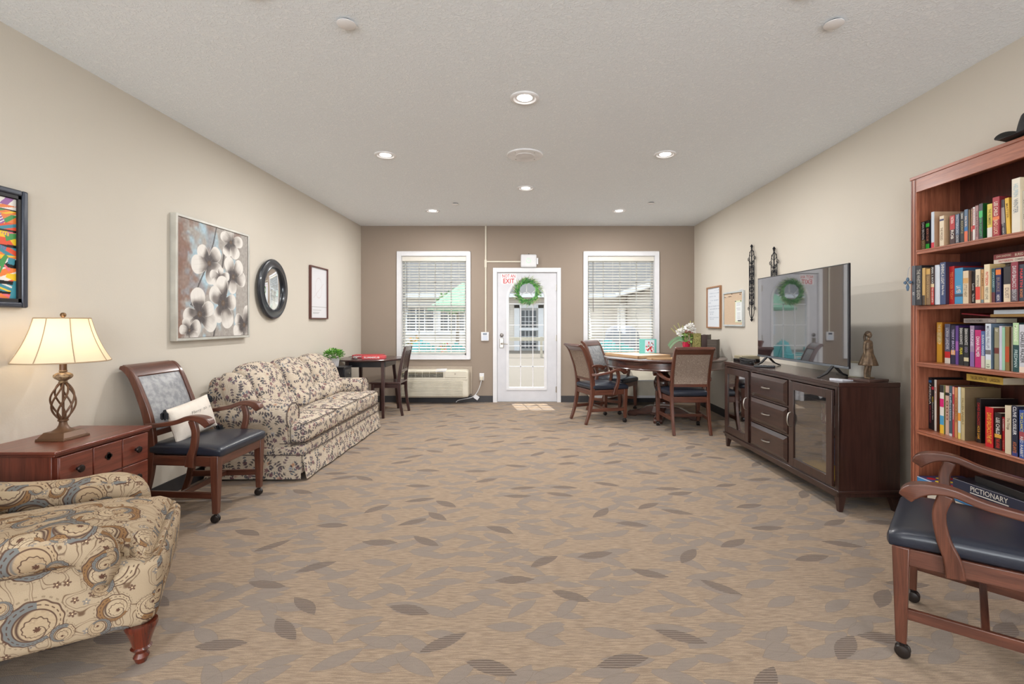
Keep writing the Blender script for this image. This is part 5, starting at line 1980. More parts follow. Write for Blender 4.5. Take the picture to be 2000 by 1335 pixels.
MB().soft((0.01, 0, 0.442), (0.42, 0.42, 0.026), 0.010, (0, 0, 0), 10, lambda p, u: Vector((p.x, p.y, p.z - 0.010 * (1 - u[0] ** 2) * (1 - u[1] ** 2) * (1 if u[2] > 0 else 0)))).build('seat', DW, sc0)
MB().sweep([(-0.252, -0.165, 0.90), (-0.262, 0, 0.905), (-0.252, 0.165, 0.90)], 0.062, 0.022, (0, 0, 1)).build('top_rail', DW, sc0, bev=0.004)
MB().sweep([(-0.198, -0.17, 0.60), (-0.206, 0, 0.60), (-0.198, 0.17, 0.60)], 0.036, 0.018, (0, 0, 1)).build('lower_rail', DW, sc0, bev=0.003)
for k in range(5):
    y = -0.12 + 0.06 * k
    MB().sweep(cr([(-0.200, y, 0.60), (-0.222, y, 0.74), (-0.255, y, 0.885)], 4), 0.024, 0.009).build('slat', DW, sc0)


def game_box(name, label, loc, rz, sz, side_col, top_col, texts, cat='board game', lid=True, group=None):
    t = thing(name, label, cat, loc, rz, group)
    x, y, z = sz
    MB().box(-x / 2 + 0.002, -y / 2 + 0.002, 0, x / 2 - 0.002, y / 2 - 0.002, z * 0.9).build('tray', plain(tuple(int(c * 0.8) for c in side_col), 0.5), t)
    mb = MB()
    mb.box(-x / 2, -y / 2, z * 0.18, x / 2, y / 2, z)
    lo_ = mb.build('lid', plain(side_col, 0.4), t, bev=0.001)
    MB().box(-x / 2 + 0.004, -y / 2 + 0.004, z, x / 2 - 0.004, y / 2 - 0.004, z + 0.0008).build('top_print', plain(top_col, 0.4), lo_)
    for (s_, col, c, right, up, w_, h_) in texts:
        m2 = MB()
        put_text(m2, s_, c, right, up, w_, h_, 0.02)
        m2.build('lettering', plain(col, 0.5), lo_, smooth=False)
    return t


game_box('board_game_box', 'long red board game box lying at the back of the dark game table', (-2.235, 6.79, 0.767), math.radians(6), (0.40, 0.22, 0.042), (176, 44, 54), (188, 60, 66), [('DOMINO', (236, 220, 220), (-0.12, -0.1112, 0.024), (1, 0, 0), (0, 0, 1), 0.11, 0.020)])
game_box('card_game_box', 'bright red game box in front of the longer red box on the game table', (-2.09, 6.575, 0.767), math.radians(8), (0.30, 0.15, 0.040), (214, 60, 66), (224, 84, 84), [('RUMMIKUB', (250, 236, 232), (-0.02, -0.0762, 0.023), (1, 0, 0), (0, 0, 1), 0.20, 0.022)])
pp_ = thing('paper_slips', 'small crumpled white paper beside the red game boxes', 'paper', (-2.34, 6.50, 0.767))
rr = random.Random(9)
mb = MB()
for k in range(5):
    c = Vector((rr.uniform(-.04, .04), rr.uniform(-.03, .03), 0.010 + 0.006 * k))
    e = Vector((rr.uniform(-1, 1), rr.uniform(-1, 1), rr.uniform(-.25, .25))).normalized() * 0.035
    f_ = Vector((-e.y, e.x, rr.uniform(-.01, .01))) * 0.8
    mb.add([c - e - f_, c + e - f_, c + e + f_ + Vector((0, 0, 0.006)), c - e + f_], [(0, 1, 2, 3)])
mb.build('slips', plain((236, 230, 226), 0.7), pp_, smooth=False)


# ------------------------------------------------------------------ round pedestal table
pt = thing('pedestal_table', 'large round dark wood pedestal table in front of the right window', 'table', (1.785, 6.45, 0))
WN = M['walnut']
MB().lathe([(0.0, 0.780), (0.770, 0.780), (0.786, 0.788), (0.790, 0.798), (0.784, 0.806), (0.774, 0.810), (0.0, 0.811)], (0, 0, 0), 96).build('top', WN, pt, angle=25)
MB().lathe([(0.735, 0.680), (0.760, 0.680), (0.764, 0.690), (0.758, 0.700), (0.758, 0.772), (0.766, 0.781), (0.735, 0.781)], (0, 0, 0), 96, cap=False).build('apron', WN, pt, angle=25)
MB().lathe([(0.14, 0.780), (0.14, 0.700), (0.10, 0.690), (0.085, 0.672), (0.070, 0.655), (0.060, 0.640), (0.075, 0.628), (0.078, 0.612), (0.066, 0.600), (0.058, 0.588), (0.070, 0.570), (0.105, 0.535), (0.128, 0.480),
            (0.126, 0.420), (0.105, 0.360), (0.080, 0.315), (0.064, 0.292), (0.062, 0.282), (0.082, 0.274), (0.088, 0.262), (0.080, 0.250), (0.070, 0.240), (0.086, 0.228), (0.098, 0.214), (0.100, 0.200), (0.0, 0.200)], (0, 0, 0), 40).build('column', WN, pt, angle=25)
mb = MB()
r45 = Matrix.Rotation(math.radians(-24), 4, 'Z')
mb.M = r45
for a, b, z0, z1 in ((0.150, 0.150, 0.045, 0.075), (0.138, 0.112, 0.075, 0.165), (0.112, 0.105, 0.165, 0.205)):
    mb.hexa([(-a, -a, z0), (a, -a, z0), (a, a, z0), (-a, a, z0), (-b, -b, z1), (b, -b, z1), (b, b, z1), (-b, b, z1)])
mb.build('plinth', WN, pt, bev=0.006)
for q in range(4):
    mb = MB()
    mb.M = r45 @ Matrix.Rotation(q * PI / 2, 4, 'Z')
    top = cr([(0.10, 0.150), (0.18, 0.152), (0.26, 0.120), (0.33, 0.085), (0.40, 0.078), (0.455, 0.062), (0.470, 0.035), (0.460, 0.008)], 4)
    poly = [(p[0], p[1]) for p in top] + [(0.455, 0.0), (0.36, 0.0), (0.33, 0.020), (0.10, 0.045)]
    mb.prism(poly, 'y', -0.055, 0.055)
    mb.build('foot', WN, pt, bev=0.008, seg=3)
TZ = 0.811
# drawing board on the table
dbd = thing('puzzle_board', 'large wood-edged white-topped board lying on the round table', 'board', (1.43, 6.46, TZ), math.radians(26.6))
MB().box(-0.25, -0.34, 0.002, 0.25, 0.34, 0.026).build('surface', plain((226, 222, 214), 0.35), dbd)
mb = MB()
for x0, y0, x1, y1 in ((-0.262, -0.352, -0.244, 0.352), (0.244, -0.352, 0.262, 0.352), (-0.262, -0.352, 0.262, -0.334), (-0.262, 0.334, 0.262, 0.352)):
    mb.box(x0, y0, 0.0, x1, y1, 0.033)
mb.build('wood_edge', M['pine'], dbd, bev=0.002)
lp2 = thing('wooden_strip_frame', 'low flat pine frame lying in front of the board on the round table', 'tray', (1.62, 5.93, TZ), math.radians(14))
mb = MB()
for x0, y0, x1, y1 in ((-0.17, -0.07, 0.17, -0.050), (-0.17, 0.050, 0.17, 0.07), (-0.17, -0.07, -0.15, 0.07), (0.15, -0.07, 0.17, 0.07)):
    mb.box(x0, y0, 0.0, x1, y1, 0.016)
mb.build('rim', M['pine'], lp2, bev=0.002)
MB().box(-0.155, -0.055, 0.0, 0.155, 0.055, 0.004).build('tray_base', M['walnut'], lp2)


def cardpic(u, v):
    c = np.ones(u.shape + (3,)) * np.array(lin((206, 214, 222))[:3])
    rg = np.random.RandomState(3)
    cs = quantize((190, 40, 50), (236, 140, 150), (70, 120, 80), (60, 140, 170), (240, 240, 240), (200, 80, 60))
    for _ in range(46):
        x0, y0, r = rg.uniform(.12, .88), rg.uniform(.1, .85), rg.uniform(.02, .07)
        c[np.hypot(u - x0, v - y0) < r] = cs[rg.randint(6)]
    for x0, y0 in ((.4, .28), (.62, .35), (.3, .2), (.7, .15)):
        c[np.hypot(u - x0, v - y0) < .09] = cs[0]
    return c


gc = thing('greeting_card_box', 'teal box with a bright floral picture standing upright on the board', 'box', (1.62, 6.62, TZ + 0.0265), math.radians(3))
MB().box(-0.115, -0.012, 0, 0.115, 0.020, 0.195).build('case', plain((116, 196, 186), 0.5), gc, bev=0.002)
picture_mesh('picture_panel', gc, (-0.045, -0.0135, 0.010), (1, 0, 0), (0, 0, 1), 0.130, 0.172, 50, 60, cardpic, M['printcol'])

# flowers in a red pot
fl = thing('flower_arrangement', 'white flowers and green leaves in a bright red pot on the round table', 'flowers', (2.085, 6.45, TZ))
rp = G('red_foil', 0.2); rp.col((206, 18, 70)); rp.b.inputs['Coat Weight'].default_value = 0.6
MB().lathe([(0.0, 0.0), (0.036, 0.0), (0.040, 0.01), (0.052, 0.185), (0.054, 0.195), (0.048, 0.195), (0.044, 0.17), (0.0, 0.17)], (0, 0, 0), 28).build('pot', rp.mat, fl)
mb = MB()
rr = random.Random(21)
heads = [(-0.085, -0.01, 0.315, 0.060), (-0.045, 0.02, 0.345, 0.045), (0.035, 0.0, 0.375, 0.065), (0.085, 0.01, 0.345, 0.055), (0.06, -0.02, 0.405, 0.045)]
for (hx, hy, hz, R) in heads:
    for k in range(46):
        d = Vector((rr.gauss(0, 1), rr.gauss(0, 1), rr.gauss(0, 1))).normalized()
        p = Vector((hx, hy, hz)) + d * R * 0.35
        e = d * R * rr.uniform(0.5, 0.8)
        s_ = e.cross(Vector((rr.gauss(0, 1), rr.gauss(0, 1), rr.gauss(0, 1)))).normalized() * R * 0.28
        mb.add([p, p + e * 0.6 - s_, p + e, p + e * 0.6 + s_, p + e * 0.6 + s_.cross(e).normalized() * 0.006], [(0, 1, 4), (1, 2, 4), (2, 3, 4), (3, 0, 4)])
mb.build('white_blooms', plain((244, 242, 238), 0.6), fl)
leafy('leaves', fl, [plain((86, 150, 60), 0.5), plain((58, 118, 50), 0.5), plain((150, 186, 96), 0.5)], 90, (0.02, 0, 0.235), (0.10, 0.08, 0.06), 0.060, 0.018, 31, 0.8)
leafy('pink_buds', fl, [plain((190, 120, 110), 0.6), plain((160, 90, 84), 0.6)], 110, (0.02, -0.03, 0.295), (0.06, 0.05, 0.04), 0.020, 0.008, 33)
mb = MB()
for hx, hy, hz, R in heads:
    mb.tube([(0, 0, 0.17), (hx * 0.6, hy * 0.6, hz * 0.7), (hx, hy, hz)], 0.002, 5)
for (a, b, c_) in ((-0.11, 0.0, 0.44), (-0.20, 0, 0.37), (-0.17, -0.02, 0.41), (0.06, 0, 0.47), (0.10, 0, 0.46), (-0.05, 0, 0.41)):
    mb.tube([(0, 0, 0.18), (a * 0.5, b, c_ * 0.72), (a, b, c_)], [0.002, 0.003, 0.0055], 6)
mb.build('stems', plain((178, 176, 110), 0.6), fl)
mb = MB()
p0 = Vector((-0.02, -0.02, 0.19))
br_ = cr([p0, (-0.10, -0.04, 0.22), (-0.18, -0.05, 0.18), (-0.23, -0.05, 0.12)], 5)
mb.tube(br_, 0.0025, 5)
for i in range(2, len(br_)):
    for s in (-1, 1):
        p = br_[i]
        e = Vector((-0.02 * s - 0.012, -0.01, 0.032 * s + 0.016))
        q = Vector((0.4, -1, 0.3)).cross(e).normalized() * 0.013
        mb.add([p, p + e * 0.5 - q, p + e, p + e * 0.5 + q], [(0, 1, 2, 3)])
mb.build('hanging_sprig', plain((150, 190, 150), 0.6), fl)

# standing storage books beside the flowers
dmk = G('green_damask', 0.7); x, y, z = dmk.uv('Object')
f = dmk.noise(dmk.comb(x, y, z), 46, 2, 0.5, 1.5); dmk.col(dmk.mix(dmk.ss(f, 0.45, 0.55), (122, 116, 62), (158, 150, 92)))


def album(label, loc, rz, sz, m, sp=None):
    t = thing('storage_book', label, 'book box', loc, rz, 'book-shaped boxes on the round table')
    x, y, z = sz
    MB().box(-x / 2 + 0.003, -y / 2 + 0.006, 0.004, x / 2 - 0.003, y / 2 - 0.002, z - 0.004).build('inner_box', plain((150, 140, 128), 0.7), t)
    mb = MB().box(-x / 2, -y / 2, 0, -x / 2 + 0.004, y / 2, z).box(x / 2 - 0.004, -y / 2, 0, x / 2, y / 2, z).box(-x / 2, -y / 2, 0, x / 2, -y / 2 + 0.006, z)
    mb.build('cover', m, t, bev=0.001)
    if sp:
        mb = MB()
        for q in sp:
            mb.box(-x / 2 - 0.001, -y / 2 - 0.001, z * q, x / 2 + 0.001, -y / 2 + 0.004, z * q + 0.006)
        mb.build('spine_band', plain((96, 86, 74), 0.6), t)
    return t


brn, gry = plain((70, 52, 48), 0.6), plain((88, 80, 70), 0.7)
album('tall green damask book-shaped box beside the red flower pot', (2.20, 6.42, TZ), math.radians(-4), (0.085, 0.20, 0.305), dmk.mat)
album('dark brown book-shaped box next to the green one', (2.285, 6.40, TZ), math.radians(-6), (0.075, 0.20, 0.285), brn)
album('grey-brown book-shaped box behind the shorter front one', (2.395, 6.545, TZ), math.radians(-30), (0.080, 0.17, 0.285), gry)
album('short grey-brown book-shaped box nearest the right wall', (2.375, 6.26, TZ), math.radians(-34), (0.120, 0.15, 0.230), plain((76, 66, 58), 0.6), (0.35, 0.7))

# ------------------------------------------------------------------ boards and scrolls on the right wall
t, mb = frame_on_wall('whiteboard', 'whiteboard with faint handwriting in a light oak frame near the far corner', 'whiteboard', 1, 6.815, 1.468, 0.50, 0.585, 0.020, 0.030, None)
mb.build('frame', M['oak_frame'], t, bev=0.002)


def wb(u, v):
    c = np.ones(u.shape + (3,)) * np.array(lin((226, 232, 240))[:3])
    rg = np.random.RandomState(5)
    for (y0, a, b) in ((.93, .55, .95), (.86, .15, .9), (.78, .15, .6), (.68, .25, .85), (.62, .05, .2), (.53, .08, .9), (.46, .2, .9), (.38, .15, .5), (.33, .2, .45), (.24, .15, .8), (.20, .2, .5)):
        x = a
        while x < b:
            L = rg.uniform(.03, .09)
            m_ = (u > x) & (u < x + L) & (np.abs(v - y0 - 0.008 * np.sin(u * 160 + x * 9)) < 0.006)
            c[m_] = np.array(lin((120, 140, 165))[:3])
            x += L + rg.uniform(.02, .05)
    return c


picture_mesh('writing_surface', t, (-0.232, -0.014, -0.275), (1, 0, 0), (0, 0, 1), 0.464, 0.550, 110, 130, wb, M['printcol'])

t, mb = frame_on_wall('cork_board', 'cork notice board in an aluminium frame with pins and a pinned calendar sheet', 'notice board', 1, 6.165, 1.430, 0.60, 0.440, 0.020, 0.028, None)
mb.build('frame', plain((208, 214, 216), 0.35, 0.3), t, bev=0.002)
ck = G('cork', 0.9); x, y, z = ck.uv('Object')
f = ck.noise(ck.comb(x, y, z), 120, 4, 0.7); ck.col(ck.mix(f, (186, 160, 136), (216, 194, 168)))
MB().box(-0.281, -0.014, -0.201, 0.281, -0.002, 0.201).build('cork_panel', ck.mat, t)
nt_ = thing('pinned_schedule', 'white and yellow-green schedule sheet pinned to the cork board', 'paper', (XR - 0.017, 6.005, 1.395), -PI / 2)


def sched(u, v):
    c = np.ones(u.shape + (3,)) * np.array(lin((232, 236, 236))[:3])
    c[(u < .10) | (v > .93) | (v < .07)] = np.array(lin((222, 228, 196))[:3])
    for y0 in (.88, .80, .72, .64, .58, .5, .42, .34, .26, .18):
        c[(np.abs(v - y0) < .008) & (u > .22 + .1 * ((y0 * 50) % 2)) & (u < .8)] = np.array(lin((150, 150, 160))[:3])
    c[(v < .11) & (v > .05) & (u > .4) & (u < .9)] = np.array(lin((90, 90, 96))[:3])
    return c


MB().box(-0.095, -0.001, -0.135, 0.095, 0.0, 0.135).build('sheet_back', plain((228, 228, 222), 0.7), nt_)
picture_mesh('print', nt_, (-0.095, -0.0015, -0.135), (1, 0, 0), (0, 0, 1), 0.190, 0.270, 40, 60, sched, M['printcol'])
for i, (yy, zz, col, l) in enumerate(((6.40, 1.585, (60, 60, 66), 'dark push pin at the left end of the cork board'), (6.36, 1.592, (240, 240, 240), 'white push pin near the left end of the cork board'),
                                   (6.27, 1.590, (90, 70, 60), 'brown push pin in the row at the top of the cork board'), (6.22, 1.590, (110, 80, 70), 'brown push pin right beside another brown pin'),
                                   (6.19, 1.618, (90, 70, 66), 'push pin above the row of pins on the cork board'), (6.075, 1.522, (70, 66, 66), 'push pin at the upper left of the pinned schedule'),
                                   (5.925, 1.522, (80, 110, 90), 'green push pin at the upper right of the pinned schedule'), (5.945, 1.605, (80, 76, 76), 'push pin in the upper right corner of the cork board'))):
    p = MB().lathe([(0.0, 0.0), (0.001, 0.0), (0.001, 0.004), (0.005, 0.005), (0.0035, 0.012), (0.006, 0.016), (0.0, 0.017)], (XR - 0.0145, yy, zz), 10, Matrix.Rotation(-PI / 2, 3, 'Y'))
    tag(p.build('push_pin', plain(col, 0.4)), l, 'pin', 'push pins on the cork board')
mk = MB().tube([(XR - 0.016, 5.98, 1.656), (XR - 0.016, 5.90, 1.660)], 0.006, 8)
tag(mk.build('marker_pen', plain((222, 226, 232), 0.4)), 'white marker pen lying on top edge of the cork board', 'pen')


def wall_scroll(yc, z0, z1, label, first=None):
    if first is not None:
        return copy_thing(first, (XR, yc, z0), -PI / 2, label, 'wrought iron wall scrolls')
    t = thing('iron_wall_scroll', label, 'wall decoration', (XR, yc, z0), -PI / 2, 'wrought iron wall scrolls')
    H = z1 - z0
    yo = -0.022
    I = M['iron']
    mb = MB()
    mb.tube([(0, yo, 0.04), (0, yo, H - 0.04)], 0.006, 6)
    mb.build('centre_rod', I, t)
    mb = MB()
    for s in (-1, 1):
        mb.tube([(s * 0.062, yo, 0.13), (s * 0.062, yo, H - 0.15)], 0.0038, 6)
        mb.tube([(s * 0.030, yo, 0.16), (s * 0.030, yo, H - 0.20)], 0.0026, 6)
    mb.build('side_rods', I, t)

    def volute(mb, cx, cz, r, a0, turns, s, rad=0.0034):
        pts = []
        for k in range(22):
            q = k / 21
            a = a0 + turns * 2 * PI * q
            rr_ = r * (1 - 0.78 * q)
            pts.append((cx + s * rr_ * math.cos(a), yo, cz + rr_ * math.sin(a)))
        mb.tube(pts, rad, 6)
    mb = MB()
    for s in (-1, 1):
        volute(mb, s * 0.078, H - 0.17, 0.026, PI * 1.0, -1.2, s)
        volute(mb, s * 0.078, 0.155, 0.026, PI * 1.0, 1.2, s)
        mb.tube(cr([(s * 0.062, yo, H - 0.15), (s * 0.052, yo, H - 0.11), (s * 0.020, yo, H - 0.07), (0, yo, H - 0.05)], 5), 0.0036, 6)
        mb.tube(cr([(s * 0.012, yo, H - 0.14), (s * 0.045, yo, H - 0.12), (s * 0.050, yo, H - 0.085), (s * 0.028, yo, H - 0.08)], 5), 0.003, 6)
        mb.tube(cr([(s * 0.062, yo, 0.13), (s * 0.055, yo, 0.09), (s * 0.025, yo, 0.05), (0, yo, 0.035)], 5), 0.0036, 6)
        nz_ = 6
        for k in range(nz_):
            zc = 0.22 + (H - 0.48) * k / (nz_ - 1)
            volute(mb, s * 0.030, zc, 0.024, -PI / 2, 1.1, s, 0.0028)
            volute(mb, s * 0.036, zc + 0.055, 0.020, PI / 2, -1.1, s, 0.0028)
        for zc in (0.30, H / 2, H - 0.32):
            mb.tube(cr([(0, yo, zc - 0.07), (s * 0.040, yo, zc - 0.03), (s * 0.048, yo, zc + 0.01), (s * 0.020, yo, zc + 0.05), (0, yo, zc + 0.07)], 5), 0.003, 6)
    mb.build('scrollwork', I, t)
    mb = MB()
    for z_, d in ((H - 0.05, 1), (0.05, -1)):
        mb.lathe([(0.004, 0), (0.014, 0.006 * d), (0.006, 0.014 * d), (0.016, 0.024 * d), (0.012, 0.036 * d), (0.003, 0.050 * d), (0, 0.052 * d)], (0, yo, z_), 10)
    for z_ in (0.20, H / 2, H - 0.22):
        mb.lathe([(0.006, -0.014), (0.011, -0.006), (0.011, 0.006), (0.006, 0.014)], (0, yo, z_), 10)
    mb.build('finials', I, t)
    MB().box(-0.004, yo, H - 0.20, 0.004, -0.0008, H - 0.19).box(-0.004, yo, 0.20, 0.004, -0.0008, 0.21).build('wall_bracket', I, t)
    return t


ws = wall_scroll(5.64, 1.27, 2.165, 'black wrought iron scroll on the wall at the left edge of the television')
wall_scroll(5.125, 1.165, 0, 'black wrought iron scroll partly hidden behind the television top', ws)

# ------------------------------------------------------------------ media console
cs = thing('media_console', 'dark espresso media console with two glass doors and three drawers', 'console', (2.245, 4.12, 0), math.radians(1.7))
E = M['espresso']
CL, CD, CH = 0.878, 0.21, 0.865     # half length, half depth, height;  local -x faces the room
mb = MB().box(-CD - 0.004, -CL - 0.004, CH - 0.030, CD, CL + 0.004, CH)
mb.build('top', E, cs, bev=0.003)
for s in (-1, 1):
    MB().box(-CD, s * CL - (0.022 if s > 0 else 0), 0.10, CD, s * CL + (0 if s > 0 else 0.022), CH - 0.03).build('side_panel', E, cs, bev=0.002)
MB().box(CD - 0.008, -CL + 0.022, 0.12, CD, CL - 0.022, CH - 0.03).build('back_panel', plain((40, 26, 24), 0.6), cs)
MB().box(-CD + 0.02, -CL + 0.022, 0.145, CD - 0.008, CL - 0.022, 0.165).build('bottom', E, cs)
YA, YBc = -0.30, 0.325            # drawer bank between these
for y in (YA, YBc):
    MB().box(-CD + 0.02, y - 0.010, 0.165, CD - 0.008, y + 0.010, CH - 0.03).build('divider', E, cs)
for y0, y1 in ((-CL + 0.022, YA - 0.010), (YBc + 0.010, CL - 0.022)):
    MB().box(-CD + 0.035, y0, 0.475, CD - 0.008, y1, 0.490).build('shelf', E, cs)
# face frame
mb = MB()
xf0, xf1 = -CD, -CD + 0.02
mb.box(xf0, -CL, 0.10, xf1, -CL + 0.040, CH - 0.03).box(xf0, CL - 0.040, 0.10, xf1, CL, CH - 0.03)
mb.box(xf0, YA - 0.014, 0.15, xf1, YA + 0.016, CH - 0.03).box(xf0, YBc - 0.016, 0.15, xf1, YBc + 0.014, CH - 0.03)
mb.box(xf0, -CL + 0.04, 0.815, xf1, CL - 0.04, CH - 0.03).box(xf0, -CL + 0.04, 0.095, xf1, CL - 0.04, 0.158)
for z in (0.600, 0.374):
    mb.box(xf0, YA, z - 0.008, xf1, YBc, z + 0.008)
mb.build('face_frame', E, cs, bev=0.0015)
MB().box(-CD - 0.012, -CL - 0.010, 0.128, CD, -CL + 0.012, 0.146).box(-CD - 0.012, CL - 0.012, 0.128, CD, CL + 0.010, 0.146).box(-CD - 0.012, -CL, 0.128, -CD + 0.01, CL, 0.146).build('base_molding', E, cs, bev=0.004)
for sx in (-1, 1):
    for sy in (-1, 1):
        x0, y0 = sx * (CD - 0.004), sy * (CL - 0.004)
        x1, y1 = sx * (CD - 0.062), sy * (CL - 0.062)
        x2, y2 = sx * (CD - 0.036), sy * (CL - 0.036)
        lo2 = (min(x0 - sx * 0.006, x2), max(x0 - sx * 0.006, x2), min(y0 - sy * 0.006, y2), max(y0 - sy * 0.006, y2))
        hi2 = (min(x0, x1), max(x0, x1), min(y0, y1), max(y0, y1))
        MB().hexa([(lo2[0], lo2[2], 0), (lo2[1], lo2[2], 0), (lo2[1], lo2[3], 0), (lo2[0], lo2[3], 0), (hi2[0], hi2[2], 0.128), (hi2[1], hi2[2], 0.128), (hi2[1], hi2[3], 0.128), (hi2[0], hi2[3], 0.128)]).build('leg', E, cs, bev=0.002)


def pull(parent, c, vert):
    x, y, z = c
    L = 0.055
    pts = [(-0.000, -L), (-0.018, -L * 0.82), (-0.026, -L * 0.4), (-0.028, 0), (-0.026, L * 0.4), (-0.018, L * 0.82), (0.0, L)]
    P = cr([(x + a, y, z + b) if vert else (x + a, y + b, z) for a, b in pts], 4)
    MB().tube(P, crs([0.005, 0.005, 0.006, 0.0065, 0.006, 0.005, 0.005], 4), 8).build('handle', M['nickel'], parent)


for z0, z1 in ((0.612, 0.808), (0.386, 0.588), (0.162, 0.362)):
    mb = MB()
    x0 = -CD
    y0, y1 = YA + 0.020, YBc - 0.020
    i = 0.030
    o1, o2 = x0 - 0.006, x0 - 0.022
    mb.box(o1, y0, z0, x0, y1, z1)
    mb.hexa([(o1, y0, z0), (o1, y1, z0), (o1, y1, z1), (o1, y0, z1), (o2, y0 + i, z0 + i), (o2, y1 - i, z0 + i), (o2, y1 - i, z1 - i), (o2, y0 + i, z1 - i)][:4] + [(o2, y0 + i, z0 + i), (o2, y1 - i, z0 + i), (o2, y1 - i, z1 - i), (o2, y0 + i, z1 - i)])
    d = mb.build('drawer', E, cs, smooth=False)
    pull(d, (o2, (y0 + y1) / 2, (z0 + z1) / 2), False)
for y0, y1, hs in ((-CL + 0.044, YA - 0.018, 1), (YBc + 0.018, CL - 0.044, -1)):
    z0, z1, fw = 0.162, 0.810, 0.062
    mb = MB()
    xa, xb = -CD - 0.018, -CD
    mb.box(xa, y0, z0, xb, y0 + fw, z1).box(xa, y1 - fw, z0, xb, y1, z1).box(xa, y0 + fw, z1 - fw, xb, y1 - fw, z1).box(xa, y0 + fw, z0, xb, y1 - fw, z0 + fw)
    d = mb.build('door', E, cs, bev=0.002)
    MB().box(xa + 0.008, y0 + fw - 0.004, z0 + fw - 0.004, xa + 0.012, y1 - fw + 0.004, z1 - fw + 0.004).build('glass_panel', M['cabinet_glass'], d, smooth=False)
    pull(d, (xa, (y1 - 0.028) if hs > 0 else (y0 + 0.028), 0.515), True)


# local -> world for things kept inside the console
RC = Matrix.Translation(cs.location) @ Matrix.Rotation(math.radians(1.7), 4, 'Z')


def inside(x, y, z):
    return tuple(RC @ Vector((x, y, z)))


def puzzle_pic(seed, pal):
    def f(u, v):
        c = np.ones(u.shape + (3,)) * np.array(lin(pal[0])[:3])
        cs_ = quantize(*pal)
        k = np.floor(vnoise(u, v, 5, seed) * len(pal)).astype(int) % len(pal)
        for i in range(len(pal)):
            c[k == i] = cs_[i]
        k2 = vnoise(u, v, 16, seed + 1)
        c[k2 > 0.72] = cs_[1]
        return c
    return f


def shelf_box(name, label, loc, sz, side_col, seed, pal, txt=None):
    """box standing on edge, its picture facing the glass (-x)"""
    t = thing(name, label, 'game box', loc, math.radians(1.7))
    x, y, z = sz
    MB().box(-x / 2, -y / 2, 0, x / 2, y / 2, z).build('carton', plain(side_col, 0.5), t, bev=0.001)
    picture_mesh('front_print', t, (-x / 2 - 0.001, y / 2 - 0.004, 0.004), (0, -1, 0), (0, 0, 1), y - 0.008, z - 0.008, 40, 40, puzzle_pic(seed, pal), M['printcol'])
    if txt:
        for s_, cy, cz_, w_, h_, col in txt:
            m2 = MB()
            put_text(m2, s_, (-x / 2 - 0.002, cy, cz_), (0, -1, 0), (0, 0, 1), w_, h_, 0.01)
            m2.build('lettering', plain(col, 0.5), t, smooth=False)
    return t


shelf_box('puzzle_box', 'picture puzzle box standing on the upper shelf behind the right glass door', inside(0.02, -0.46, 0.490), (0.06, 0.16, 0.215), (190, 186, 180), 3, [(206, 200, 196), (150, 110, 120), (170, 150, 130), (110, 130, 110)])
shelf_box('puzzle_box', 'colourful puzzle box at the near end behind the right glass door', inside(0.03, -0.70, 0.490), (0.06, 0.17, 0.235), (180, 170, 170), 5, [(200, 150, 150), (160, 90, 110), (90, 150, 100), (210, 190, 120)])
shelf_box('puzzle_box', 'blue-grey puzzle box marked 500 on the lower shelf of the console', inside(0.02, -0.55, 0.215), (0.07, 0.30, 0.215), (100, 110, 126), 7, [(120, 124, 132), (90, 100, 120), (110, 120, 150), (130, 112, 96)],
          [('500', 0.06, 0.15, 0.085, 0.050, (222, 220, 214)), ('1000', 0.06, 0.07, 0.085, 0.038, (200, 200, 198))])
t = thing('yellow_game_box', 'flat yellow box lying on the bottom shelf behind the right glass door', 'game box', inside(-0.02, -0.58, 0.165), math.radians(1.7))
MB().box(-0.13, -0.21, 0, 0.13, 0.21, 0.040).build('carton', plain((216, 178, 72), 0.5), t, bev=0.001)
t = thing('white_carton', 'grey and white carton on the upper shelf behind the right glass door, at its left', 'carton', inside(0.03, -0.375, 0.7055), math.radians(1.7))
MB().box(-0.08, -0.05, 0, 0.06, 0.06, 0.06).build('carton_body', plain((190, 188, 184), 0.5), t, bev=0.001)
shelf_box('dragon_box', 'yellow box with a red curled emblem behind the left glass door', inside(0.0, 0.63, 0.490), (0.05, 0.17, 0.165), (196, 176, 96), 9, [(206, 184, 104), (206, 184, 104), (196, 172, 92), (210, 190, 110)])
dg = MB()
gx_, gy_, gz_ = inside(-0.027, 0.63, 0.575)
sp_pts = []
for k in range(40):
    q = k / 39
    a = -0.6 + 3.6 * PI * q * 0.8
    rr_ = 0.052 * (1 - 0.72 * q)
    sp_pts.append((-0.0285, 0.0 + rr_ * math.cos(a) * 0.8, 0.083 + rr_ * math.sin(a)))
dgo = MB().tube(sp_pts, [0.010 * (1 - 0.6 * k / 39) for k in range(40)], 6)
for o_ in list(COL.objects):
    if o_.name.startswith('dragon_box'):
        dgo.build('red_emblem', M['red'], o_)
for k, (yy, hh, l) in enumerate(((0.46, 0.085, 'drinking glass nearest the drawers'), (0.54, 0.090, 'tall drinking glass second from the drawers'), (0.66, 0.085, 'drinking glass third from the drawers'), (0.75, 0.08, 'drinking glass farthest from the drawers'))):
    t = thing('drinking_glass', l + ' behind the left glass door of the console', 'glass', inside(0.02, yy, 0.6905), 0, 'glasses in the console')
    MB().lathe([(0.026, 0.0), (0.030, hh), (0.028, hh), (0.024, 0.004), (0.0, 0.004)], (0, 0, 0), 20).build('tumbler', plain((150, 150, 152), 0.15), t)
MB().box(-CD + 0.035, YBc + 0.010, 0.676, CD - 0.008, CL - 0.022, 0.690).build('shelf', E, cs)
MB().box(-CD + 0.055, -CL + 0.022, 0.690, CD - 0.008, YA - 0.010, 0.704).build('shelf', E, cs)
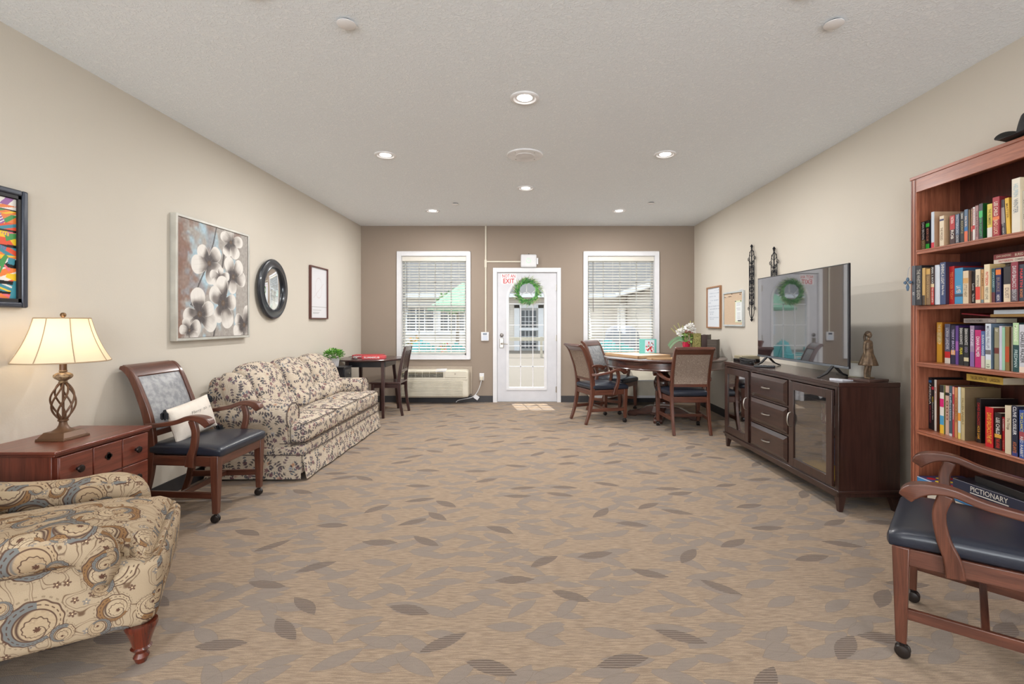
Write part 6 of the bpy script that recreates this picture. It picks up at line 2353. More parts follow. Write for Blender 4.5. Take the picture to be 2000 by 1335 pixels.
t = thing('game_controller', 'dark rounded device on the bottom of the left side of the console', 'device', inside(-0.02, 0.72, 0.165), 0)
MB().soft((0, 0, 0.05), (0.14, 0.18, 0.10), 0.04, (0.01, 0.01, 0.01), 10).build('body', M['black'], t)
MB().ball((-0.055, 0.03, 0.07), 0.022, 12, 8).build('dial', M['black_gloss'], t)

# ------------------------------------------------------------------ television on the console
CT = CH + 0.0005
tv = thing('television', 'large flat-screen television with thin black bezel standing on the dark console', 'television', (2.190, 3.995, CT), math.radians(1.8))
h0, h1, hy = 0.078, 0.813, 0.628
MB().box(0.004, -hy, h0, 0.020, hy, h1).build('screen_housing', M['black'], tv, bev=0.003)
MB().box(0.018, -hy + 0.12, h0 + 0.03, 0.062, hy - 0.12, h1 - 0.28).build('rear_housing', M['black'], tv, bev=0.012)
MB().box(0.0015, -hy + 0.008, h0 + 0.018, 0.005, hy - 0.008, h1 - 0.008).build('screen', M['screen'], tv, smooth=False)
MB().box(-0.0005, -hy, h0 - 0.002, 0.010, hy, h0 + 0.014).build('lower_bezel', plain((120, 126, 134), 0.3, 0.6), tv, bev=0.002)
for s in (-1, 1):
    mb = MB()
    y = s * 0.46
    mb.sweep([(0.012, y, h0 + 0.012), (-0.060, y - 0.02, 0.030), (-0.125, y - 0.035, 0.004)], 0.030, [0.012, 0.010, 0.008])
    mb.sweep([(0.012, y, h0 + 0.012), (0.080, y + 0.02, 0.030), (0.145, y + 0.035, 0.004)], 0.030, [0.012, 0.010, 0.008])
    mb.build('foot', M['black'], tv, bev=0.002)
bx = thing('set_top_box', 'gold and black player stacked under the left end of the television', 'player', inside(-0.020, 0.800, CT), math.radians(6))
MB().box(-0.10, -0.075, 0.0, 0.10, 0.075, 0.030).build('lower_player', M['black_gloss'], bx, bev=0.003)
MB().box(-0.095, -0.07, 0.031, 0.10, 0.07, 0.062).build('upper_player', plain((168, 158, 132), 0.4, 0.3), bx, bev=0.003)
cb = thing('black_cable_bundle', 'loose bundle of black cable and remotes in front of the television', 'cable', inside(-0.145, 0.53, CT))
rr = random.Random(2)
for k in range(5):
    pts = []
    ph = rr.uniform(0, 6)
    for j in range(40):
        a = 2 * PI * j / 40
        pts.append((0.045 * math.cos(a) + rr.uniform(-.002, .002), (0.105 + 0.012 * k) * math.sin(a) * 0.9 + 0.01 * math.sin(3 * a + ph), 0.007 + 0.0095 * k + 0.004 * math.sin(2 * a + ph)))
    MB().tube(pts, 0.006, 6, closed=True).build('cable_loop', M['black'], cb)
for k, (y, a, l) in enumerate(((0.20, 1.2, 'black remote control lying beside the cable bundle, nearer the television foot'),)):
    r_ = thing('remote_control', l, 'remote', inside(-0.15, y, CT), a)
    MB().box(-0.022, -0.085, 0, 0.022, 0.085, 0.018).build('body', M['black'], r_, bev=0.005)
    mb = MB()
    for i in range(6):
        for j in range(3):
            mb.box(-0.015 + j * 0.012, -0.07 + i * 0.02, 0.018, -0.008 + j * 0.012, -0.06 + i * 0.02, 0.0205)
    mb.build('buttons', plain((170, 170, 176), 0.5), r_)
df = thing('digital_clock_radio', 'small beige box with pale front behind the right foot of the television', 'radio', inside(0.120, -0.615, CT), math.radians(-60))
MB().box(-0.060, -0.035, 0, 0.060, 0.035, 0.118).build('body', plain((178, 168, 144), 0.5), df, bev=0.004)
MB().box(-0.050, -0.038, 0.012, 0.050, -0.034, 0.106).build('front_panel', plain((222, 220, 212), 0.4), df)
MB().tube(cr([(0.0, 0.036, 0.02), (-0.05, 0.06, 0.006), (-0.12, 0.05, 0.005), (-0.20, 0.08, 0.005)], 5), 0.003, 6).build('cord', M['black'], df)

# bronze figurine: a plain standing girl in a simple dress (generic)
fg = thing('bronze_figurine', 'small bronze-coloured figurine of a standing girl in a dress on the console corner', 'figurine', inside(0.060, -0.785, CT), math.radians(200))
BZ = G('bronze_patina', 0.5, 0.35); x, y, z = BZ.uv('Object')
f = BZ.noise(BZ.comb(x, y, z), 50, 4); BZ.col(BZ.mix(BZ.ss(f, 0.35, 0.65), (120, 100, 78), (92, 76, 60)))
BZ = BZ.mat
MB().box(-0.095, -0.075, 0, 0.095, 0.075, 0.016).build('plinth', plain((72, 50, 44), 0.4), fg, bev=0.002)


h = 0.016
body = [
    [((0, 0, h + 0.165), (0.026, 0.020)), ((0, 0, h + 0.195), (0.021, 0.017)), ((0, 0, h + 0.225), (0.024, 0.018)), ((0, 0, h + 0.248), (0.026, 0.016)), ((0, 0, h + 0.262), 0.010), ((0, 0.001, h + 0.275), 0.0085)],
    [('@', 0), ((0.014, 0.000, h + 0.140), 0.016), ((0.020, 0.004, h + 0.085), 0.011), ((0.022, -0.004, h + 0.055), 0.0105), ((0.024, -0.006, h + 0.014), 0.0065), ((0.024, 0.002, h + 0.006), 0.0062), ((0.026, 0.026, h + 0.005), 0.0052)],
    [('@', 0), ((-0.014, 0.000, h + 0.140), 0.016), ((-0.020, -0.002, h + 0.085), 0.011), ((-0.022, -0.008, h + 0.055), 0.0105), ((-0.024, -0.012, h + 0.014), 0.0065), ((-0.024, -0.006, h + 0.006), 0.0062), ((-0.028, 0.018, h + 0.005), 0.0052)],
    [('@', 3), ((0.030, -0.001, h + 0.247), 0.0095), ((0.037, -0.002, h + 0.210), 0.0075), ((0.040, 0.002, h + 0.180), 0.0062), ((0.040, 0.008, h + 0.152), 0.0048), ((0.040, 0.010, h + 0.140), 0.0050), ((0.039, 0.012, h + 0.126), 0.0034)],
    [('@', 3), ((-0.030, -0.001, h + 0.247), 0.0095), ((-0.037, -0.002, h + 0.210), 0.0075), ((-0.040, 0.002, h + 0.180), 0.0062), ((-0.040, 0.008, h + 0.152), 0.0048), ((-0.040, 0.010, h + 0.140), 0.0050), ((-0.039, 0.012, h + 0.126), 0.0034)],
]


def figure_mesh():
    # body grown as tubes merged into one voxel-smooth surface
    mb = MB()
    flat = []
    for chn in body:
        pts, rad = [], []
        for q in chn:
            if q[0] == '@':
                c0 = flat[q[1]]
                pts.append(c0[0])
                rad.append(c0[1])
                continue
            r = q[1] if not isinstance(q[1], tuple) else (q[1][0] + q[1][1]) / 2
            flat.append((q[0], r))
            pts.append(q[0])
            rad.append(r)
        mb.tube(cr(pts, 4), crs(rad, 4), 14)
        mb.ball(pts[-1], rad[-1], 12, 8)
    # head with chin, nose, ears
    hx, hy_, hz = 0, 0.004, h + 0.300
    mb.ball((hx, hy_ - 0.002, hz + 0.004), (0.0165, 0.019, 0.020), 18, 14)
    mb.ball((hx, hy_ + 0.006, hz - 0.008), (0.012, 0.013, 0.014), 16, 10)
    mb.ball((hx, hy_ + 0.020, hz - 0.001), (0.0024, 0.004, 0.0045), 8, 6)
    mb.ball((hx, hy_ + 0.017, hz - 0.0105), (0.005, 0.003, 0.0018), 8, 6)
    for s in (-1, 1):
        mb.ball((s * 0.0165, hy_ - 0.001, hz), (0.0025, 0.005, 0.006), 8, 6)
        mb.ball((s * 0.006, hy_ + 0.0165, hz + 0.004), (0.0026, 0.0018, 0.0014), 8, 6)
    # fingers
    for s in (-1, 1):
        for k in range(4):
            L = (0.012, 0.0145, 0.0135, 0.011)[k]
            y_ = 0.004 + 0.0042 * k
            mb.tube([(s * 0.0395, y_, h + 0.132), (s * 0.0395, y_ + 0.001, h + 0.132 - L * 0.6), (s * 0.038, y_ + 0.0015, h + 0.132 - L)], 0.0017, 6)
        mb.tube([(s * 0.0385, 0.015, h + 0.142), (s * 0.036, 0.020, h + 0.134), (s * 0.035, 0.0205, h + 0.129)], 0.0018, 6)
    return mb


o = figure_mesh().build('figure', BZ, fg)
rm = o.modifiers.new('remesh', 'REMESH')
rm.mode = 'VOXEL'
rm.voxel_size = 0.0013
rm.use_smooth_shade = True
sm = o.modifiers.new('smooth', 'SMOOTH')
sm.factor = 0.5
sm.iterations = 2
mb = MB()
vs, fs = [], []
prof = [(0.022, 0.205), (0.024, 0.190), (0.034, 0.165), (0.046, 0.135), (0.056, 0.105), (0.060, 0.090)]
nseg = 48
for r, z in prof:
    k_ = (0.205 - z) / 0.115
    for q in range(nseg):
        a = 2 * PI * q / nseg
        r2 = r * (1 + 0.06 * k_ * math.sin(12 * a))
        vs.append((r2 * math.cos(a), r2 * math.sin(a) * 0.85, h + z))
for i in range(len(prof) - 1):
    for q in range(nseg):
        fs.append((i * nseg + q, i * nseg + (q + 1) % nseg, (i + 1) * nseg + (q + 1) % nseg, (i + 1) * nseg + q))
do = MB().add(vs, fs).build('dress_skirt', BZ, fg)
so_ = do.modifiers.new('solid', 'SOLIDIFY')
so_.thickness = 0.002
MB().lathe([(0.0235, 0.200), (0.022, 0.205), (0.0245, 0.225), (0.027, 0.240), (0.025, 0.247)], (0, 0, h), 32, Matrix.Diagonal((1.06, 0.78, 1)), cap=False).build('bodice', BZ, fg)
hr = MB().ball((0, -0.001, h + 0.308), (0.0185, 0.0195, 0.0185), 18, 12)
hr.tube(cr([(0, -0.018, h + 0.305), (0, -0.026, h + 0.285), (0, -0.024, h + 0.262), (0, -0.022, h + 0.245)], 4), crs([0.009, 0.008, 0.007, 0.003], 4), 10)
hr.build('hair', plain((78, 62, 48), 0.6, 0.2), fg)
wk = thing('folded_white_paper', 'folded white paper tucked by the plinth of the bronze figurine', 'paper', inside(-0.100, -0.745, CT), math.radians(25))
MB().hexa([(-0.06, -0.045, 0), (0.05, -0.055, 0), (0.05, 0.035, 0), (-0.06, 0.045, 0), (-0.06, -0.045, 0.012), (0.05, -0.055, 0.004), (0.05, 0.035, 0.004), (-0.06, 0.045, 0.014)]).build('sheet', plain((210, 212, 220), 0.5), wk)


# ------------------------------------------------------------------ bookcase
bk = thing('bookcase', 'tall cherry wood bookcase packed with books against the right wall', 'bookcase', (0, 0, 0))
BW = M['book_wood']
BX0, BX1, BYn, BYf, BH = 2.300, 2.590, 1.840, 2.930, 2.135
SH = {'top': 1.694, 'second': 1.367, 'third': 1.033, 'fourth': 0.633, 'bottom': 0.165}
for y0, y1 in ((BYf - 0.020, BYf), (BYn, BYn + 0.020)):
    MB().box(BX0 + 0.018, y0, 0, BX1, y1, BH - 0.005).build('side_panel', BW, bk, bev=0.001)
MB().box(BX1 - 0.010, BYn + 0.02, 0.05, BX1, BYf - 0.02, BH - 0.02).build('back_panel', wood((96, 52, 42), (64, 34, 28), 0.5, 1.0, 0.1), bk)
MB().box(BX0 - 0.004, BYn - 0.004, BH - 0.018, BX1, BYf + 0.004, BH).build('top_panel', BW, bk, bev=0.002)
mb = MB()
mb.box(BX0, BYf - 0.042, 0, BX0 + 0.018, BYf, BH - 0.018).box(BX0, BYn, 0, BX0 + 0.018, BYn + 0.042, BH - 0.018)
mb.build('stile', BW, bk, bev=0.002)
MB().box(BX0 - 0.001, BYn + 0.042, BH - 0.098, BX0 + 0.017, BYf - 0.042, BH - 0.018).build('fascia', BW, bk, bev=0.002)
mb = MB()
for y0 in (BYf - 0.034, BYf - 0.012):
    mb.box(BX0 - 0.002, y0, 0.10, BX0 + 0.002, y0 + 0.004, BH - 0.02)
mb.build('stile_flute', wood((120, 66, 50), (84, 42, 34), 0.4), bk)
MB().box(BX0 + 0.001, BYn + 0.042, 0.0, BX0 + 0.017, BYf - 0.042, 0.147).build('base_rail', BW, bk, bev=0.002)
for k_, z in SH.items():
    mb = MB().box(BX0 + 0.018, BYn + 0.020, z - 0.018, BX1 - 0.010, BYf - 0.020, z)
    mb.box(BX0 + 0.002, BYn + 0.042, z - 0.025, BX0 + 0.018, BYf - 0.042, z).box(BX0 - 0.001, BYn + 0.042, z - 0.009, BX0 + 0.003, BYf - 0.042, z - 0.003)
    mb.build('shelf', BW, bk, bev=0.0015)

BOOKS = [
    ('top', 2.345, 2.91, 0.033, 0.171, (24, 22, 26), (24, 22, 26), [('DAN BROWN', 0.38, 0.97, (226, 224, 220)), ('INFERNO', 0.04, 0.34, (200, 180, 140))], [(0, 0.36, (120, 98, 66))], 0, 'black paperback with tan foot, the farthest book on the top shelf'),
    ('top', 2.345, 2.8739, 0.026, 0.172, (40, 30, 30), (24, 22, 26), [('BOOK CLUB', 0.3, 0.72, (200, 130, 110))], [(0.78, 0.9, (60, 190, 70)), (0, 0.2, (50, 170, 60))], 0, 'dark paperback with two green patches on the top shelf'),
    ('top', 2.35, 2.8524, 0.009, 0.18, (50, 54, 74), (50, 54, 74), [], [], 0, 'very thin navy paperback beside the green-patched one on the top shelf'),
    ('top', 2.33, 2.8166, 0.0198, 0.21, (196, 206, 220), (206, 170, 140), [], [(0, 0.16, (206, 40, 60))], 0, 'tall pale blue book with red foot on the top shelf'),
    ('top', 2.325, 2.7535, 0.0277, 0.172, (222, 206, 180), (214, 176, 140), [('THE WICKED', 0.2, 0.62, (120, 90, 60))], [(0.84, 0.9, (60, 60, 100))], 0, 'cream paperback with pictured tan cover on the top shelf'),
    ('top', 2.33, 2.6922, 0.0316, 0.161, (60, 26, 28), (60, 26, 28), [('NORA', 0.72, 0.95, (236, 210, 200)), ('ROB', 0.2, 0.5, (230, 220, 210))], [(0.52, 1, (180, 34, 40))], 0, 'red and dark brown paperback on the top shelf'),
    ('top', 2.33, 2.6573, 0.0239, 0.162, (78, 92, 116), (60, 60, 66), [('PATTERSON', 0.36, 0.95, (190, 200, 210)), ('CROSS', 0.05, 0.3, (200, 200, 206))], [(0, 0.3, (56, 58, 64))], 0, 'blue-grey paperback with pale capitals on the top shelf'),
    ('top', 2.33, 2.627, 0.0218, 0.168, (34, 32, 36), (24, 22, 26), [('DEAN', 0.78, 0.95, (226, 224, 220)), ('KOONTZ', 0.3, 0.7, (170, 160, 110))], [], 0, 'black paperback with olive lettering on the top shelf'),
    ('top', 2.33, 2.6026, 0.0196, 0.175, (86, 112, 140), (70, 70, 76), [('SILVA', 0.48, 0.8, (220, 200, 190))], [(0, 0.34, (218, 108, 70)), (0.34, 0.46, (40, 110, 170))], 0, 'paperback with orange foot and blue middle band on the top shelf'),
    ('top', 2.335, 2.5863, 0.0082, 0.171, (176, 148, 116), (160, 130, 100), [], [], 0, 'thin tan paperback next to the orange-footed one on the top shelf'),
    ('top', 2.34, 2.5822, 0.0061, 0.174, (40, 34, 34), (24, 22, 26), [], [], 0, 'thin black paperback between tan and brown books on the top shelf'),
    ('top', 2.335, 2.5686, 0.009, 0.175, (122, 76, 66), (110, 70, 60), [('EVANOVICH', 0.4, 0.95, (220, 180, 120))], [(0.3, 0.46, (210, 70, 60))], 0, 'slim brown paperback with red patch on the top shelf'),
    ('top', 2.33, 2.5528, 0.0115, 0.177, (224, 220, 216), (210, 206, 200), [('BALDACCI', 0.5, 0.95, (190, 50, 50))], [(0.34, 0.46, (190, 40, 50))], 0, 'slim white paperback with red band on the top shelf'),
    ('top', 2.33, 2.5387, 0.0174, 0.181, (166, 124, 124), (150, 110, 110), [('THE LATE SHOW', 0.1, 0.85, (90, 50, 60))], [], 0, 'pinkish brown paperback on the top shelf'),
    ('top', 2.325, 2.5125, 0.0202, 0.184, (64, 66, 74), (22, 92, 40), [('KEN FOLLETT', 0.08, 0.62, (60, 190, 110))], [(0.62, 0.8, (60, 180, 100))], 0, 'grey paperback with green title and green cover on the top shelf'),
    ('top', 2.32, 2.462, 0.0264, 0.17, (222, 200, 80), (212, 190, 80), [('THE NUMBERS', 0.38, 0.85, (120, 110, 50))], [(0, 0.3, (222, 216, 208))], 0, 'yellow paperback with white foot on the top shelf'),
    ('top', 2.315, 2.4282, 0.0344, 0.195, (160, 34, 46), (120, 30, 44), [('LEE CHILD', 0.52, 0.88, (240, 226, 210)), ('BAD LUCK', 0.05, 0.42, (240, 200, 170))], [(0.42, 0.5, (226, 120, 60))], 0, 'thick red paperback with orange band on the top shelf'),
    ('top', 2.325, 2.395, 0.0224, 0.176, (176, 170, 166), (120, 110, 110), [('JO NESBO', 0.02, 0.34, (226, 224, 220))], [(0, 0.34, (54, 56, 64)), (0.78, 1, (90, 88, 92))], -3, 'leaning grey paperback with dark foot on the top shelf'),
    ('top', 2.325, 2.3668, 0.0188, 0.179, (226, 180, 54), (220, 170, 50), [('MATTER', 0.45, 0.85, (150, 110, 30))], [], -3, 'leaning yellow-orange paperback on the top shelf'),
    ('top', 2.31, 2.3265, 0.038, 0.257, (224, 216, 200), (222, 206, 176), [('WINTER', 0.36, 0.62, (120, 130, 140)), ('HELPRIN', 0.66, 0.9, (170, 196, 206))], [], 0, 'very thick tall cream book at the near end of the top shelf'),
    ('top', 2.32, 2.2928, 0.0414, 0.191, (196, 190, 176), (190, 180, 160), [('CORNWELL', 0.3, 0.8, (60, 60, 60))], [], 0, 'grey-cream hardcover at the frame edge of the top shelf'),
    ('second', 2.27, 2.8824, 0.0237, 0.233, (86, 90, 98), (60, 60, 64), [('ROY', 0.25, 0.33, (226, 224, 220))], [], 0, 'grey book standing out past the case at the far end of the second shelf'),
    ('second', 2.272, 2.8582, 0.0439, 0.23, (40, 40, 46), (24, 22, 26), [('THE WHISTLING SEASON', 0.15, 0.9, (190, 186, 176))], [], 0, 'black book beside the protruding grey one on the second shelf'),
    ('second', 2.275, 2.8135, 0.0192, 0.213, (196, 160, 100), (150, 120, 80), [], [(0, 0.26, (70, 56, 44))], 0, 'slim gold-topped book on the second shelf'),
    ('second', 2.28, 2.7989, 0.0346, 0.205, (128, 100, 72), (110, 80, 56), [('GRACE GOODMAN', 0.2, 0.8, (190, 160, 110))], [(0.85, 1, (196, 156, 86))], 0, 'brown and gold paperback on the second shelf'),
    ('second', 2.285, 2.7672, 0.0237, 0.215, (46, 28, 28), (60, 30, 30), [('PEARL S. BUCK', 0.55, 0.98, (226, 224, 220)), ('THE GOOD EARTH', 0.06, 0.45, (236, 214, 200))], [(0, 0.46, (176, 30, 32)), (0.46, 0.55, (220, 200, 160))], 0, 'black and red paperback on the second shelf'),
    ('second', 2.29, 2.7473, 0.0284, 0.222, (206, 212, 222), (196, 202, 210), [], [], 0, 'plain white-grey book next to the navy one on the second shelf'),
    ('second', 2.292, 2.7201, 0.005, 0.212, (222, 222, 222), (200, 200, 200), [], [], 0, 'paper-thin white booklet on the second shelf'),
    ('second', 2.295, 2.7172, 0.0373, 0.233, (56, 72, 112), (44, 34, 54), [('SHINING A LIGHT', 0.48, 0.96, (226, 224, 220)), ('Shirley Paceley', 0.22, 0.46, (226, 224, 220))], [], 0, 'tall navy book with white title on the second shelf'),
    ('second', 2.315, 2.6795, 0.0321, 0.207, (178, 30, 34), (120, 24, 28), [('TED KOOSER TODAY', 0.12, 0.85, (230, 140, 80))], [], 0, 'bright red hardcover on the second shelf'),
    ('second', 2.315, 2.6443, 0.0485, 0.193, (66, 142, 186), (44, 84, 120), [('LA MER', 0.3, 0.5, (226, 224, 220))], [(0.2, 0.28, (60, 80, 100))], 0, 'thick sky-blue book on the second shelf'),
    ('second', 2.31, 2.5885, 0.0312, 0.173, (216, 196, 166), (140, 110, 90), [('LITTLE HEAT', 0.2, 0.6, (130, 110, 80))], [(0.62, 0.78, (206, 160, 100))], 0, 'cream paperback with orange motif on the second shelf'),
    ('second', 2.325, 2.5543, 0.0197, 0.171, (34, 30, 32), (24, 22, 26), [('Love', 0.4, 0.6, (226, 224, 220)), ('The Raven', 0.05, 0.3, (226, 224, 220))], [], 0, 'black paperback with white script on the second shelf'),
    ('second', 2.31, 2.5155, 0.0252, 0.174, (224, 208, 180), (200, 180, 150), [('PATTERSON', 0.48, 0.82, (110, 104, 100))], [(0.1, 0.48, (214, 70, 56))], 0, 'cream paperback with red lower lettering block on the second shelf'),
    ('second', 2.315, 2.4929, 0.0169, 0.17, (206, 160, 110), (190, 140, 90), [('JAMES', 0.5, 0.9, (120, 90, 60))], [(0, 0.1, (120, 140, 150))], 0, 'orange-tan paperback on the second shelf'),
    ('second', 2.305, 2.4626, 0.0288, 0.193, (226, 210, 178), (196, 170, 120), [('PATTERSON', 0.45, 0.8, (214, 60, 50)), ('FIRST LOVE', 0.08, 0.4, (130, 120, 110))], [], 0, 'tall cream paperback with red lettering on the second shelf'),
    ('second', 2.315, 2.4373, 0.0214, 0.169, (62, 96, 110), (60, 30, 34), [('JON LAND', 0.44, 0.9, (190, 220, 220))], [(0, 0.3, (110, 60, 70))], 0, 'teal and maroon paperback on the second shelf'),
    ('second', 2.31, 2.4067, 0.0264, 0.169, (44, 44, 92), (30, 28, 60), [('BURKE', 0.3, 0.72, (140, 120, 110)), ('NEON', 0.05, 0.22, (226, 224, 220))], [(0.8, 0.95, (226, 120, 50))], 0, 'navy paperback with orange disc on the second shelf'),
    ('second', 2.31, 2.3667, 0.0332, 0.171, (226, 206, 180), (40, 36, 40), [('DUST', 0.1, 0.4, (150, 130, 120))], [(0.5, 1, (46, 42, 46))], 0, 'paperback with black top and cream lower half on the second shelf'),
    ('second', 2.3, 2.3202, 0.032, 0.187, (140, 50, 66), (70, 24, 28), [('DAVID BALDACCI', 0.36, 0.9, (220, 214, 216)), ('ZERO DAY', 0.03, 0.33, (190, 190, 196))], [(0, 0.3, (96, 80, 86))], 0, 'thick maroon paperback with silver lettering on the second shelf'),
    ('second', 2.305, 2.2887, 0.0241, 0.173, (52, 60, 74), (40, 44, 50), [('MARTIN', 0.38, 0.88, (220, 70, 76)), ('BONES', 0.1, 0.33, (214, 130, 80))], [], 0, 'dark slate paperback with red lettering at the frame edge, second shelf'),
    ('third', 2.41, 2.8735, 0.0355, 0.234, (222, 168, 60), (196, 116, 40), [('THE SECRET LIFE OF', 0.45, 0.95, (250, 236, 200))], [(0.5, 0.75, (206, 180, 110))], 0, 'orange and gold paperback, the farthest book on the third shelf'),
    ('third', 2.39, 2.7956, 0.0366, 0.225, (84, 86, 110), (60, 56, 70), [('LORNA LANDVIK', 0.35, 0.9, (206, 206, 216))], [(0, 0.14, (214, 206, 196)), (0.14, 0.3, (196, 40, 44))], 0, 'grey-violet paperback with red and white foot on the third shelf'),
    ('third', 2.38, 2.7427, 0.0269, 0.218, (36, 32, 62), (40, 36, 80), [('TERRY BROOKS', 0.25, 0.9, (190, 180, 214))], [(0.24, 0.36, (220, 160, 90))], 0, 'dark navy paperback with orange mark on the third shelf'),
    ('third', 2.38, 2.713, 0.0186, 0.216, (96, 64, 140), (80, 50, 120), [], [(0.35, 0.6, (150, 90, 170))], 0, 'purple paperback on the third shelf'),
    ('third', 2.365, 2.6747, 0.0276, 0.207, (30, 30, 32), (24, 22, 26), [('DEAN KOONTZ', 0.55, 0.98, (226, 224, 220)), ('FEAR', 0.28, 0.46, (224, 210, 60))], [], 0, 'black paperback with yellow word on the third shelf'),
    ('third', 2.36, 2.6389, 0.0287, 0.204, (34, 36, 38), (24, 22, 26), [('DEAN KOONTZ', 0.55, 0.98, (226, 224, 220)), ('ODD', 0.35, 0.5, (150, 140, 170))], [(0.12, 0.22, (206, 196, 160))], 0, 'black paperback with pale square near its foot on the third shelf'),
    ('third', 2.35, 2.5911, 0.0242, 0.217, (150, 130, 160), (90, 70, 110), [('DIANE', 0.5, 0.9, (220, 210, 226))], [(0, 0.36, (130, 100, 160))], 0, 'lavender paperback on the third shelf'),
    ('third', 2.34, 2.5516, 0.0339, 0.195, (186, 40, 110), (150, 30, 90), [('DIANA PALMER', 0.28, 0.82, (244, 226, 236))], [], 0, 'bright magenta paperback on the third shelf'),
    ('third', 2.34, 2.5164, 0.0207, 0.19, (80, 104, 160), (90, 100, 140), [('SUSAN WIGGS', 0.35, 0.9, (226, 230, 236))], [(0, 0.33, (206, 196, 186))], 0, 'blue paperback with cream foot on the third shelf'),
    ('third', 2.325, 2.477, 0.0286, 0.228, (206, 214, 224), (110, 130, 150), [('MICHAEL PHILLIPS', 0.45, 0.95, (130, 130, 150)), ('13', 0.03, 0.1, (60, 70, 60))], [(0.32, 0.42, (110, 108, 112)), (0, 0.2, (206, 214, 190))], 0, 'tall glossy white and blue book on the third shelf'),
    ('third', 2.33, 2.4345, 0.0231, 0.209, (140, 136, 110), (110, 104, 84), [('SF', 0.9, 0.97, (220, 216, 206))], [(0.38, 0.52, (110, 50, 44))], 0, 'olive paperback with red flourish on the third shelf'),
    ('third', 2.325, 2.4041, 0.0135, 0.217, (196, 194, 210), (206, 206, 206), [], [], 0, 'pale grey-lilac booklet on the third shelf'),
    ('third', 2.325, 2.3898, 0.0146, 0.211, (150, 196, 170), (130, 180, 150), [], [], 0, 'mint green booklet on the third shelf'),
    ('third', 2.32, 2.3693, 0.0199, 0.214, (130, 104, 60), (110, 80, 50), [], [(0.2, 0.55, (180, 74, 36))], 0, 'gold-brown book with rust middle on the third shelf'),
    ('third', 2.33, 2.3577, 0.0077, 0.213, (54, 80, 86), (44, 60, 66), [], [], 0, 'thin dark teal book on the third shelf'),
    ('third', 2.325, 2.3436, 0.0061, 0.212, (160, 156, 146), (140, 136, 130), [], [], 0, 'thin grey book beside the two-tone green one on the third shelf'),
    ('third', 2.31, 2.3206, 0.0273, 0.233, (30, 70, 72), (24, 50, 50), [('MARIANNE', 0.62, 0.95, (240, 244, 220)), ('FREDMAN', 0.1, 0.45, (190, 210, 210))], [(0.55, 1, (176, 206, 160))], 0, 'tall book, mint above and dark green below, on the third shelf'),
    ('third', 2.31, 2.2913, 0.0287, 0.225, (196, 196, 204), (150, 140, 140), [('CHARLES FRAZIER', 0.2, 0.85, (60, 56, 60))], [(0, 0.12, (226, 206, 190))], 0, 'white hardcover with dark lettering at the frame edge, third shelf'),
    ('fourth', 2.39, 2.9313, 0.0417, 0.306, (22, 24, 34), (24, 22, 26), [('AMERICA', 0.48, 0.88, (236, 234, 228)), ('JON STEWART', 0.12, 0.46, (170, 60, 76))], [(0.9, 0.95, (50, 110, 170))], 0, 'tall black book titled AMERICA at the far end of the fourth shelf'),
    ('fourth', 2.385, 2.8806, 0.0167, 0.296, (34, 32, 36), (24, 22, 26), [('Phantom of the Opera', 0.2, 0.55, (226, 224, 220)), ('READ', 0.55, 0.66, (220, 190, 70))], [(0.8, 0.86, (196, 50, 70))], 0, 'slim black book with yellow word on the fourth shelf'),
    ('fourth', 2.375, 2.8486, 0.0139, 0.299, (222, 216, 208), (120, 70, 50), [('MUSIC', 0.6, 0.85, (190, 60, 70))], [], 0, 'slim white book with brown cover on the fourth shelf'),
    ('fourth', 2.36, 2.7928, 0.0264, 0.275, (220, 214, 206), (120, 130, 60), [], [(0, 0.18, (222, 180, 50)), (0.18, 0.37, (70, 150, 190)), (0.55, 0.72, (206, 30, 110)), (0.85, 1, (40, 40, 40))], 0, 'book with stacked yellow, blue and magenta blocks on the fourth shelf'),
    ('fourth', 2.37, 2.7756, 0.0043, 0.277, (150, 30, 50), (150, 30, 50), [], [], 0, 'thin dark red booklet on the fourth shelf'),
    ('fourth', 2.36, 2.7557, 0.0234, 0.277, (200, 168, 150), (170, 140, 120), [('ooo', 0.3, 0.7, (120, 60, 50))], [(0.8, 0.86, (30, 30, 30))], 0, 'pinkish beige book on the fourth shelf'),
    ('fourth', 2.355, 2.7254, 0.0187, 0.28, (66, 84, 96), (50, 60, 70), [('Reflections', 0.3, 0.85, (190, 200, 206))], [(0, 0.05, (200, 204, 206))], 0, 'slate blue book on the fourth shelf'),
    ('fourth', 2.355, 2.704, 0.0109, 0.278, (176, 60, 70), (150, 44, 54), [('IRONMAN', 0.35, 0.65, (226, 224, 220))], [(0.85, 1, (214, 150, 140))], 0, 'slim rose-red book on the fourth shelf'),
    ('fourth', 2.35, 2.6846, 0.0181, 0.276, (190, 132, 84), (170, 110, 70), [('COOKBOOK', 0.3, 0.8, (110, 70, 40))], [], 0, 'tan-orange book on the fourth shelf'),
    ('fourth', 2.345, 2.6578, 0.0162, 0.282, (206, 214, 210), (190, 180, 120), [], [(0, 0.12, (220, 200, 110)), (0.35, 0.5, (226, 150, 60))], 0, 'pale book with yellow and orange marks on the fourth shelf'),
    ('fourth', 2.34, 2.6333, 0.0209, 0.282, (186, 168, 126), (120, 100, 74), [('FALLEN ANGELS', 0.3, 0.8, (130, 110, 70))], [], 0, 'beige hardcover with brown cover on the fourth shelf'),
    ('fourth', 2.4, 2.6276, 0.0128, 0.182, (28, 22, 22), (24, 22, 26), [], [(0, 0.12, (120, 80, 70))], 0, 'short black book set back on the fourth shelf'),
    ('fourth', 2.375, 2.5809, 0.0255, 0.233, (30, 22, 24), (34, 26, 28), [('DAVID BALDACCI', 0.4, 0.9, (190, 40, 44)), ('HOUR GAME', 0.08, 0.38, (234, 170, 60))], [], 0, 'black hardcover with red name and orange title on the fourth shelf'),
